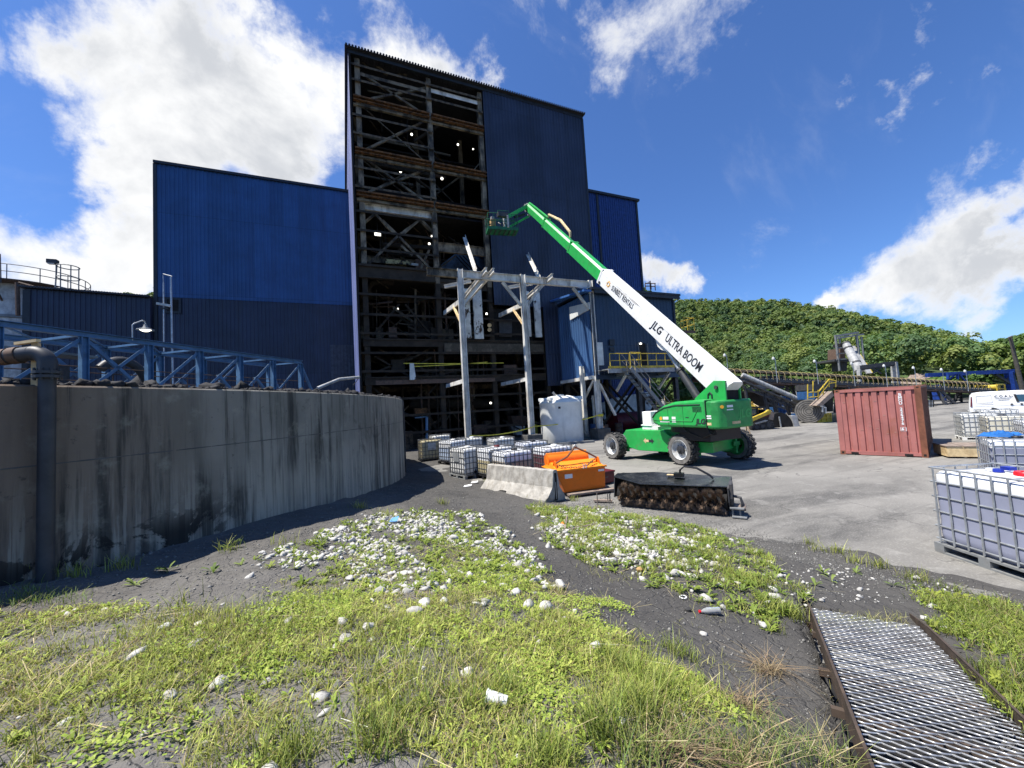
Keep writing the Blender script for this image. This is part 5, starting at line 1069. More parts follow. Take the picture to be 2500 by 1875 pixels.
def tote(loc, rz, L, label, liq, level, H=1.17, lid='black', Lx=1.2, Wy=1.0, group=None, lidpos=(0, 0), feet='black', plate=True, cage='galv'):
    t = thing('caged_tote', label, 'liquid tote', loc, rz, group); h0 = .15
    key = (round(H, 2), Lx, Wy)
    x, y = Lx/2, Wy/2
    # bottle: swollen box with a pillow top
    bm = MB(); prof = [(.90, h0+.0), (.985, h0+.07), (1.0, h0+.16)]
    zs = np.linspace(h0+.16, H-.16, 9)
    for i, z in enumerate(zs[1:-1]): prof.append((1.0-.010*(i % 2), z))
    prof += [(1.0, H-.16), (.985, H-.07), (.93, H-.03), (.5, H-.012), (.0, H-.005)]
    ring = []; n = 7
    for sx, sy, a0 in ((1, 1, 0), (-1, 1, 90), (-1, -1, 180), (1, -1, 270)):
        for k in range(n): a = math.radians(a0+90*k/(n-1)); ring.append((sx*(x-.155)+.12*math.cos(a), sy*(y-.155)+.12*math.sin(a)))
    N = len(ring); vs = [(px*s, py*s, z) for s, z in prof for px, py in ring]; K = len(prof)
    fs = [(j*N+i, j*N+(i+1) % N, (j+1)*N+(i+1) % N, (j+1)*N+i) for j in range(K-1) for i in range(N)]; fs.append(tuple(range(N-1, -1, -1)))
    bm.add(vs, fs); bt = bm.build('bottle', liquid_mat('tote_liquid', liq, level), t, local=True, smooth=True)
    if key not in CAGES:
        c = MB(); zz = [h0+.05]+[h0+.18+(H-h0-.36)*k/4 for k in range(5)]+[H+.012]; zz = sorted(set(zz)); zz = [h0+.07, h0+.24, h0+.45, h0+.66, h0+.87, H+.02] if H < 1.25 else [h0+.07, h0+.27, h0+.50, h0+.73, h0+.96, H+.03]
        for z in zz: c.path([(sx*(x-.03), sy*(y-.03), z) if 1 else 0 for sx, sy in ((1, 1), (-1, 1), (-1, -1), (1, -1))], .0145, 6, closed=True)
        nx, ny = 7, 6
        for i in range(nx):
            u = -x+.09+(2*x-.18)*i/(nx-1)
            for s in (-1, 1): c.tube((u, s*(y-.018), h0+.02), (u, s*(y-.018), H+.02), .013, 6)
        for i in range(ny):
            u = -y+.09+(2*y-.18)*i/(ny-1)
            for s in (-1, 1): c.tube((s*(x-.018), u, h0+.02), (s*(x-.018), u, H+.02), .0115, 6)
        for u in (-.28, .28): c.bar((u*Lx, -y+.03, H+.02), (u*Lx, y-.03, H+.02), .03, .012)
        p = MB().bb((-x, -y, h0-.03), (x, y, h0)).bb((-x, -y, 0), (x, -y+.1, .025)).bb((-x, y-.1, 0), (x, y, .025)).bb((-x, -.05, 0), (x, .05, .025))
        for u in (-x+.07, 0, x-.07):
            for w in (-y+.06, 0, y-.06): p.bb((u-.07, w-.06, .025), (u+.07, w+.06, h0-.03))
        CAGES[key] = (c, p)
    c, p = CAGES[key]
    c.build('cage', cage, t, local=True, smooth=True); p.build('pallet', feet, t, local=True)
    MB().lathe([(0, H+.05), (.10, H+.05), (.112, H+.035), (.115, H-.01)], (lidpos[0], lidpos[1], 0), 22).lathe([(0, H+.062), (.04, H+.06), (.045, H+.05)], (lidpos[0], lidpos[1], 0), 12).build('lid', lid, t, local=True, smooth=True)
    MB().tube((x-.06, 0, h0+.09), (x+.02, 0, h0+.09), .05, 12).tube((x-.01, 0, h0+.10), (x-.01, 0, h0+.2), .015, 6).build('valve', 'black', t, local=True)
    if plate: MB().bb((-.22, -y+.002, h0+.5), (.20, -y+.006, h0+.86)).build('label_plate', 'galv', t, local=True)
    return t
def totes():
    W_, Cr = (.70, .70, .66), (.46, .40, .24)
    BL = (.29, .305, .395)
    # front right tote and its neighbours
    a = G(2283, 1345); e = G(2500, 1420)-a; rz = math.atan2(e[1], e[0]); ex = np.array([math.cos(rz), math.sin(rz), 0]); ey = np.array([-ex[1], ex[0], 0])
    t = tote(a+ex*.66+ey*.55, rz, 0, 'big tote of slate blue liquid with a red lid, nearest on the right', BL, 1.13, 1.30, 'red', 1.32, 1.1, lidpos=(.12, .05), feet='greysteel', plate=False)
    MB().box((.42*0-.16, .16, 1.345), (.12, .1, .05)).build('strap_buckle', 'blue', t, local=True)
    MB().lathe([(.0, 1.345), (.055, 1.345), (.06, 1.30)], (-.17, .02, 0), 14).build('bung_cap', 'blue', t, local=True); MB().lathe([(.0, 1.335), (.05, 1.335), (.055, 1.30)], (-.29, .05, 0), 14).build('vent_cap', 'clear', t, local=True)
    # right row behind it
    def put(px, py, dz, rz, *r, **k): q = G(px, py, dz); return tote((q[0], q[1], 0), rz, 0, *r, **k)
    q = G(2424, 1190); r2 = math.radians(-61); t = tote((q[0]+.6*math.cos(r2)-.5*math.sin(r2), q[1]+.6*math.sin(r2)+.5*math.cos(r2), 0), r2, 0, 'tote half full of grey blue liquid behind the red lidded one', (.25, .265, .34), .98, 1.17, 'black', feet='greysteel', plate=False)
    q = G(2420, 1073); b1 = tote((q[0]-.1, q[1]+.35, 0), math.radians(-58), 0, 'empty cream white tote standing before the van tail', W_, 1.3, 1.17, 'black', feet='white', plate=False)
    q = G(2455, 1089); tote((q[0]+.45, q[1]+.1, 0), math.radians(-60), 0, 'empty yellowish tote overlapping the one by the van', (.70, .66, .52), 1.3, 1.17, 'black', feet='black', plate=False)
    q = G(2500, 1110); tote((q[0]+.6, q[1]-.35, 0), math.radians(-60), 0, 'white tote cut by the right picture edge below the van', (.72, .74, .76), 1.3, 1.17, 'white', plate=False)
    q = G(2480, 1070); tote((q[0]+1.8, q[1]+1.0, 0), math.radians(-58), 0, 'white tote at the back of the right group beside the van', W_, 1.3, 1.17, 'black', plate=False)
    # cluster by the tank wall
    S_ = [((1052, 1128), 8, 'cream tote with a dark label in the shadow of the tank wall end', Cr, 1.3, 1.15, 'black', 'black'),
          ((1106, 1134), -62, 'white tote with a bluish side next to the shaded cream tote', (.40, .48, .62), .85, 1.17, 'white', 'black'),
          ((1075, 1110), 12, 'white topped tote at the very back of the cluster by the first post', W_, 1.3, 1.17, 'black', 'black'),
          ((1150, 1126), 8, 'white tote in the back row beside the first frame post', (.66, .66, .62), 1.3, 1.17, 'white', 'black'),
          ((1142, 1168), -66, 'white tote with orange label standing narrow side on, left of the barrier', (.70, .70, .68), 1.3, 1.17, 'white', 'greysteel'),
          ((1212, 1170), 20, 'half full cream tote with a dark red cap behind the barrier left end', Cr, .72, 1.17, 'maroon', 'black'),
          ((1254, 1188), 16, 'tote of tan liquid close behind the concrete barrier', (.40, .33, .24), .86, 1.17, 'black', 'black'),
          ((1352, 1173), 12, 'tote of dark maroon liquid behind the orange box', (.13, .05, .06), .92, 1.17, 'white', 'greysteel'),
          ((1300, 1150), 10, 'white tote in the second row between barrier and poly tank', (.62, .64, .70), 1.3, 1.17, 'black', 'black'),
          ((1225, 1130), 10, 'white tote of the rear row left of the poly tank', (.66, .66, .64), 1.3, 1.17, 'white', 'black')]
    for (px, py), r, lab, liq, lev, H, lid, feet in S_:
        q = G(px, py); d = q[:2]/np.linalg.norm(q[:2]); tote((q[0]+d[0]*.45, q[1]+d[1]*.45, 0), math.radians(r-8), 0, lab, liq, lev, H, lid, feet=feet, lidpos=(.1, 0), plate='label' in lab, cage='galv_shaded')
totes()
def tarp():
    q = G(2452, 1096); t = thing('tarp_bundle', 'crumpled blue tarp lying on the tote at the right', 'tarp', (q[0]+.5, q[1]-.9, 1.22)); q = G(2452, 1062, 1.22)
    V = []; n = 22
    for i in range(n):
        for j in range(n):
            u, v = i/(n-1)*2-1, j/(n-1)*2-1; h = max(0, 1-abs(u)**2.4)*max(0, 1-abs(v)**2.4)**.4*(.07+.045*math.sin(6*u+1)*math.cos(4*v)+.02*math.sin(13*u+7*v)+.015*math.sin(23*v-9*u)); V.append((q[0]+.46*u+.1, q[1]+.3*v+.1, 1.20+h))
    F_ = [(i*n+j, (i+1)*n+j, (i+1)*n+j+1, i*n+j+1) for i in range(n-1) for j in range(n-1)]
    MB().add(V, F_).build('sheet', 'tarp', t, smooth=True)
tarp()
def barrier():
    a, b = GT(1170, 1192), GT(1338, 1229); a[2] = .06; b[2] = .06; e = b-a; L = np.linalg.norm(e[:2]); rz = math.atan2(e[1], e[0])
    t = thing('concrete_barrier', 'worn concrete road barrier with a broken corner before the totes', 'barrier', (a[0], a[1], .0), rz); z = -.05
    prof = [(0, z), (0, .10), (.06, .19), (.23, .42), (.30, .86), (.33, .88), (.43, .88), (.46, .86), (.53, .42), (.70, .19), (.76, .10), (.76, z)]
    N = 26; V = []; rg = np.random.default_rng(9)
    for i in range(N+1):
        u = L*i/N
        for k, (y, zz) in enumerate(prof):
            dx = 0
            if i == 0: dx = [0, 0, .03, .10, .24, .25, .25, .25, .12, .03, 0, 0][k]
            if i == N: dx = [-.12, -.1, -.04, 0, .0, 0, 0, 0, 0, 0, 0, 0][k]
            yy = y+rg.normal(0, .004); z2 = zz+(rg.normal(0, .005) if 0 < k < 11 else 0)
            if 7 < i < 11 and k in (0, 1): yy += .13; z2 += .02
            V.append((u+dx, yy, z2))
    n = len(prof); F_ = [(i*n+k, (i+1)*n+k, (i+1)*n+(k+1) % n, i*n+(k+1) % n) for i in range(N) for k in range(n)]+[tuple(range(n-1, -1, -1)), tuple(N*n+k for k in range(n))]
    MB().add(V, F_).build('body', 'concl', t, local=True, bevel=.012)
    MB().bb((L-.06, .33, .06), (L+.004, .43, .80)).build('key_slot', 'dark', t, local=True); MB().bb((L-.01, .35, .10), (L+.012, .375, .55)).build('strip', 'galv', t, local=True)
barrier()
def orange_box():
    a, b = G(1379, 1203, .12), G(1478, 1190, .12); e = b-a; Lb = np.linalg.norm(e[:2]); rz = math.atan2(e[1], e[0]); t = thing('orange_hopper_box', 'bright orange steel hopper box with lifting chains on wooden boards', 'hopper', (a[0], a[1], .12), rz)
    D = 1.05; x0, x1, h = -.22, Lb+.02, .62
    MB().add([(0, 0, 0), (Lb, 0, 0), (Lb, D, 0), (0, D, 0), (x0, -.03, h), (x1, -.03, h), (x1, D, h), (x0, D, h)], [(0, 3, 2, 1), (0, 1, 5, 4), (1, 2, 6, 5), (2, 3, 7, 6), (3, 0, 4, 7), (4, 5, 6, 7)]).build('box', 'orange', t, local=True, bevel=.01)
    MB().bb((x0-.05, -.09, h), (x1+.03, -.028, h+.05)).bb((x0-.05, -.028, h+.004), (x1+.03, D, h+.03)).build('lip', 'orangel', t, local=True, bevel=.006)
    dk = [(x0, .05, h+.03), (x1, .05, h+.03), (x1-.04, .5, h+.2), (x0+.04, .5, h+.2), (x0, D, h+.03), (x1, D, h+.03)]
    MB().add(dk, [(0, 1, 2, 3), (3, 2, 5, 4), (0, 3, 4), (1, 5, 2)]).build('sloped_deck', 'orangel', t, local=True)
    MB().lathe([(.2, x0+.02), (.2, x1-.2)], (0, .78, h+.22), 28, 'x').tube((x0+.02, .78, h+.22), (x0+.025, .78, h+.22), .2, 28).tube((x1-.205, .78, h+.22), (x1-.2, .78, h+.22), .2, 28).build('drum', 'orange', t, local=True, smooth=True)
    MB().prism([(x0-.02, .60, h+.16), (x1-.22, .60, h+.16), (x1-.22, .70, h+.45), (x0-.02, .70, h+.45)], (0, .012, .012)).build('drum_guard', 'orangel', t, local=True)
    for x in (x0+.06, x1-.08):
        MB().prism([(x, .12, h+.03), (x, .42, h+.03), (x, .36, h+.22), (x, .26, h+.28), (x, .2, h+.24)], (.03, 0, 0)).prism([(x-.05, .3, h+.05), (x+.1, .3, h+.05), (x+.08, .3, h+.2), (x-.02, .3, h+.2)], (0, .025, 0)).build('lifting_lug', 'orange', t, local=True)
    for x, y_, w, hh in ((.02, .40, .3, .12), (.84*Lb, .50, .24, .06)): MB().bb((x, -.032, y_), (x+w*.8, -.020, y_+hh)).build('sticker', 'ink', t, local=True)
    # chain sling draped over the top
    M_ = WM[t]; c = thing('chain_sling', 'rusty lifting chains draped over the orange box', 'chain', M_ @ Vector((Lb*.45, .2, h+.1)))
    def wp(*p): return M_ @ Vector(p)
    ap = (Lb*.42, .30, h+.62)
    MB().path([wp(x0+.08, .28, h+.18), wp(Lb*.2, .26, h+.36), wp(*ap)], .028, 6).path([wp(*ap), wp(Lb*.72, .28, h+.42), wp(x1-.08, .3, h+.24)], .028, 6).build('strap_leg', mat('brown_sling_strap', (.17, .07, .035), .8), c)
    MB().path([wp(ap[0]-.06, .3, ap[2]), wp(ap[0], .3, ap[2]+.06), wp(ap[0]+.07, .3, ap[2]+.02), wp(ap[0]+.02, .3, ap[2]-.05)], .02, 6, closed=True).build('master_link', 'galv', c)
    pts = [(x0+.12, .16, h+.17), (x0+.3, .06, h+.085), (Lb*.3, -.03, h+.07), (Lb*.45, -.12, h+.10), (Lb*.58, -.02, h+.09), (Lb*.72, .1, h+.16), (x1-.14, .22, h+.24)]
    P = [np.array(p) for p in pts]; seq = []
    for p, q in zip(P, P[1:]):
        n = max(2, int(np.linalg.norm(q-p)/.055)); seq += [p+(q-p)*i/n for i in range(n)]
    k_ = MB()
    for i in range(len(seq)-1):
        p, q = Vector(seq[i]), Vector(seq[i+1]); d = (q-p).normalized(); s_ = d.cross(Vector((0, 0, 1))).normalized(); u = s_.cross(d); w = s_ if i % 2 else u; m_ = (p+q)/2
        k_.path([M_ @ (m_+d*(.045*math.cos(a))+w*(.024*math.sin(a))) for a in np.linspace(0, 2*math.pi, 8, endpoint=False)], .0085, 5, closed=True)
    k_.build('chain', 'chain', c)
    hk = MB()
    for dx in (-.03, .05): hk.path([wp(Lb*.45+dx, -.11, h+.16), wp(Lb*.45+dx+.03, -.14, h+.1), wp(Lb*.45+dx+.01, -.16, h+.04), wp(Lb*.45+dx-.04, -.14, h+.06)], .014, 6)
    hk.build('hook', 'galv', c)
    for k, (yy, zz, l0, l1) in enumerate(((-.18, 0, .02, Lb+.35), (.22, .0, -.1, Lb+.2), (.75, 0, -.1, Lb+.2))):
        p = thing('wooden_board', ['pale board under the front of the orange box', 'board under the middle of the orange box', 'board under the back of the orange box'][k], 'board', M_ @ Vector((l0, yy, -.12)), rz); MB().bb((0, -.09, .065), (l1-l0, .09, .115)).bb((.1, -.04, -.06), (.2, .04, .065)).bb((l1-l0-.3, -.04, -.06), (l1-l0-.2, .04, .065)).build('plank', 'plank', p, local=True)
orange_box()
def sweeper():
    a, b = G(1508, 1236), G(1778, 1262); a[2] = b[2] = 0; e = b-a; L = np.linalg.norm(e); rz = math.atan2(e[1], e[0]); t = thing('sweeper_attachment', 'black hooded rotary sweeper attachment with a muddy brush on the yard', 'sweeper', (a[0], a[1], .0), rz)
    R_ = .30; y0 = .20
    V = []; F_ = []; nw = 24
    # brush: wavy wafer discs of bristles
    rg = np.random.default_rng(4); quads = []
    for w in range(nw):
        xc = .06+(L-.12)*(w+.5)/nw
        for ring in range(6):
            n = 150
            th = np.linspace(0, 2*np.pi, n, endpoint=False)+rg.uniform(0, .1, n)
            wav = .030*np.sin(th*5+w*2.2)+(ring-2.5)*.010; r1 = R_+rg.normal(-.01, .02, n); r0 = .11
            for i in range(n):
                c, s = math.cos(th[i]), math.sin(th[i]); j = rg.normal(0, .012); wd = .009
                quads.append(((xc+wav[i], r0*c+y0, r0*s+R_-.02), (xc+wav[i]+wd, r0*c-s*wd+y0, r0*s+c*wd+R_-.02), (xc+wav[i]*1.5+j+wd*.5, r1[i]*c-s*wd+y0, max(.005, r1[i]*s+R_-.02)), (xc+wav[i]*1.5+j, r1[i]*c+y0, max(.004, r1[i]*s+R_-.025))))
    Vb = np.array(quads).reshape(-1, 3); o = npmesh('brush', Vb, np.arange(len(Vb)).reshape(-1, 4), 'brush', parent=t)
    MB().tube((.0, y0, R_-.02), (L, y0, R_-.02), .19, 18).build('core', 'dark', t, local=True)
    h = .73
    # hood: top plate with a dropped front corner, back plate and end plates
    top = [(-.16, .60, h), (L*.30, .85, h+.03), (L+.04, .85, h), (L+.04, .10, h-.09), (L*.24, .0, h-.12), (-.16, .30, h-.03)]
    MB().prism(top, (0, 0, -.03)).build('hood', 'hood', t, local=True, bevel=.012)
    MB().bb((-.1, .82, .12), (L+.04, .85, h-.03)).build('back_plate', 'black', t, local=True)
    MB().prism([(-.15, .30, h-.075), (-.15, .60, h-.035), (-.1, .84, h-.04), (-.1, .84, .14), (-.12, .1, .2)], (.02, 0, 0)).build('end_plate', 'black', t, local=True)
    MB().prism([(L+.03, -.06, h-.1), (L+.03, .85, h), (L+.03, .85, .1), (L+.03, .12, .1), (L+.03, -.02, .32)], (.03, 0, 0)).build('end_plate', 'darksteel', t, local=True)
    MB().prism([(L+.07, -.02, h-.02), (L+.07, .2, h+.03), (L+.07, .3, h-.1), (L+.07, .25, .24), (L+.07, .06, .22), (L+.07, -.02, .4)], (.05, 0, 0)).build('bracket', 'darksteel', t, local=True)
    MB().prism([(L+.125, .03, .42), (L+.125, .12, .47), (L+.125, .12, .38), (L+.125, .03, .33)], (.004, 0, 0)).build('chevron_decal', 'coner', t, local=True)
    MB().bb((L+.05, -.05, .19), (L+.32, .3, .215)).bb((L+.08, .0, .02), (L+.11, .06, .2)).bb((L+.08, -.1, .02), (L+.36, .16, .04)).bb((L+.22, .0, .02), (L+.25, .05, .2)).build('stand', 'greysteel', t, local=True)
    MB().tube((L+.11, y0-.06, R_-.1), (L+.34, y0-.06, R_-.1), .075, 16).build('motor', 'plank', t, local=True)
    MB().path([(L+.12, .1, .44), (L+.26, .08, .42), (L+.29, .08, .3), (L+.26, .1, .2)], .03, 8).build('guard_hoop', 'darksteel', t, local=True)
    MB().bb((-.2, -.02, .12), (-.175, .0, .3)).path([(-.16, 0, .30), (-.25, 0, .30), (-.25, 0, .12), (-.16, 0, .12)], .012, 5).build('step_hoop', 'darksteel', t, local=True)
    x0 = L*.58
    hs = MB()
    for d in (0, .06): hs.path([(x0, .5+d, h), (x0+.02, .5+d, h+.16), (x0+.12, .5+d, h+.25), (x0+.4, .5+d, h+.22), (x0+.68, .5+d, h+.06), (x0+.74, .5+d, h-.01)], .019, 8)
    hs.build('hose', 'black', t, local=True, smooth=True); MB().bb((x0-.12, .42, h), (x0+.1, .6, h+.09)).build('hose_block', 'black', t, local=True)
    MB().bb((x0-.3, .5, h+.02), (x0-.12, .62, h+.032)).build('strap', 'cream', t, local=True)
sweeper()
def red_bin():
    q = G(1488, 1195); t = thing('red_toolbox', 'dark red metal box lying between orange box and sweeper', 'box', (q[0]+.15, q[1]+.9, 0), .1); MB().bb((-.4, -.3, .04), (.55, .3, .36)).build('body', 'maroon', t, local=True, bevel=.02); MB().bb((-.42, -.32, .36), (.57, .32, .42)).build('lid', 'maroon', t, local=True, bevel=.01); MB().path([(-.05, -.31, .25), (-.05, -.36, .25), (.2, -.36, .25), (.2, -.31, .25)], .012, 5).build('handle', 'darksteel', t, local=True)
    for k, (p, q) in enumerate((((1470, 1069), (1340, 1075)), ((1300, 1090), (1450, 1080)))):
        a, b = G(*p), G(*q); t = thing('steel_channel', 'long steel channel lying on the yard behind the wheel' if k == 0 else 'steel channel lying on the yard beside the poly tank', 'steel bar', a); MB().bar(a+[0, 0, .12], b+[0, 0, .12], .25, .03).bar(a+[0, -.1, .06], b+[0, -.1, .06], .03, .12).bar(a+[0, .1, .06], b+[0, .1, .06], .03, .12).build('section', 'greysteel', t)
red_bin()
def container():
    b = G(2268, 1118); a = b-np.array([.317, -.948, 0])*2.44; e = b-a; rz = math.atan2(e[1], e[0]); Wc, Lc, Hc = np.linalg.norm(e[:2]), 6.06, 2.59; t = thing('shipping_container', 'maroon shipping container seen end on with white numbers', 'container', (a[0], a[1], 0), rz)
    # local: x along the end wall, y into the depth
    n = 9; p = .17; prof = []; x = p; pw = (Wc-2*p)/n
    w = MB(); vs = []; xs = []
    for i in range(n): u = p+pw*i; xs += [(u, .02), (u+.07*pw, .075), (u+.30*pw, .075), (u+.38*pw, .02)] if 0 else [(u, .02), (u+.62*pw, .02), (u+.72*pw, .07), (u+.94*pw, .07)]
    xs.append((Wc-p, .02))
    for u, d in xs: vs += [(u, d, .16), (u, d, Hc-.12)]
    w.add(vs, [(2*i, 2*i+2, 2*i+3, 2*i+1) for i in range(len(xs)-1)]).build('end_wall', 'contred', t, local=True)
    for x0, x1, m in ((0, p, 'contred'), (Wc-p, Wc, 'contrust')): MB().bb((x0, 0, .16), (x1, .16, Hc-.12)).build('corner_post', m, t, local=True)
    MB().bb((p, .0, Hc-.12), (Wc-p, .10, Hc-.02)).build('top_rail', 'contred', t, local=True)
    r = MB().bb((p, .0, .0), (Wc-p, .06, .03)) if 0 else MB(); r.bb((p, -.004, .04), (.60, .12, .16)).bb((.60, -.004, .11), (1.9, .12, .16)).bb((1.9, -.004, .04), (Wc-p, .12, .16)).bb((.6, .0, .03), (.62, .1, .11)).bb((.62, -.003, .02), (1.88, .1, .112)).build('bottom_rail', 'contred', t, local=True)
    for x0 in (0, Wc-p):
        for z0, z1 in ((0, .16), (Hc-.12, Hc)):
            for y0 in (0, Lc-.16): c = MB().bb((x0, y0, z0), (x0+p, y0+.16, z1)).build('corner_casting', 'contrust', t, local=True); MB().bb((x0+.05, y0-.003, z0+.045), (x0+.12, y0+.0, z1-.035)).build('lock_hole', 'dark', c, local=True)
    for k in (.45, 1.95): MB().bb((k-.11, -.007, .035), (k+.11, -.0045, .115)).build('fork_pocket', 'dark', t, local=True)
    for nm, x0, o in (('side_wall', 0, -1), ('side_wall', Wc, 1)): MB().corr((x0-o*.05, .16) if o > 0 else (x0+.05, Lc-.16), (x0-o*.05, Lc-.16) if o > 0 else (x0+.05, .16), .16, Hc-.1, (o, 0, 0), .28, .04).build(nm, 'contrust', t, local=True)
    MB().bb((0, .16, Hc-.10), (Wc, Lc-.16, Hc-.01)).build('roof', 'contrust', t, local=True)
    for x0 in (0, Wc-.1): MB().bb((x0, .16, .02), (x0+.1, Lc-.16, .16)).build('side_rail', 'contrust', t, local=True)
    MB().bb((.05, Lc-.05, .1), (Wc-.05, Lc, Hc-.1)).build('doors', 'contrust', t, local=True)
    for k in range(7): u = p+pw*(k+1)-.14*pw; MB().bb((u-.10*pw, .062, Hc-.2), (u+.08*pw, .0685, Hc-.122)).build('vent_slot', 'dark', t, local=True)
    M_ = WM[t]; ex = M_.to_3x3() @ Vector((1, 0, 0)); u = p+pw*7.33; o = M_ @ Vector((u, .014, Hc-.34))
    lettering('BMOU 226476', o, ex, (0, 0, 1), .137, 'ink', t, vertical=True, bold=.004, cx=1.0); o = M_ @ Vector((u, .014, Hc-.34-.78*.137*11.9)); lettering('6', (o-ex*.05), ex, (0, 0, 1), .137, 'ink', t, bold=.004)
    bx = MB(); c0 = (u, .016, Hc-.34-.78*.137*11.55)
    for d in ((-.07, 0, .006, .13), (.07, 0, .006, .13), (0, .065, .146, .006), (0, -.065, .146, .006)): bx.bb((c0[0]+d[0]-d[2]/2-.004, .010, c0[2]+d[1]-d[3]/2), (c0[0]+d[0]+d[2]/2+.004, .015, c0[2]+d[1]+d[3]/2))
    bx.build('digit_box', 'ink', t, local=True)
    rg = random.Random(4)
    for k in range(14):
        i = rg.randrange(9); u = p+pw*i+pw*rg.uniform(.1, .5); z = rg.uniform(.5, 2.2); w_ = rg.uniform(.03, .1); MB().bb((u, .012, z), (u+w_, .018, z+rg.uniform(.008, .02))).build('scrape_mark', mat('pale_scrape', (.45, .26, .2), .6), t, local=True)
container()
def crate():
    a = G(2315, 1119); b = G(2412, 1120); e = b-a; rz = math.atan2(e[1], e[0]); t = thing('timber_crate', 'low cream timber crate with plank top beside the container', 'crate', (a[0], a[1], 0), rz); L, D, h = 2.3, 1.1, .40
    MB().bb((0, 0, .06), (L, .05, h)).build('front_board', 'cream', t, local=True); MB().bb((0, .05, .06), (.05, D, h)).bb((L-.05, .05, .06), (L, D, h)).bb((.05, D-.05, .06), (L-.05, D, h)).build('side_board', 'cream', t, local=True)
    k = 0; x = -.02
    for w in (.42, .52, .5, .46, .44): MB().bb((x, -.02, h+.002), (x+w-.03, D+.02, h+.03)).build('top_plank', 'plank', t, local=True); x += w
    for x in (.1, 1.1, 2.1): MB().bb((x, .02, 0), (x+.1, D, .06)).build('skid', 'dark', t, local=True)
crate()
def van():
    a = G(2376, 1021, 0); d = a[:2]/np.linalg.norm(a[:2]); Z = 27; q = PZ(2370, 1015, Z); q[2] = 0; rz = math.radians(-71); t = thing('parked_van', 'white panel van with black lettering parked behind the totes', 'van', (q[0], q[1], -.05), rz)
    # local: x forward along the flank, y across (near flank at y=0), z up
    L, Wv, H = 4.8, 1.82, 1.84
    top = [(0.02, .42), (-.04, .55), (.0, .95), (.10, 1.62), (.22, 1.78), (.6, H), (2.4, H+.02), (2.95, 1.78), (3.75, 1.18), (4.5, 1.02), (4.78, .85), (4.8, .45), (4.5, .30), (.3, .30)]
    V = []; cols = []
    n = len(top); ys = [(0, 0), (.03, 0), (Wv-.03, 0), (Wv, 0)]
    def ring(y, ins): return [(x+(ins if x < 2.4 else -ins)*.6, y+(.16*max(0, (z-.95)/.9) if y < Wv/2 else -.16*max(0, (z-.95)/.9)), z-(ins*.5 if z > 1 else -ins*.3)) for x, z in top]
    R_ = [ring(0, .05), ring(.06, 0), ring(Wv-.06, 0), ring(Wv, .05)]; vs = [p for r in R_ for p in r]
    fs = [(j*n+i, j*n+(i+1) % n, (j+1)*n+(i+1) % n, (j+1)*n+i) for j in range(3) for i in range(n)]+[tuple(range(n-1, -1, -1)), tuple(3*n+i for i in range(n))]
    MB().add(vs, fs).build('body', 'vanwhite', t, local=True, smooth=True, bevel=.025)
    def fk(z): return .16*max(0, (z-.95)/.9)
    def panel(name, pts, m, o=.012): MB().prism([(x, fk(z)-o, z) for x, z in pts], (0, o*.8, 0)).build(name, m, t, local=True)
    panel('window', [(2.02, 1.60), (2.10, 1.16), (3.55, 1.16), (3.0, 1.60)], 'glass', .010); panel('window_frame', [(1.94, 1.63), (2.03, 1.12), (2.14, 1.12), (2.04, 1.63)], 'black', .014); panel('window_frame', [(2.55, 1.61), (2.60, 1.15), (2.64, 1.15), (2.59, 1.61)], 'black', .014)
    panel('tail_lamp', [(.10, 1.55), (.03, .88), (.11, .86), (.16, 1.55)], 'maroon', .014)
    panel('body_line', [(.2, .985), (.2, .97), (3.8, .955), (3.8, .97)], 'paint_gr', .007); panel('slide_rail', [(.25, 1.09), (.25, 1.07), (1.05, 1.07), (1.05, 1.09)], 'paint_gr', .012)
    for x in (1.14, 2.02): panel('door_gap', [(x, 1.55), (x, .4), (x+.008, .4), (x+.008, 1.55)], 'paint_gr', .006)
    pn = MB()
    for p, q2 in (((.34, 1.58), (1.0, 1.60)), ((1.0, 1.60), (1.02, 1.18)), ((1.02, 1.18), (.32, 1.17)), ((.32, 1.17), (.34, 1.58))): pn.bar((p[0], fk(p[1])-.006, p[1]), (q2[0], fk(q2[1])-.006, q2[1]), .012, .012)
    pn.build('panel_crease', 'paint_gr', t, local=True)
    for x in (1.78, 2.18): MB().lathe([(0, -.02), (.05, -.015), (.06, 0)], (x+.04, -.005, .975), 12, 'y').bb((x-.04, -.03, .965), (x+.12, -.008, .99)).build('door_handle', 'darksteel', t, local=True)
    for x in (.95, 3.9):
        w = MB().lathe([(.2, -.1), (.31, -.1), (.33, -.07), (.33, .07), (.31, .1), (.2, .1)], (x, .13, .33), 30, 'y').build('wheel', 'rubber', t, local=True, smooth=True); MB().lathe([(.0, -.07), (.1, -.08), (.2, -.06), (.21, .08)], (x, .13, .33), 24, 'y').build('rim', 'galv', w, local=True, smooth=True)
        MB().lathe([(.30, -.012), (.43, -.012), (.43, .1), (.30, .1)], (x, .012, .36), 24, 'y', 0, math.pi*1.0).build('wheel_arch', 'black', t, local=True)
    for x in (.95, 3.9): w = MB().lathe([(.0, -.1), (.31, -.1), (.33, -.07), (.33, .07), (.31, .1), (.0, .1)], (x, Wv-.13, .33), 24, 'y').build('wheel', 'rubber', t, local=True, smooth=True)
    M_ = WM[t]; R3 = M_.to_3x3(); ex = R3 @ Vector((1, 0, 0)); ey = R3 @ Vector((0, .175, .985)); o = M_ @ Vector((1.14, fk(1.46)-.012, 1.46)); lettering('C.O.A.L.', o, ex, ey, .19, 'inkd', t, spacing=1.12, bold=.002)
    o = M_ @ Vector((1.80, fk(1.46)-.012, 1.46)); lettering('LLC', o, ex, ey, .07, 'inkd', t)
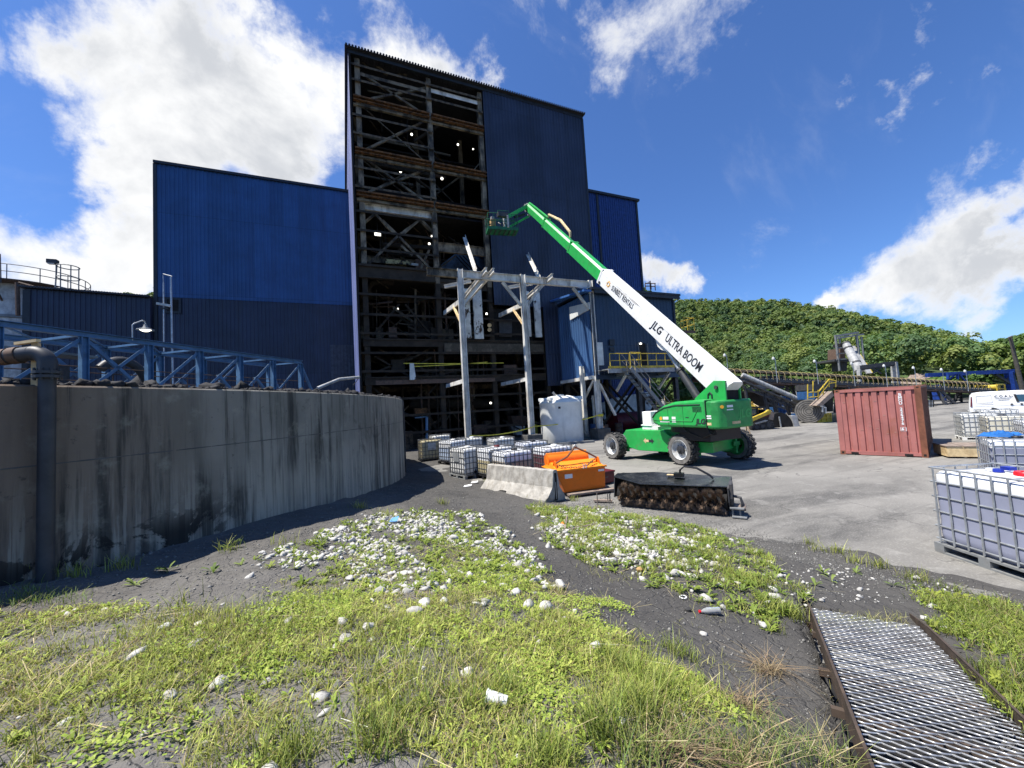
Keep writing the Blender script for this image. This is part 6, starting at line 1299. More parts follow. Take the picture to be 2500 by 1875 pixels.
    panel('text_line', [(1.16, 1.40), (1.16, 1.375), (1.84, 1.385), (1.84, 1.41)], 'paint_gr', .010); panel('text_line', [(1.28, 1.31), (1.28, 1.28), (1.76, 1.285), (1.76, 1.315)], 'paint_gr', .010)
    MB().bb((.1, -.01, .30), (4.4, .05, .42)).build('sill', 'paint_gr', t, local=True); MB().bb((-.08, .1, .35), (.05, Wv-.1, .58)).build('bumper', 'paint_gr', t, local=True, bevel=.02)
van()
# ================================================================== BACKGROUND
def foliage_mat():
    m = bpy.data.materials.new('foliage'); m.use_nodes = True; g = NT(m.node_tree); p = g.n['Principled BSDF']; p.inputs['Roughness'].default_value = .6; p.inputs['Specular IOR Level'].default_value = .25
    a = g.new('ShaderNodeAttribute', attribute_name='tint'); g.put(p.inputs['Base Color'], a.outputs['Color'])
    tr = g.new('ShaderNodeBsdfTranslucent'); g.put(tr.inputs['Color'], g.vmath('MULTIPLY', a.outputs['Color'], (1.2, 1.3, .7))); mx = g.new('ShaderNodeMixShader'); mx.inputs[0].default_value = .28
    g.l.new(p.outputs[0], mx.inputs[1]); g.l.new(tr.outputs[0], mx.inputs[2]); g.l.new(mx.outputs[0], g.n['Material Output'].inputs[0]); M['foliage'] = m
foliage_mat()
def crown_quads(c, rx, rz, n, size, base, rg):
    """leaf-clump quads filling one uneven crown: several lobes, denser outside, gaps between"""
    k = rg.integers(5, 9); lob = rg.normal(0, 1, (k, 3)); lob /= np.linalg.norm(lob, axis=1)[:, None]; lob *= rg.uniform(.35, .75, (k, 1)); lob[:, 2] *= .9; lr = rg.uniform(.34, .55, k)
    i = rg.integers(0, k, n); d = rg.normal(0, 1, (n, 3)); d /= np.linalg.norm(d, axis=1)[:, None]; d[:, 2] = np.where(d[:, 2] < -.35, -d[:, 2], d[:, 2])
    P = lob[i]+d*(lr[i]*rg.uniform(.75, 1.05, n)**.6)[:, None]; P = P*[rx, rx, rz]+c
    nrm = d+rg.normal(0, .30, (n, 3)); nrm[:, 2] += .25; nrm /= np.linalg.norm(nrm, axis=1)[:, None]
    t = np.cross(nrm, rg.normal(0, 1, (n, 3))); t /= np.linalg.norm(t, axis=1)[:, None]; b = np.cross(nrm, t); s = (size*rg.uniform(.6, 1.35, n))[:, None]
    q = np.stack([P-t*s-b*s*.7, P+t*s*.6-b*s, P+t*s+b*s*.6, P-t*s*.5+b*s], 1)
    col = base*rg.uniform(.84, 1.2, (n, 1)); col = np.repeat(col, 4, 0)
    return q.reshape(-1, 3), col
SKY = [(-500, 560), (-300, 610), (0, 700), (290, 726), (330, 716), (385, 706), (600, 690), (1000, 660), (1400, 670), (1560, 712), (1600, 700), (1640, 722), (1800, 730), (1900, 724), (1980, 738), (2100, 760), (2200, 783), (2300, 808), (2380, 842), (2440, 868), (2500, 872), (2600, 850), (2800, 700), (3200, 500)]
def az_of(px): v = ray(px, 992-.058*(px-1250)); return math.atan2(v[0], v[1])
_az = np.array([az_of(p[0]) for p in SKY]); _rd = np.interp([p[0] for p in SKY], [-500, 400, 1500, 2000, 2440, 2600, 3200], [300, 300, 330, 350, 330, 240, 200])
_zr = []
for (px, py), rd in zip(SKY, _rd): v = ray(px, py); _zr.append(CAM_H+v[2]/math.hypot(v[0], v[1])*rd)
_zr = np.array(_zr)
def hill_z(x, y):
    r = np.hypot(x, y); a = np.arctan2(x, y); rd = np.interp(a, _az, _rd); zr = np.interp(a, _az, _zr)-7.5; r0 = 105+18*np.sin(a*9)
    s = np.clip((r-r0)/(rd-r0), 0, 1.25); h = zr*np.where(s < 1, s**1.08, 1-.35*(s-1))
    return h+np.where(s > .03, vnoise(x, y, 38, 11)*4*np.sin(np.pi*np.clip(s, 0, 1))+vnoise(x, y, 14, 12)*1.0*np.clip(s*6, 0, 1), 0)
def hills():
    na, nr = 170, 60; A_ = np.linspace(_az[0], _az[-1], na); Rr = np.linspace(88, 420, nr); AA, RR = np.meshgrid(A_, Rr, indexing='ij'); X = RR*np.sin(AA); Y = RR*np.cos(AA); Z = hill_z(X, Y)-.3
    idx = np.arange(na*nr).reshape(na, nr); F_ = np.stack([idx[:-1, :-1], idx[1:, :-1], idx[1:, 1:], idx[:-1, 1:]], -1).reshape(-1, 4)
    mat('forest_floor', (.05, .08, .025), .95, var=.4, vs=.2); M['forest_floor'] = MATS['forest_floor']
    o = npmesh('hillside', np.stack([X, Y, Z], -1).reshape(-1, 3), F_, 'forest_floor', smooth=True); o['kind'] = 'structure'
    rg = np.random.default_rng(21); Vs = []; Cs = []
    def inview(a): return (a > az_of(1480) and a < az_of(2720)) or (a > az_of(-60) and a < az_of(430))
    pts = []; cell = {}
    tries = 0
    while tries < 90000 and len(pts) < 6800:
        tries += 1
        a = rg.uniform(az_of(-60), az_of(2720))
        if not inview(a): continue
        r = math.sqrt(rg.uniform(100**2, 372**2)); rd = np.interp(a, _az, _rd)
        if r > rd+18 or (a < az_of(500) and r < rd-70): continue
        x, y = r*math.sin(a), r*math.cos(a); k = (int(x//4.1), int(y//4.1))
        if k in cell: continue
        cell[k] = 1; pts.append((x, y, r, a))
    pal = np.array([(.115, .170, .050), (.085, .145, .050), (.145, .195, .052), (.070, .120, .048), (.122, .170, .045), (.170, .205, .055)])
    for x, y, r, a in pts:
        z = float(hill_z(np.array([x]), np.array([y]))[0]); rx = rg.uniform(2.0, 3.9); rz = rx*rg.uniform(.8, 1.15); near = r < 190
        n = int(560 if r < 150 else 310 if r < 230 else 170); size = .20 if r < 150 else .29 if r < 230 else .42
        drift = 1+.22*float(vnoise(np.array([x]), np.array([y]), 55, 31)[0]); base = pal[rg.integers(0, 6)]*drift
        v, c = crown_quads(np.array([x, y, z+rz*.9+rg.uniform(0, 3.4)]), rx, rz, n, size, base, rg); Vs.append(v); Cs.append(c)
    V = np.concatenate(Vs); C = np.concatenate(Cs); o = npmesh('hillside_forest', V, np.arange(len(V)).reshape(-1, 4), 'foliage', C); o['kind'] = 'stuff'
hills()
def trees():
    rg = np.random.default_rng(8)
    T = [(1792, 905, 72, 6.5, 2.6, (.085, .14, .03), 'pale green pointed tree behind the left part of the conveyor'), (1950, 905, 74, 6.0, 2.7, (.08, .13, .03), 'pale green round tree behind the middle of the conveyor'),
         (1690, 960, 46, 5.5, 2.6, (.06, .10, .025), 'small dark tree seen under the boom between stilts and lift'), (1590, 965, 48, 4.4, 2.2, (.075, .125, .03), 'bushy tree in the gap between the annex stilts'),
         (2130, 1000, 78, 6.0, 3.4, (.05, .09, .022), 'dark tree behind the container top'), (2320, 985, 62, 4.6, 3.0, (.075, .13, .028), 'bright bush under the right end of the conveyor'), (2370, 985, 66, 4.5, 3.0, (.06, .11, .025), 'green bush between conveyor end and van'),
         (2480, 960, 70, 10, 4.6, (.05, .09, .022), 'tall tree at the right picture edge behind the pole'), (2550, 960, 62, 11, 5.0, (.06, .105, .024), 'tall bright tree on the far right edge'), (1870, 960, 60, 5.5, 3.0, (.045, .08, .022), 'dark shrub behind the conveyor trestle'), (2420, 950, 80, 9, 4, (.05, .09, .02), 'broad tree behind the blue gantry leg'),
         (2010, 990, 66, 5.0, 3.2, (.05, .09, .022), 'shrubby tree behind the steel stairs and blue bin')]
    for px, py, Z, h, r, base, lab in T:
        p = PZ(px, py, Z); p[2] = 0 if Z < 100 else 0; t = thing('leafy_tree', lab, 'tree', (p[0], p[1], 0), group='single trees along the foot of the hill')
        tr = MB().tube((p[0], p[1], 0), (p[0]+.1, p[1], h*.55), .16, 8, .09)
        for k in range(5): a = rg.uniform(0, 6.3); tr.tube((p[0], p[1], h*(.3+.07*k)), (p[0]+r*.6*math.cos(a), p[1]+r*.6*math.sin(a), h*(.55+.07*k)), .06, 6, .02)
        tr.build('trunk', 'bark', t)
        v, c = crown_quads(np.array([0, 0, h*.60]), r, h*.46, 2600, .19, np.array(base)*1.5, rg); npmesh('crown', v, np.arange(len(v)).reshape(-1, 4), 'foliage', c, parent=t)
trees()

def conveyor():
    A, B = PZ(1700, 912, 36.5), PZ(2408, 952, 48); A[2] = 4.55; e = B-A; B[2] = PZ(2408, 951, 48)[2]; e = B-A; L = np.linalg.norm(e); d = e/L; h = np.array([d[0], d[1], 0]); h /= np.linalg.norm(h); s = np.array([h[1], -h[0], 0])
    t = thing('belt_conveyor', 'long sloping belt conveyor with yellow hoops on dark trestles', 'conveyor', A)
    w = .62
    for o in (-1, 1): MB().bar(A+s*w*o-[0, 0, .18], B+s*w*o-[0, 0, .18], .10, .30).build('stringer', 'darksteel', t)
    MB().bar(A+[0, 0, .12], B+[0, 0, .12], 1.0, .05).bar(A-[0, 0, .25], B-[0, 0, .25], .9, .05).build('belt', 'black', t)
    cov = MB(); n = 56; step = L/n
    for i in range(n):                                                       # curved dark cover, one sheet missing
        if i in (): continue
        p = A+d*(step*i); q = A+d*(step*(i+1)-.03); m_ = [(w*.95*math.cos(a), .30+.50*math.sin(a)) for a in np.linspace(math.radians(28), math.radians(152), 7)]
        vs = [x+s*u+np.array([0, 0, v]) for x in (p, q) for u, v in m_]; cov.add(vs, [(k, k+1, k+8, k+7) for k in range(6)])
    cov.build('belt_cover', 'char', t)
    for i in range(n):
        p = A+d*(step*i); pts = [p+s*(w+.06)*u+np.array([0, 0, v]) for u, v in ((1, -.12), (1, .40), (.92, .60), (.7, .76), (.3, .84), (-.3, .84), (-.7, .76), (-.95, .55), (-1, .3))]
        MB().path(pts, .026, 5).build('hoop', 'hoop', t)
    r = MB()
    for i in range(n*2): p = A+d*(step*i/2)+[0, 0, -.02]; r.tube(p-s*.6, p+s*.6, .06, 5)
    r.build('rollers', 'greysteel', t); b = MB()
    for i in range(0, n, 2): b.bar(A+d*(step*i)-s*.62-[0, 0, .36], A+d*(step*i)+s*.72-[0, 0, .36], .1, .10)
    for o in (-1, 1): b.bar(A+s*.55*o-[0, 0, .46], B+s*.55*o-[0, 0, .46], .08, .16)
    b.build('bearers', 'coner', t); MB().bar(A-s*(w+.5)-[0, 0, .25], B-s*(w+.5)-[0, 0, .25], .7, .05).build('walkway', 'greysteel', t)
    def trestle(px, spread):
        k = min(np.arange(0, L, .05), key=lambda q: abs(px-(lambda v: 1250+F_PX*(v@RT)/(v@FW))(A+d*q-[0, 0, CAM_H]))); p = A+d*k; top = p[2]-.5
        for o in (-1, 1):
            for f_ in (0, 1): MB().bar(p+s*.5*o+d*f_*.6*0+h*(f_*spread*.35)-[0, 0, .5], np.array([p[0], p[1], 0])+s*1.0*o+h*(f_*spread), .22, .22).build('trestle_leg', 'darksteel', t)
        x = MB(); a = np.array([p[0], p[1], 0])
        for z0, z1 in ((.08, .36), (.36, .66), (.66, .97)):
            for o in (-1, 1):
                def lg(f_, z): return a*(1)+s*o*(1-.5*z)+h*(f_*spread*(1-.65*z))+np.array([0, 0, top*z])
                x.bar(lg(0, z0), lg(1, z1), .09, .09).bar(lg(1, z0), lg(0, z1), .09, .09)
            x.bar(lg(0, z1)-s*1.2, lg(0, z1), .08, .08)
        x.build('trestle_brace', 'darksteel', t)
    trestle(1932, 2.0); trestle(1725, 1.5); trestle(2055, 1.6); trestle(2275, 1.7); trestle(2352, 1.5)
    e2 = MB(); q = B+d*1.6
    for hh in (.3, .8): e2.path([B-s*.9+[0, 0, hh-.2], q-s*.9+[0, 0, hh-.2], q+s*.9+[0, 0, hh-.2], B+s*.9+[0, 0, hh-.2]], .05, 5)
    for p in (B-s*.9, q-s*.9, q+s*.9, B+s*.9, (B+q)/2-s*.9): e2.tube(p-[0, 0, .3], p+[0, 0, .6], .05, 5)
    e2.build('end_railing', 'yellow', t); MB().bar(B-[0, 0, .35], q+d*.2-[0, 0, .35], 2.0, .12).build('end_platform', 'darksteel', t); MB().tube(q-s*.4+[0, 0, .3], q+s*.4+[0, 0, .3], .35, 12).build('drive_guard', 'yellow', t)
    for o in (-1, 1): MB().bar(q+s*.9*o-[0, 0, .4], np.array([q[0], q[1], 0])+s*.9*o, .18, .18).build('end_leg', 'darksteel', t)
    MB().prism([B-d*2.4-s*.5-[0, 0, .4], B-d*.2-s*.5-[0, 0, .4], B-d*.5-s*.5-[0, 0, 1.6], B-d*2-s*.5-[0, 0, 1.6]], tuple(s*1.0)).build('tail_hopper', 'dark', t)
    # pole lamps along the belt
    P = [(1773, 858), (1892, 865), (1992, 874), (2082, 885), (2161, 890), (2232, 897), (2300, 902), (2358, 905)]
    LB = ['first', 'second', 'third', 'fourth', 'fifth', 'sixth', 'seventh', 'eighth']; base = None
    for k, (px, py) in enumerate(P):
        q = min(np.arange(0, L, .05), key=lambda q: abs(px+3-(lambda v: 1250+F_PX*(v@RT)/(v@FW))(A+d*q+s*(w+.08)-[0, 0, CAM_H]))); p = A+d*q+s*(w+.16); lab = f'{LB[k]} pole lamp from the boom along the hooped conveyor'
        if base is None:
            base = thing('pole_lamp', lab, 'lamp', p, 0, 'pole lamps along the hooped conveyor')
            MB().tube((0, 0, -.4), (0, 0, 1.95), .035, 6).path([(0, 0, 1.95), (-.06, 0, 2.02), (-.24, 0, 2.02)], .03, 6).build('pole', 'galv', base, local=True); MB().lathe([(0, 2.10), (.10, 2.08), (.13, 1.95), (.10, 1.86), (0, 1.84)], (-.26, 0, 0), 12).tube((-.26, 0, 2.05), (-.26, 0, 2.16), .06, 8).build('lamp_head', 'poly', base, local=True, smooth=True)
        else: dup(base, p, 0, lab)
conveyor()

def works():
    def bb(t, name, m, px0, py0, px1, py1, Z, dp): a, b = PZ(px0, py0, Z), PZ(px1, py1, Z); MB().prism([PZ(px0, py0, Z), PZ(px1, py0, Z), PZ(px1, py1, Z), PZ(px0, py1, Z)], tuple(FW*[1, 1, 0]*dp)).build(name, m, t)
    # inclined covered screw conveyor under the belt
    Z0, Z1 = 33.5, 33.0; a, b = PZ(1812, 915, Z0), PZ(1984, 990, Z1); t = thing('tube_conveyor', 'pale grey tube conveyor sloping down under the hooped belt', 'conveyor', b)
    MB().tube(a, b, .19, 14).build('tube', 'paint_gr', t, smooth=True); d = (b-a)/np.linalg.norm(b-a); rb = MB()
    for k in range(16): p = a+(b-a)*(k+.5)/16; rb.tube(p-d*.02, p+d*.02, .205, 12)
    rb.build('tube_band', 'galv', t); MB().bar(a-[0, 0, .55], b-[0, 0, .55], .5, .12).bar(a-[0, 0, 1.1], b-[0, 0, .9], .12, .12).build('frame', 'darksteel', t)
    x = MB(); n = 9
    for k in range(n): p = a+(b-a)*k/n; q = a+(b-a)*(k+1)/n; x.bar(p-[0, 0, .55], q-[0, 0, 1.05], .06, .06).bar(p-[0, 0, 1.1], p-[0, 0, .5], .06, .06)
    x.build('lattice', 'darksteel', t)
    for k in (.02, .3, .42, .62): p = a+(b-a)*k; MB().bar(p-[0, 0, .9], (p[0]+.4, p[1], 0), .18, .18).build('leg', 'darksteel', t)
    for k in (.3, .42): p = a+(b-a)*k; MB().bar(p-[0, 0, .9], (p[0]+1.6, p[1]+.5, 0), .1, .1).build('strut', 'darksteel', t)
    MB().path([PZ(1976, 984, 33), PZ(1992, 982, 33), PZ(1998, 992, 33), PZ(1992, 1000, 33)], .07, 6).build('end_hoop', 'galv', t)
    # second dark lattice conveyor crossing below
    a, b = PZ(1870, 962, 36), PZ(2010, 1012, 37); t = thing('lattice_conveyor', 'dark lattice conveyor frame beneath the pale tube', 'conveyor', b); x = MB(); n = 12; x.bar(a, b, .12, .14).bar(a-[0, 0, .8], b-[0, 0, .6], .12, .14).bar(a+FW*.9, b+FW*.9, .12, .14)
    for k in range(n): p = a+(b-a)*k/n; q = a+(b-a)*(k+1)/n; x.bar(p, q-[0, 0, .7], .06, .06).bar(q, q-[0, 0, .7], .06, .06)
    x.build('frame', 'darksteel', t)
    for k in range(5): p = a+(b-a)*(k+.3)/5; MB().tube(p+[0, 0, .1], p+[0, 0, .35], .09, 6).build('idler', 'galv', t)
    # transfer tower with the big grey pipe
    Z = 62; t = thing('transfer_tower', 'open steel transfer tower on the hill foot with a fat grey pipe', 'tower', PZ(2080, 960, Z)); x = MB()
    for px in (2042, 2094): x.bar(PZ(px-3, 818, Z), PZ(px+8, 905, Z), .25, .25)
    for px in (2052, 2106): x.bar(PZ(px-3, 822, Z+4), PZ(px+6, 905, Z+4), .22, .22)
    x.bar(PZ(2038, 821, Z), PZ(2095, 812, Z), .3, .3).bar(PZ(2044, 826, Z+4), PZ(2108, 816, Z+4), .25, .25)
    for y in (848, 862, 876): x.bar(PZ(2042, y+2, Z), PZ(2066, y, Z), .2, .2)
    x.build('frame', 'greysteel', t)
    bb(t, 'platform', 'darksteel', 2038, 877, 2078, 882, Z, 4); bb(t, 'machinery', 'coner', 2051, 850, 2064, 876, Z+1, 2.5); bb(t, 'motor', 'dark', 2052, 838, 2066, 846, Z+1, 1.5); bb(t, 'leg_block', 'darksteel', 2055, 882, 2068, 905, Z+1, 2); bb(t, 'back_wall', 'char', 2044, 884, 2056, 902, Z+2, 1)
    a, b = PZ(2064, 838, Z), PZ(2099, 905, Z-3); MB().tube(a, b, .52, 16, .66).build('big_pipe', 'paint_gr', t, smooth=True); d = (b-a)/np.linalg.norm(b-a); rb = MB()
    for k in (.02, .2, .74): p = a+(b-a)*k; rb.tube(p-d*.12, p+d*.12, .58+.12*k, 16)
    rb.build('pipe_band', 'darksteel', t); MB().bar(PZ(2080, 846, Z+1), PZ(2122, 912, Z-2), .7, .3).build('chute', 'paint_gr', t); MB().bar(PZ(2085, 848, Z+2), PZ(2128, 912, Z-1), .25, .4).build('chute_rail', 'yellow', t)
    # grey frame portal to the right of it
    Z = 55; t = thing('portal_frame', 'dark flat portal frame behind the belt, right of the transfer tower', 'frame', PZ(2150, 960, Z)); x = MB()
    x.bar(PZ(2096, 897, Z), PZ(2184, 886, Z), .5, .5).bar(PZ(2096, 903, Z), PZ(2184, 892, Z), .3, .2).bar(PZ(2128, 898, Z), PZ(2152, 912, Z), .15, .15).bar(PZ(2152, 896, Z), PZ(2130, 912, Z), .15, .15); x.build('beam', 'darksteel', t)
    MB().bar(PZ(2184, 884, Z), PZ(2194, 960, Z), .5, .5).bar(PZ(2178, 890, Z+1), PZ(2182, 955, Z+1), .3, .3).bar(PZ(2097, 893, Z), PZ(2099, 960, Z), .4, .4).build('post', 'paint_gr', t)
    # blue gantry
    Z = 60; t = thing('blue_gantry', 'deep blue steel gantry on splayed legs at the right', 'gantry', PZ(2390, 960, Z)); x = MB()
    x.bar(PZ(2262, 916, Z), PZ(2474, 906, Z), .4, .6).build('girder', 'gantry', t); x = MB(); x.bar(PZ(2314, 912, Z-1), PZ(2314, 926, Z-1), .25, .25).bar(PZ(2338, 910, Z-1), PZ(2338, 926, Z-1), .25, .25).bar(PZ(2338, 912, Z-1), PZ(2316, 926, Z-1), .15, .15).bar(PZ(2340, 912, Z-1), PZ(2356, 930, Z-1), .2, .2).bar(PZ(2312, 913, Z-1), PZ(2340, 910, Z-1), .3, .3); x.build('trolley_frame', 'gantry', t)
    MB().bar(PZ(2463, 908, Z), PZ(2477, 980, Z), .7, .9).build('leg', 'gantry', t); MB().bar(PZ(2468, 910, Z+1), PZ(2492, 975, Z+1), .35, .4).build('leg', 'gantry', t); MB().bar(PZ(2284, 940, Z), PZ(2287, 1000, Z), .9, 1.1).build('leg', 'gantry', t); MB().bar(PZ(2288, 945, Z-4), PZ(2316, 1002, Z-4), .5, .4).build('leg', 'gantry', t); MB().bar(PZ(2430, 914, Z), PZ(2468, 938, Z), .35, .35).bar(PZ(2466, 912, Z), PZ(2440, 965, Z), .2, .2).build('brace', 'darksteel', t)
    # heap on the belt horizon, pale tank and small things between the trestles
    t = thing('rubble_heap', 'pale brown stone heap peeking over the hooped belt', 'heap', PZ(2240, 945, 70)); p = PZ(2243, 930, 70); rg = np.random.default_rng(2); V = []; n = 18
    for i in range(n):
        for j in range(n): u, v = i/(n-1)*2-1, j/(n-1)*2-1; V.append((p[0]+u*4.5, p[1]+v*4, p[2]-1.0+2.6*max(0, 1-(u*u+v*v)**.5)+rg.normal(0, .12)))
    MB().add(V, [(i*n+j, (i+1)*n+j, (i+1)*n+j+1, i*n+j+1) for i in range(n-1) for j in range(n-1)]).build('stones', mat('brown_stones', (.22, .17, .14), .9, var=.4, vs=3), t)
    t = thing('pale_caged_tank', 'pale green caged tank beside the blue gantry foot', 'tank', PZ(2262, 1005, 42)); bb(t, 'body', 'poly', 2258, 978, 2280, 1003, 42, 1.2); x = MB()
    for px in (2260, 2266, 2273, 2279): x.bar(PZ(px, 977, 41.9), PZ(px, 1003, 41.9), .06, .06)
    for py in (981, 989, 1001): x.bar(PZ(2258, py, 41.9), PZ(2281, py, 41.9), .06, .06)
    x.build('cage', 'dark', t)
    # bins, screens and chutes behind the container
    t = thing('blue_bin', 'dark navy sheet bin hanging under the belt conveyor', 'bin', PZ(1895, 950, 42)); bb(t, 'body', 'navy', 1872, 920, 1916, 948, 42, 3); bb(t, 'rim', 'trim', 1870, 917, 1918, 920, 41.9, 3.2)
    t = thing('blue_skip', 'blue corrugated skip behind the trestle legs', 'skip', PZ(1930, 1010, 40)); a, b = PZ(1900, 992, 40), PZ(1945, 1012, 40); MB().corr(a[:2], b[:2], 0, 2.1, -FW*[1, 1, 0], .35, .06).build('side', 'cl', t); bb(t, 'body', 'cl', 1901, 994, 1944, 1013, 40.1, 2.5); bb(t, 'rim', 'galv', 1898, 991, 1947, 994, 39.9, .3)
    t = thing('screen_chute', 'blue screen box with a long tan chute left of the container', 'chute', PZ(2010, 1000, 31)); bb(t, 'box', 'cl', 1990, 955, 2013, 975, 31, 2); bb(t, 'shroud', 'dark', 1988, 972, 2034, 1005, 31.5, 2.5); bb(t, 'guard', 'darksteel', 1984, 938, 2034, 952, 32, 2)
    MB().prism([PZ(1994, 990, 30), PZ(2001, 984, 30), PZ(2032, 955, 30), PZ(2036, 966, 30), PZ(2006, 992, 30)], tuple(FW*[.8, .8, 0])).build('chute', 'plank', t)
    x = MB(); ly = [((1972, 970), (1999, 968)), ((1999, 968), (2024, 936)), ((1972, 958), (1998, 957)), ((2024, 936), (2040, 934)), ((1998, 957), (2024, 926)), ((2024, 926), (2040, 930))]
    for p, q in ly: x.tube(PZ(*p, 30.5), PZ(*q, 30.5), .045, 6)
    for px, y0, y1 in ((1972, 938, 975), (1985, 930, 972), (2024, 926, 945), (2040, 930, 945), (1997, 952, 975), (2010, 940, 965)): x.tube(PZ(px, y0, 30.5), PZ(px, y1, 30.5), .045, 6)
    x.build('stair_rail', 'yellow', t)
    for k, (px, py) in enumerate(((2008, 998), (2016, 1001))): x = MB(); x.path([PZ(px-5, py-6, 30), PZ(px, py-6, 30), PZ(px, py+8, 30)], .06, 5).build('hook_post', 'galv', t)
    # stored things on the yard edge
    q = G(1880, 1028); t = thing('culvert_arch', 'black half round culvert piece standing on the yard', 'culvert', q); c = PZ(1905, 1030, 28.8); r = .92; ex = RT*[1, 1, 0]; ex /= np.linalg.norm(ex); vs = []
    poly = [np.array([c[0], c[1], 0])+ex*(r*math.cos(a))+np.array([0, 0, 1.1*max(0, math.sin(a))]) for a in np.linspace(0, math.pi, 18)]; MB().prism(poly, tuple(FW*[1.1, 1.1, 0])).build('shell', 'dark', t); x = c*[1, 1, 0]-FW*[.1, .1, 0]
    MB().prism([x+ex*.95, x+ex*1.35, x+ex*1.2+[0, 0, .8], x+ex*.8+[0, 0, .8]], tuple(FW*[.6, .6, 0])).build('end_board', 'paint_gr', t); MB().bar(x-ex*.05, x-ex*.12+[0, 0, .8], .07, .07).build('stake', 'galv', t)
    c = PZ(1975, 1008, 31); t = thing('belt_roll', 'big rolled up conveyor belt lying on its side on the yard', 'belt roll', (c[0], c[1], 0)); ax = FW*[1, 1, 0]*.9+ex*.9; ax /= np.linalg.norm(ax); q0 = np.array([c[0], c[1], .95])
    MB().tube(q0, q0+ax*1.8, .93, 36).build('roll', 'dusty', t, smooth=True); rs = MB()
    for k in range(5): rs.path([q0-ax*.004+np.cross(ax, [0, 0, 1])*((.2+.15*k)*math.cos(a))+np.array([0, 0, (.2+.15*k)*math.sin(a)]) for a in np.linspace(0, 2*math.pi, 26, endpoint=False)], .018, 4, closed=True)
    rs.build('winding', 'rubber', t)
    q = G(1978, 1026); t = thing('flat_trailer', 'low blue flat trailer carrying a tan box before the belt roll', 'trailer', q); MB().prism([q+ex*-1.2+[0, 0, .45], q+ex*1.3+[0, 0, .45], q+ex*1.3+[0, 0, .6], q-ex*1.2+[0, 0, .6]], tuple(FW*[1, 1, 0])).build('bed', 'cl', t); MB().prism([q-ex*1.1+[0, 0, .0], q+ex*1.2+[0, 0, .0], q+ex*1.2+[0, 0, .4], q-ex*1.1+[0, 0, .4]], tuple(FW*[.9, .9, 0])).build('skirt', 'darksteel', t)
    t = thing('tan_carton', 'small tan box on the blue flat trailer', 'box', q+[0, 0, .6]); MB().prism([q-ex*.05+[0, 0, .6], q+ex*.3+[0, 0, .6], q+ex*.3+[0, 0, 1.0], q-ex*.05+[0, 0, 1.0]], tuple(FW*[.35, .35, 0])).build('box', 'orangel', t); MB().prism([q+ex*.1+[0, 0, .6]-FW*[.004, .004, 0], q+ex*.15+[0, 0, .6]-FW*[.004, .004, 0], q+ex*.15+[0, 0, 1.0]-FW*[.004, .004, 0], q+ex*.1+[0, 0, 1.0]-FW*[.004, .004, 0]], tuple(FW*[.003, .003, 0])).build('seam', 'tan', t)
    q = G(2013, 1031); t = thing('yellow_crate', 'bright yellow steel crate on the yard left of the container', 'crate', q); MB().prism([q-ex*.55, q+ex*.55, q+ex*.55+[0, 0, .68], q-ex*.55+[0, 0, .68]], tuple(FW*[.8, .8, 0])).build('body', 'yellow', t); x = MB()
    for z in (.03, .36, .66): x.bar(q-ex*.58+[0, 0, z]-FW*[.03, .03, 0], q+ex*.58+[0, 0, z]-FW*[.03, .03, 0], .05, .07)
    for k in (-.55, -.2, .2, .55): x.bar(q+ex*k-FW*[.03, .03, 0], q+ex*k+[0, 0, .68]-FW*[.03, .03, 0], .06, .05)
    x.build('ribs', 'yellow', t); MB().prism([q+ex*.6+[0, 0, .02], q+ex*1.3+[0, 0, .02], q+ex*1.3+[0, 0, .6], q+ex*.6+[0, 0, .6]], tuple(FW*[.8, .8, 0])).build('side_bin', 'olive', t)
    for k, (px, py, w, h, m, lab) in enumerate(((1936, 1022, .5, .55, 'concl', 'grey concrete block beside the trestle foot'), (1950, 1024, .9, .5, 'olive', 'olive tank lying beside the belt roll'), (1858, 1030, .35, .8, 'paint_gr', 'pale grey post stump by the black culvert'))):
        q = G(px, py); t = thing('yard_block', lab, 'block', q); MB().prism([q-ex*w/2, q+ex*w/2, q+ex*w*.42+[0, 0, h], q-ex*w*.42+[0, 0, h]], tuple(FW*[.6, .6, 0])).build('body', m, t, bevel=.03)
    # track loader behind the lift
    q = G(1842, 1050); Z = float((q-[0, 0, CAM_H])@FW); t = thing('track_loader', 'yellow and black compact track loader behind the lift tail', 'loader', q)
    def pl(name, m, pts, dp, Zz=Z): return MB().prism([PZ(x, y, Zz) for x, y in pts], tuple(FW*[1, 1, 0]*dp)).build(name, m, t, bevel=.02)
    pl('track', 'rubber', [(1832, 1036), (1846, 1029), (1874, 1024), (1888, 1030), (1892, 1042), (1886, 1049), (1850, 1054), (1836, 1048)], .45); pl('track_guard', 'paint_gr', [(1842, 1033), (1868, 1025), (1876, 1026), (1872, 1029), (1846, 1036)], .04, Z-.05)
    for px, py in ((1848, 1043), (1862, 1041), (1876, 1037)): a = PZ(px, py, Z-.06); MB().tube(a, a+FW*[.1, .1, 0], .14, 14).build('track_roller', 'darksteel', t)
    pl('rear_body', 'black', [(1838, 1030), (1890, 1026), (1893, 1012), (1884, 1000), (1872, 1004), (1840, 1018)], 1.4); pl('engine_door', 'plank', [(1876, 1024), (1888, 1026), (1891, 1010), (1884, 1003), (1878, 1012)], .03, Z-.04); pl('side_panel', 'maroon', [(1862, 1012), (1878, 1008), (1878, 1016), (1862, 1020)], .02, Z-.05)
    pl('lift_arm', 'yellow', [(1828, 1028), (1836, 1020), (1868, 1007), (1877, 1000), (1883, 1002), (1882, 1010), (1872, 1014), (1834, 1031)], .22, Z-.25); x = MB()
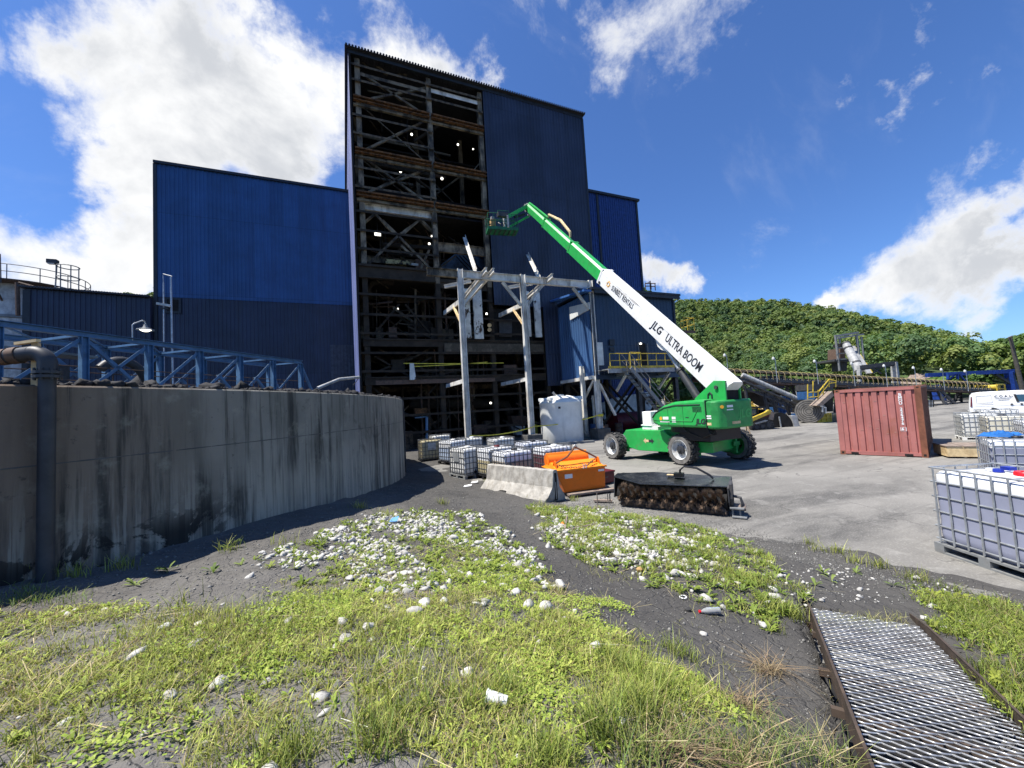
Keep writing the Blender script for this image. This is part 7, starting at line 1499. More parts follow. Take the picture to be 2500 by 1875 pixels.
    for px in (1832, 1850, 1866): x.bar(PZ(px, 1018 if px < 1840 else 1012, Z+.1), PZ(px-1, 994, Z+.1), .08, .08)
    x.bar(PZ(1832, 994, Z+.1), PZ(1866, 994, Z+.1), .1, .1).bar(PZ(1832, 994, Z+1.2), PZ(1866, 995, Z+1.2), .1, .1); x.build('cab_frame', 'black', t); pl('cab_roof', 'black', [(1829, 993), (1868, 994), (1868, 997), (1829, 996)], 1.3); pl('cab_glass', 'glass', [(1834, 997), (1850, 997), (1850, 1016), (1834, 1018)], .02, Z+.15); pl('seat', 'dark', [(1850, 1000), (1864, 1000), (1864, 1016), (1850, 1016)], .5, Z+.4)
    # yellow stair behind the lift tail
    a, b = PZ(1820, 975, 30), PZ(1875, 1006, 29); t = thing('yellow_stair', 'small yellow stair sloping behind the lift tail', 'stair', b)
    for o in (0, .6): MB().bar(PZ(1822, 982, 30)+FW*o, PZ(1852, 1002, 29.3)+FW*o, .08, .25).build('stringer', 'yellow', t)
    for k in range(7): p = PZ(1822, 982, 30)+(PZ(1852, 1002, 29.3)-PZ(1822, 982, 30))*(k+.5)/7+FW*.3; MB().box(p, (.25, .6, .04)).build('tread', 'yellow', t)
    x = MB()
    for dy in (0, 7): x.tube(a-[0, 0, dy*.03], b-[0, 0, dy*.03], .04, 6).tube(a+FW*.6-[0, 0, dy*.03], b+FW*.6-[0, 0, dy*.03], .04, 6)
    for k in (.1, .4, .7, .95): p = a+(b-a)*k; x.tube(p, p-[0, 0, .7], .035, 6)
    x.build('handrail', 'cream', t)
    # dark shed row closing the view low behind the yard
    t = thing('dark_plant_shed', 'low dark plant shed in the shade below the belt conveyor', 'shed', PZ(1860, 990, 44)); bb(t, 'wall', 'char', 1790, 958, 1920, 1012, 46, 4); bb(t, 'roof', 'darksteel', 1786, 955, 1924, 958, 45.8, 4.4)
    t = thing('grey_coal_heap', 'grey coal heap behind the trestle legs', 'heap', PZ(1950, 990, 48)); p = PZ(1950, 1000, 48); V = []; n = 14
    for i in range(n):
        for j in range(n): u, v = i/(n-1)*2-1, j/(n-1)*2-1; V.append((p[0]+u*5, p[1]+v*4, 2.7*max(0, 1-(u*u+v*v)**.5)+rg.normal(0, .06)-.05))
    MB().add(V, [(i*n+j, (i+1)*n+j, (i+1)*n+j+1, i*n+j+1) for i in range(n-1) for j in range(n-1)]).build('coal', mat('grey_coal', (.10, .10, .105), .9, var=.3), t)
    # trestle table stands behind the lift wheel
    for k, px in enumerate((1782, 1812)):
        q = G(px+2, 1066); t = thing('saw_horse', 'timber saw horse behind the lift, left one' if k == 0 else 'timber saw horse behind the lift, right one beside the loader', 'saw horse', q, group='saw horses behind the lift'); x = q+[0, 0, .78]
        MB().bar(x-ex*.5, x+ex*.4, .09, .14).build('beam', 'wood', t)
        for o in (-.4, .3):
            for w in (-.25, .25): MB().bar(x+ex*o, q+ex*o*1.15+FW*[w, w, 0], .08, .05).build('leg', 'wood', t)
    # pole on the right
    a, b = PZ(2501, 985, 50), PZ(2466, 822, 50); t = thing('utility_pole', 'tall dark leaning utility pole beside the right picture edge', 'pole', (a[0], a[1], 0)); MB().tube((a[0]+.3, a[1], -.2), b, .26, 10, .17).build('pole', 'pole', t, smooth=True); MB().tube(b+[.5, 0, -1.8], (a[0]+1.1, a[1], 0), .06, 6).build('guy_wire', 'galv', t); MB().bar(b+[-.7, 0, -.2], b+[.7, 0, .1], .12, .12).build('crossarm', 'pole', t)
    t = thing('guard_rail', 'white steel guard rail beyond the yard under the conveyor end', 'rail', PZ(2340, 990, 60)); MB().bar(PZ(2305, 986, 60), PZ(2380, 984, 60), .1, .5).build('beam', 'galv', t)
    for px in (2310, 2330, 2350, 2370): MB().bar(PZ(px, 986, 60.2), PZ(px, 994, 60.2), .15, .15).build('post', 'galv', t)
works()
# ================================================================== FOREGROUND
def poly_world(pts): return np.array([GT(*p)[:2] for p in pts])
def inside(P, poly):
    x, y = P[:, 0], P[:, 1]; r = np.zeros(len(P), bool); n = len(poly)
    for i in range(n):
        x1, y1 = poly[i]; x2, y2 = poly[(i+1) % n]; c = ((y1 > y) != (y2 > y)) & (x < (x2-x1)*(y-y1)/(y2-y1+1e-12)+x1); r ^= c
    return r
GA = poly_world([(-150, 1490), (150, 1478), (330, 1500), (600, 1478), (760, 1400), (900, 1330), (1150, 1300), (1270, 1390), (1420, 1470), (1545, 1490), (1490, 1560), (1650, 1650), (1760, 1720), (1700, 1800), (1560, 1920), (-250, 1940)])
GB = poly_world([(-60, 1440), (120, 1412), (250, 1445), (150, 1478), (-100, 1490)])
GC = poly_world([(1290, 1232), (1480, 1244), (1660, 1276), (1800, 1320), (1900, 1385), (1985, 1450), (1990, 1540), (1900, 1570), (1760, 1500), (1620, 1440), (1450, 1390), (1340, 1330)])
GD = poly_world([(2170, 1392), (2330, 1428), (2600, 1500), (2700, 1750), (2600, 1840), (2400, 1640), (2240, 1500)])
GE = poly_world([(1450, 1870), (1560, 1780), (1760, 1720), (2060, 1850), (2080, 1930), (1400, 1960)])
R1 = poly_world([(620, 1370), (760, 1320), (900, 1255), (1010, 1240), (1130, 1250), (1230, 1290), (1310, 1350), (1340, 1440), (1230, 1420), (1130, 1450), (960, 1440), (800, 1440), (700, 1420)])
R2 = poly_world([(1350, 1250), (1440, 1238), (1560, 1260), (1680, 1320), (1740, 1380), (1660, 1420), (1520, 1400), (1400, 1350), (1330, 1310)])
RAMP = poly_world([(1985, 1470), (2225, 1470), (2560, 1900), (2100, 1900)])
def blades(P, h, w, lean, col, rg, flat=0.0):
    """three-segment bent blades; P are root points"""
    n = len(P); th = rg.uniform(0, 2*np.pi, n); d = np.stack([np.cos(th), np.sin(th), np.zeros(n)], 1); s = np.stack([-np.sin(th), np.cos(th), np.zeros(n)], 1)
    ln = lean*rg.uniform(.3, 1.5, n); h = h*rg.uniform(.55, 1.35, n); w = w*rg.uniform(.7, 1.3, n)
    V = np.zeros((n, 8, 3)); k = [0, .38, .74, 1.0]; ww = [1, .85, .5, .12]
    for j in range(4):
        c = P+d*(ln*h*k[j]**1.7)[:, None]+np.array([0, 0, 1.])*(h*(k[j]-flat*.5*k[j]**2))[:, None]; V[:, 2*j] = c-s*(w*ww[j]/2)[:, None]; V[:, 2*j+1] = c+s*(w*ww[j]/2)[:, None]
    V[:, :2, 2] -= .01
    b = (np.arange(n)*8)[:, None, None]; F_ = (np.array([[0, 1, 3, 2], [2, 3, 5, 4], [4, 5, 7, 6]])[None]+b).reshape(-1, 4)
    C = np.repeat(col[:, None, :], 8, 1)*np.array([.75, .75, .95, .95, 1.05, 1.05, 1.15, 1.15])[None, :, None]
    return V.reshape(-1, 3), F_, C.reshape(-1, 3)
def merge(L):
    o = 0; Vs = []; Fs = []; Cs = []
    for v, f_, c in L: Vs.append(v); Fs.append(f_+o); Cs.append(c); o += len(v)
    return np.concatenate(Vs), np.concatenate(Fs), np.concatenate(Cs)
def sample(poly, dens, rg, keep=None):
    lo, hi = poly.min(0), poly.max(0); n = int(dens*np.prod(hi-lo)); P = rg.uniform(lo, hi, (n, 2)); Q = P+.26*np.stack([vnoise(P[:, 0], P[:, 1], .45, 91), vnoise(P[:, 0], P[:, 1], .45, 92)], 1)+rg.normal(0, .06, P.shape); P = P[inside(Q, poly)]; P = P[~inside(P, RAMP)]
    P = P[np.hypot(P[:, 0], P[:, 1]) > .55]
    if keep is not None: P = P[rg.random(len(P)) < keep(P)]
    return np.c_[P, zt(P[:, 0], P[:, 1])]
def grass():
    rg = np.random.default_rng(5); L = []
    def tint(n, a, b): return np.clip((np.array(a)+(np.array(b)-np.array(a))*rg.random((n, 1))+rg.normal(0, .008, (n, 3)))*rg.lognormal(0, .33, (n, 1)), .01, .75)
    def near(P): return np.hypot(P[:, 0], P[:, 1])
    lush = lambda P: np.clip(.52+.85*vnoise(P[:, 0], P[:, 1], .55, 41)+.5*vnoise(P[:, 0], P[:, 1], .16, 42), .08, 1)
    thin = lambda P: np.clip(.10+.9*vnoise(P[:, 0], P[:, 1], .38, 43)+.4*vnoise(P[:, 0], P[:, 1], .12, 44), 0.0, 1)
    rocky = lambda P: lush(P)*np.where(inside(P, R1) | inside(P, R2), .24, 1)
    G1, G2 = (.19, .235, .045), (.40, .40, .11); DRY = (.36, .29, .15)
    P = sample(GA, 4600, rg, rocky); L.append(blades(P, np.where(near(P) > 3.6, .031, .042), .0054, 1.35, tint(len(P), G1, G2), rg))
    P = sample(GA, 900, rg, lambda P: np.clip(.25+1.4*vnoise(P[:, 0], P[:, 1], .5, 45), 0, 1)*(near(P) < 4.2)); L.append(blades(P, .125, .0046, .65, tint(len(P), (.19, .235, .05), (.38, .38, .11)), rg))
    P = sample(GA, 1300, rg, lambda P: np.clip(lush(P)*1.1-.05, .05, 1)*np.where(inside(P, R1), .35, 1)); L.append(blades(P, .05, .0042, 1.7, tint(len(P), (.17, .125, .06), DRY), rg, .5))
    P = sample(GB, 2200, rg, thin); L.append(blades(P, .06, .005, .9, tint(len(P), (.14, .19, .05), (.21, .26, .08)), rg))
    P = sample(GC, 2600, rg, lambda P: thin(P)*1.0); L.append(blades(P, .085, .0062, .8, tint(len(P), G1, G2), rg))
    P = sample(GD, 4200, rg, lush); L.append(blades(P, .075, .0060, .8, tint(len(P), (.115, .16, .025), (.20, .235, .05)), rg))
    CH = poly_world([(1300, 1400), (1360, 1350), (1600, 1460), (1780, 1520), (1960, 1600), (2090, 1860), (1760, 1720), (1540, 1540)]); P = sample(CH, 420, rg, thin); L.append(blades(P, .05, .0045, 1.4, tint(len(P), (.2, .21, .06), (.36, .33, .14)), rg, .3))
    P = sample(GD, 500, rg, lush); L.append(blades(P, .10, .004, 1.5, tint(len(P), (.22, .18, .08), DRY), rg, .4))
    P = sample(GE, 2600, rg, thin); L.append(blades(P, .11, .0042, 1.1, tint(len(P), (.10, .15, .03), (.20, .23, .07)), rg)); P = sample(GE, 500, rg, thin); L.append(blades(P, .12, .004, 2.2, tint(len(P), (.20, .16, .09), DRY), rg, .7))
    # scattered tufts on the bare dirt and at the barrier foot
    tuf = [(1440, 1210), (1290, 1215), (560, 1345), (690, 1330), (230, 1300), (300, 1385), (430, 1480), (880, 1240), (1080, 1230), (1320, 1235), (1400, 1225), (1560, 1290), (1700, 1320), (2090, 1375), (2150, 1385), (2240, 1410), (1880, 1500), (1940, 1510), (1620, 1240), (1980, 1330), (90, 1400), (120, 1395), (180, 1408), (1190, 1180), (940, 1260), (1010, 1270), (2050, 1350), (2000, 1345)]
    for q in tuf:
        c = GT(*q); n = int(rg.integers(25, 70)); o = rg.normal(0, .07, (n, 2)); x = c[0]+o[:, 0]; y = c[1]+o[:, 1]; P = np.c_[x, y, np.maximum(zt(x, y), -.0)]; L.append(blades(P, .13, .007, .7, tint(n, G1, G2), rg))
    for q in ((2020, 1515), (2060, 1512), (2110, 1508), (2150, 1512), (2190, 1505), (2090, 1525), (2170, 1522), (2130, 1530)):
        c = G(*q, .22); n = 45; o = rg.normal(0, .06, (n, 2)); L.append(blades(np.c_[c[0]+o[:, 0], c[1]+o[:, 1], np.full(n, .205)], .05, .004, 1.6, tint(n, (.2, .22, .06), (.36, .33, .15)), rg, .3))
    # tall clumps near the picture bottom
    for q, n, h in (((1530, 1640), 220, .15), ((1620, 1690), 200, .16), ((1560, 1740), 200, .2), ((1480, 1800), 260, .2), ((1660, 1600), 130, .13), ((1150, 1720), 120, .12), ((1240, 1700), 140, .14), ((930, 1810), 160, .16), ((1010, 1740), 120, .12), ((1350, 1880), 200, .18), ((700, 1860), 150, .15), ((1880, 1480), 180, .14), ((1930, 1500), 200, .14), ((1850, 1430), 130, .13), ((1720, 1360), 130, .11), ((1700, 1380), 110, .10)):
        c = GT(*q); o = rg.normal(0, .075, (n, 2)); x = c[0]+o[:, 0]; y = c[1]+o[:, 1]; L.append(blades(np.c_[x, y, zt(x, y)], h*.78, .0052, .8, tint(n, (.13, .18, .03), (.26, .29, .07)), rg))
    V, F_, C = merge(L); o = npmesh('grass', V, F_, 'foliage', np.clip(C, .01, 1)); o['kind'] = 'stuff'
    # straw and dead stems lying about
    P = np.concatenate([sample(GA, 45, rg), sample(GE, 130, rg), sample(GC, 35, rg)]); n = len(P); th = rg.uniform(0, 6.3, n); ln = rg.uniform(.08, .30, n); d = np.stack([np.cos(th), np.sin(th), rg.uniform(-.05, .22, n)], 1)*ln[:, None]; s = np.stack([-np.sin(th), np.cos(th), np.zeros(n)], 1)*.0018
    A = P+[0, 0, .018]; B = A+d; B[:, 2] = np.maximum(B[:, 2], zt(B[:, 0], B[:, 1])+.012); V = np.stack([A-s, A+s, B+s, B-s], 1).reshape(-1, 3); o = npmesh('straw', V, np.arange(len(V)).reshape(-1, 4), 'foliage', np.repeat(tint(n, (.34, .28, .15), (.5, .43, .26)), 4, 0)); o['kind'] = 'stuff'
    # bent dead clumps in the dirt at the lower right
    for k, (q, lab) in enumerate((((1640, 1840), 'flattened tan dead grass clump in black dirt, lowest one'), ((1820, 1730), 'flattened dead grass clump beside the ramp plate'), ((1830, 1880), 'dead reed clump at the lower picture edge'), ((1880, 1640), 'dead grass hanging over the dirt left of the ramp'))):
        c = GT(*q); n = 130; o = rg.normal(0, .05, (n, 2))*[1.6, .8]; x = c[0]+o[:, 0]; y = c[1]+o[:, 1]; v, f_, cc = blades(np.c_[x, y, zt(x, y)], .14, .0045, 2.0, tint(n, (.16, .11, .065), (.36, .28, .16)), rg, 1.5)
        v[:, 2] = np.maximum(v[:, 2], zt(v[:, 0], v[:, 1])+.004); ob = npmesh('dead_grass_clump', v-c, f_, 'foliage', cc); ob.location = [float(a) for a in c]; tag(ob, lab, 'dead grass')
grass()
def weeds():
    """low broadleaf rosettes spread through the turf"""
    rg = np.random.default_rng(6); Vs = []; Fs = []; Cs = []; off = 0
    def ros(P, r, nl, up, cola, colb):
        nonlocal off
        for p in P:
            k = int(rg.integers(nl[0], nl[1])); sc = r*rg.uniform(.6, 1.35); c = np.array(cola)+(np.array(colb)-np.array(cola))*rg.random()
            for i in range(k):
                a = rg.uniform(0, 6.3); d = np.array([math.cos(a), math.sin(a), 0]); s = np.array([-math.sin(a), math.cos(a), 0]); L = sc*rg.uniform(.7, 1.25); w = L*rg.uniform(.16, .28); e = up*rg.uniform(.4, 1.6)
                z = np.array([0, 0, 1.]); q = [p+z*.004, p+d*L*.35-s*w/2+z*L*e*.45, p+d*L*.35+s*w/2+z*L*e*.45, p+d*L*.72-s*w*.42+z*L*e*.62, p+d*L*.72+s*w*.42+z*L*e*.62, p+d*L+z*L*e*.5]
                Vs.append(np.array(q)); Fs.append(np.array([[0, 1, 2, 2], [1, 3, 4, 2], [3, 5, 4, 4]])+off); off += 6; cc = c*rg.uniform(.8, 1.2); Cs.append(np.tile(cc, (6, 1)))
    lush = lambda P: np.clip(.25+1.1*vnoise(P[:, 0], P[:, 1], .6, 51), .05, 1)
    ros(sample(GA, 420, rg, lush), .040, (5, 10), .7, (.20, .29, .035), (.42, .47, .10)); ros(sample(GC, 48, rg), .085, (6, 12), .8, (.12, .18, .03), (.22, .28, .05)); ros(sample(GD, 130, rg, lush), .075, (5, 10), .8, (.15, .20, .025), (.27, .30, .05)); ros(sample(R1, 55, rg), .07, (6, 12), .8, (.14, .2, .03), (.24, .29, .05))
    ros(np.array([GT(*q) for q in ((410, 1395), (640, 1370), (590, 1380), (520, 1400), (330, 1430), (870, 1345), (2010, 1400), (2030, 1420), (2180, 1430), (2090, 1400), (1990, 1430), (560, 1340))]), .10, (5, 9), .8, (.13, .19, .04), (.22, .27, .07))
    V = np.concatenate(Vs); F_ = np.concatenate(Fs); me_tri = F_; quad = F_[F_[:, 2] != F_[:, 3]]; tri = F_[F_[:, 2] == F_[:, 3]][:, :3]
    allt = np.concatenate([tri, quad[:, [0, 1, 2]], quad[:, [0, 2, 3]]]); o = npmesh('broadleaf_weeds', V, allt, 'foliage', np.concatenate(Cs)); o['kind'] = 'stuff'
    c = GT(1712, 1368); n0 = len(Vs)
weeds()
def clover():
    """mats of small flat leaves close to the ground"""
    rg = np.random.default_rng(15)
    den = lambda P: np.clip(-.12+1.5*vnoise(P[:, 0], P[:, 1], .5, 71)+.5*vnoise(P[:, 0], P[:, 1], .15, 72)+.35, 0, 1)*np.where(inside(P, R1) | inside(P, R2), .25, 1)
    P = np.concatenate([sample(GA, 4200, rg, den), sample(GD, 2600, rg, den), sample(GC, 1100, rg, den)]); n = len(P); P[:, 2] += rg.uniform(.008, .04, n)
    th = rg.uniform(0, 6.3, n); L = rg.uniform(.008, .017, n); tl = rg.normal(0, .35, n); d = np.stack([np.cos(th)*np.cos(tl), np.sin(th)*np.cos(tl), np.sin(tl)], 1); s = np.stack([-np.sin(th), np.cos(th), rg.normal(0, .3, n)], 1)
    V = np.stack([P-d*L[:, None], P+s*(L*.62)[:, None], P+d*L[:, None], P-s*(L*.62)[:, None]], 1).reshape(-1, 3)
    c = np.array((.17, .27, .035))+(np.array((.44, .50, .10))-np.array((.17, .27, .035)))*rg.random((n, 1)); o = npmesh('ground_leaves', V, np.arange(len(V)).reshape(-1, 4), 'foliage', np.repeat(c, 4, 0)); o['kind'] = 'stuff'
clover()
def grit():
    """loose grey grit over the coal dirt and along the asphalt edge"""
    rg = np.random.default_rng(16); A = poly_world([(-100, 1420), (600, 1290), (1000, 1180), (1250, 1160), (1500, 1235), (1800, 1285), (2100, 1360), (2600, 1490), (2700, 1950), (-200, 1950)]); B = poly_world([(1330, 1215), (1500, 1225), (1760, 1275), (2150, 1365), (2600, 1470), (2600, 1530), (2150, 1430), (1760, 1320), (1500, 1262), (1330, 1245)])
    P = np.concatenate([sample(A, 260, rg), sample(B, 900, rg)]); n = len(P); P[:, 2] = np.maximum(P[:, 2], 0)+.002; s = .006*rg.lognormal(0, .5, n); o8 = np.array([(1, 0, 0), (0, 1, 0), (-1, 0, 0), (0, -1, 0), (0, 0, .8), (0, 0, -.6)]); f8 = np.array([(0, 1, 4), (1, 2, 4), (2, 3, 4), (3, 0, 4), (1, 0, 5), (2, 1, 5), (3, 2, 5), (0, 3, 5)])
    V = (o8[None]*s[:, None, None]*rg.uniform(.6, 1.4, (n, 6, 1))+P[:, None, :]); th = rg.uniform(0, 6.3, n); F_ = (f8[None]+(np.arange(n)*6)[:, None, None]).reshape(-1, 3)
    mat('grey_grit', (.17, .165, .15), .9, var=.5, vs=40); M['grey_grit'] = MATS['grey_grit']; o = npmesh('grit', V.reshape(-1, 3), F_, 'grey_grit'); o['kind'] = 'stuff'
grit()
def rocks():
    import bmesh
    mat('limestone', (.47, .455, .415), .9, var=.30, vs=9, dirt=(.20, .19, .17), da=.6, ds=12, lo=.52, hi=.7, bump=.5, bs=60); M['limestone'] = MATS['limestone']
    bm = bmesh.new(); bmesh.ops.create_icosphere(bm, subdivisions=1, radius=1); iv = np.array([v.co for v in bm.verts]); fv = np.array([[v.index for v in f_.verts] for f_ in bm.faces]); bm.free()
    bm = bmesh.new(); bmesh.ops.create_icosphere(bm, subdivisions=2, radius=1); iv2 = np.array([v.co for v in bm.verts]); fv2 = np.array([[v.index for v in f_.verts] for f_ in bm.faces]); bm.free()
    rg = np.random.default_rng(12)
    def shape(v, s):
        d = np.ones(len(v))
        for _ in range(7): n = rg.normal(0, 1, 3); n /= np.linalg.norm(n); t = v @ n; c = rg.uniform(.26, .66); d = np.minimum(d, np.where(t > c, c/np.maximum(t, 1e-3), 1))
        q = v*d[:, None]*(1.45+rg.normal(0, .03, (len(v), 1)))*s; a = rg.uniform(0, 6.3); b = rg.normal(0, .3); Rz = np.array([[math.cos(a), -math.sin(a), 0], [math.sin(a), math.cos(a), 0], [0, 0, 1]]); Rx = np.array([[1, 0, 0], [0, math.cos(b), -math.sin(b)], [0, math.sin(b), math.cos(b)]]); return q @ Rx.T @ Rz.T
    Vs = []; Fs = []; o = 0
    dn = lambda sd: (lambda P: np.clip(.42+1.0*vnoise(P[:, 0], P[:, 1], .5, sd)+.4*vnoise(P[:, 0], P[:, 1], .2, sd+1), .03, 1))
    PP = [(sample(R1, 620, rg, dn(61)), .0245), (sample(R2, 620, rg, dn(63)), .026), (sample(GA, 9, rg), .030), (sample(GC, 28, rg), .03), (sample(GD, 12, rg), .025)]
    pts = np.concatenate([np.c_[p, np.full(len(p), s)] for p, s in PP]); ed = poly_world([(1900, 1400), (2010, 1360), (2100, 1400), (2120, 1480), (2260, 1500), (2200, 1420), (2330, 1440), (2260, 1520), (2000, 1500)]); pe = sample(ed, 90, rg); pts = np.concatenate([pts, np.c_[pe, np.full(len(pe), .016)]])
    for x, y, z, s in pts:
        sc = s*min(2.0, rg.lognormal(-.32, .58)); v = shape(iv, np.array([sc*rg.uniform(.9, 1.5), sc*rg.uniform(.8, 1.2), sc*rg.uniform(.5, .85)])); Vs.append(v+[x, y, z+sc*.25]); Fs.append(fv+o); o += len(iv)
    ob = npmesh('limestone_gravel', np.concatenate(Vs), np.concatenate(Fs), 'limestone'); ob['kind'] = 'stuff'
    # the biggest stones are things
    big = [(1190, 1380, .085, 'blocky white stone at the right end of the rock bed'), (1370, 1435, .10, 'broad pale stone in the grass right of the rock bed'), (1330, 1490, .085, 'upright pointed grey white stone in the grass'), (1295, 1487, .075, 'rough stone left of the upright pointed stone'), (1030, 1480, .085, 'pale stone half sunk in the middle of the grass'), (1010, 1497, .08, 'flat stone just below the half sunk pale stone'), (920, 1447, .075, 'white block stone left of the grass middle'), (855, 1415, .06, 'small white stone at the left of the rock bed'), (1260, 1452, .07, 'long pale stone lying left of the broad stone'), (700, 1525, .065, 'white stone alone in the left grass'), (640, 1350, .05, 'white stone chip on the dirt left of the rock bed'), (610, 1410, .055, 'white stone at the far left edge of the grass'), (420, 1705, .05, 'white stone low in the left grass'), (530, 1672, .055, 'pale stone in the lower left grass'), (1340, 1335, .08, 'broad white stone in the dirt channel'), (1322, 1320, .06, 'square white stone at the channel edge'), (1500, 1370, .07, 'white stone on the right mound'), (1690, 1410, .085, 'pale stone at the lower edge of the right mound'), (1650, 1408, .08, 'broad white stone below the right mound'), (1440, 1335, .07, 'white stone beside the broken sticks'), (1555, 1325, .07, 'white stone amid the right mound weeds'), (1145, 1290, .075, 'white stone on top of the rock bed'), (1105, 1320, .085, 'large grey stone in the centre of the rock bed'), (1170, 1330, .08, 'large pale stone right of the rock bed centre'), (910, 1470, .04, 'little white stone under the block stone'), (350, 1795, .035, 'pale stone near the lower left corner'), (1720, 1550, .04, 'grey flat stone in the dirt left of the ramp'), (1860, 1530, .06, 'flat grey stone beside the ramp grass')]
    for px, py, s, lab in big:
        c = GT(px, py); v = shape(iv2, np.array([s*.85, s*.62, s*.5])); ob = npmesh('limestone_rock', v, fv2, 'limestone'); ob.location = (float(c[0]), float(c[1]), float(c[2]+s*.28)); tag(ob, lab, 'rock', 'larger white rocks in the grass')
rocks()

def ramp():
    L0, L1 = GT(1990, 1478), GT(2222, 1480); far_z = .20
    c0, d, s, n, hw, Lr = RAMPG
    t = thing('grating_ramp', 'galvanised mesh ramp between rusty side plates at the lower right', 'ramp', c0)
    # expanded metal: staggered raised strands, built as one mesh
    px, py = .108, .049; V = []; F_ = []; nx = int(2*hw/px)+1; ny = int(Lr/py)
    for j in range(ny):
        for i in range(-1, nx):
            u = -hw+px*(i+.5*(j % 2)); v = py*j
            P = [(u+px*e, v+.047*a_, .014*a_) for e, a_ in ((0, 0), (.08, .22), (.25, .66), (.42, .95), (.58, .95), (.75, .66), (.92, .22), (1, 0))]
            P = [(max(-hw, min(hw, x)), y, z) for x, y, z in P]; o = len(V)
            for x, y, z in P: b = c0+s*x+d*y+n*z; V += [b, b+d*.0075-n*.002, b+d*.005-n*.009]
            for k in range(7): F_ += [(o+3*k, o+3*k+1, o+3*k+4, o+3*k+3), (o+3*k+1, o+3*k+2, o+3*k+5, o+3*k+4)]
    npm = np.array(V)-c0; mat('worn_mesh_steel', (.46, .47, .48), .38, .55, var=.2, vs=5, dirt=(.12, .11, .1), da=.4, ds=3); M['mesh'] = MATS['worn_mesh_steel']
    o = npmesh('grating', npm, np.array(F_), 'mesh', parent=t)
    for k in (-1, 1):
        e = s*(hw+.012)*k; f0 = c0-d*.28; MB().prism([f0+e+n*-.04-s*.006, f0+e+n*.04-s*.006, c0+d*.25+e+n*.085-s*.006, c0+d*Lr+e+n*.085-s*.006, c0+d*Lr+e-n*.10-s*.006, c0+d*.1+e-n*.10-s*.006], tuple(s*.012)).build('side_plate', 'ramp', t); MB().bar(c0+d*.25+e+n*.088, c0+d*Lr+e+n*.088, .018, .006, n).build('edge_strip', 'ramp', t)
    for v in (.42, .66, 1.5, 2.1): MB().bar(c0+d*v-s*(hw+.09)-n*.06, c0+d*v+s*(hw+.10)-n*.06, .05, .05, n).build('crossbar', 'ramp', t)
    # black sheet added below as the shade seen through the mesh
    MB().prism([c0-s*hw+d*.15-n*.3, c0+s*hw+d*.15-n*.3, c0+s*hw+d*Lr-n*.3, c0-s*hw+d*Lr-n*.3], tuple(-n*.02)).build('shade_sheet', 'dark', t)
ramp()
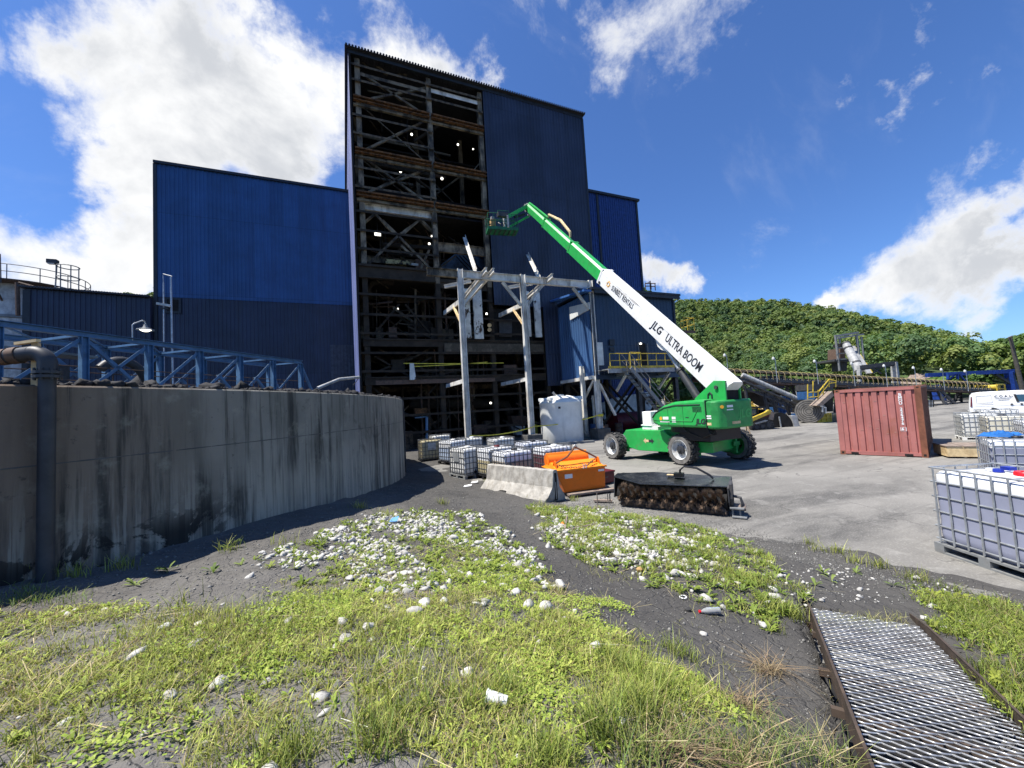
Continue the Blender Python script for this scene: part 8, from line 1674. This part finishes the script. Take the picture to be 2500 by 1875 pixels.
def litter():
    q = GT(1735, 1500); e = RT*[1, 1, 0]; e /= np.linalg.norm(e); q = q+[0, 0, .036]; t = thing('plastic_bottle', 'clear plastic bottle with red cap lying on the dirt', 'bottle', q)
    prof = [(0, 0), (.030, .002), (.033, .012), (.031, .05), (.034, .06), (.031, .075), (.034, .09), (.033, .13), (.025, .165), (.013, .185), (.012, .195)]
    b = MB().lathe(prof, (0, 0, 0), 18, 'x'); b.v = [tuple(q+e*(.10-x)+np.cross([0, 0, 1], e)*y+np.array([0, 0, z])) for x, y, z in b.v]; b.build('body', 'pet', t, smooth=True)
    c = q-e*.10; MB().tube(c, c-e*.02, .0145, 12).build('cap', 'red', t)
    q = GT(1213, 1720)+[0, 0, .03]; t = thing('foam_cup', 'crushed white foam cup lying in the grass', 'cup', q); d = np.array([.8, -.55, -.12]); d /= np.linalg.norm(d)
    MB().tube(q-d*.05, q+d*.06, .034, 16, .024).build('cup', 'poly', t, smooth=True); MB().tube(q-d*.055, q-d*.048, .038, 16).build('rim', 'ink', t, smooth=True)
    q = GT(1668, 1460); t = thing('white_ring', 'small white plastic ring on the dirt', 'ring', q); MB().path([q+np.array([.035*math.cos(a), .035*math.sin(a), .012]) for a in np.linspace(0, 6.283, 18, endpoint=False)], .006, 6, closed=True).build('ring', 'ink', t)
    q = GT(1680, 1492); t = thing('black_cap', 'small round black cap on the dirt beside the ring', 'cap', q); MB().tube(q+[0, 0, -.01], q+[0, 0, .03], .035, 14).build('cap', 'rubber', t)
    q = GT(962, 1277); t = thing('blue_scrap', 'light blue plastic scrap lying on the rock bed', 'scrap', q); MB().prism([q+[-.09, 0, .03], q+[.05, -.05, .03], q+[.10, .06, .09], q+[-.02, .08, .07]], (0, 0, .008)).build('sheet', mat('light_blue_plastic', (.10, .28, .5), .5), t)
    for k, (a, b, r, lab) in enumerate((((1380, 1295), (1385, 1265), .022, 'short upright stick on the right mound'), ((1388, 1297), (1455, 1285), .02, 'grey broken stick lying on the right mound'), ((1412, 1320), (1445, 1300), .016, 'thin leaning stick beside the broken stick'), ((1420, 1285), (1458, 1270), .018, 'second grey stick on the right mound'))):
        p, q = GT(*a)+[0, 0, .03], GT(*b)+[0, 0, .05]
        t = thing('stick', lab, 'stick', p, group='broken sticks on the right mound'); MB().tube(p, q, r, 7, r*.7).build('stem', 'plank', t)
    for k, (a, lab) in enumerate((((1375, 1281), 'orange stone chip beside the sticks'), ((1562, 1395), 'reddish stone at the mound edge'))):
        q = GT(*a); t = thing('orange_chip', lab, 'stone', q+[0, 0, .02]); MB().lathe([(0, -.02), (.04, -.01), (.045, .015), (.02, .035), (0, .036)], q+[0, 0, .02], 7).build('chip', 'orangel' if k == 0 else 'tan', t)
    for k, (a, b, lab) in enumerate((((1142, 1188), (1155, 1190), 'white paper scrap by the barrier foot'), ((1158, 1179), (1170, 1180), 'white paper scrap under the narrow tote'))):
        q = GT(*a); t = thing('paper_scrap', lab, 'scrap', q); MB().prism([q+[-.16, -.05, .015], q+[.1, -.07, .02], q+[.16, .06, .05], q+[-.08, .09, .03]], (0, 0, .006)).build('sheet', 'ink', t)
    p = GT(1460, 1245); t = thing('survey_stake', 'thin grey stake upright before the orange box', 'stake', p); MB().bar(p-[0, 0, .05], p+[.0, 0, .42], .018, .018).build('stake', 'plank', t)
    a, b = G(1450, 1225, .02), G(1495, 1226, .02); t = thing('loose_board', 'short dark board on the dirt before the sweeper', 'board', a); MB().bar(a+[0, 0, .04], b+[0, 0, .04], .12, .04).build('plank', 'plank', t)
litter()
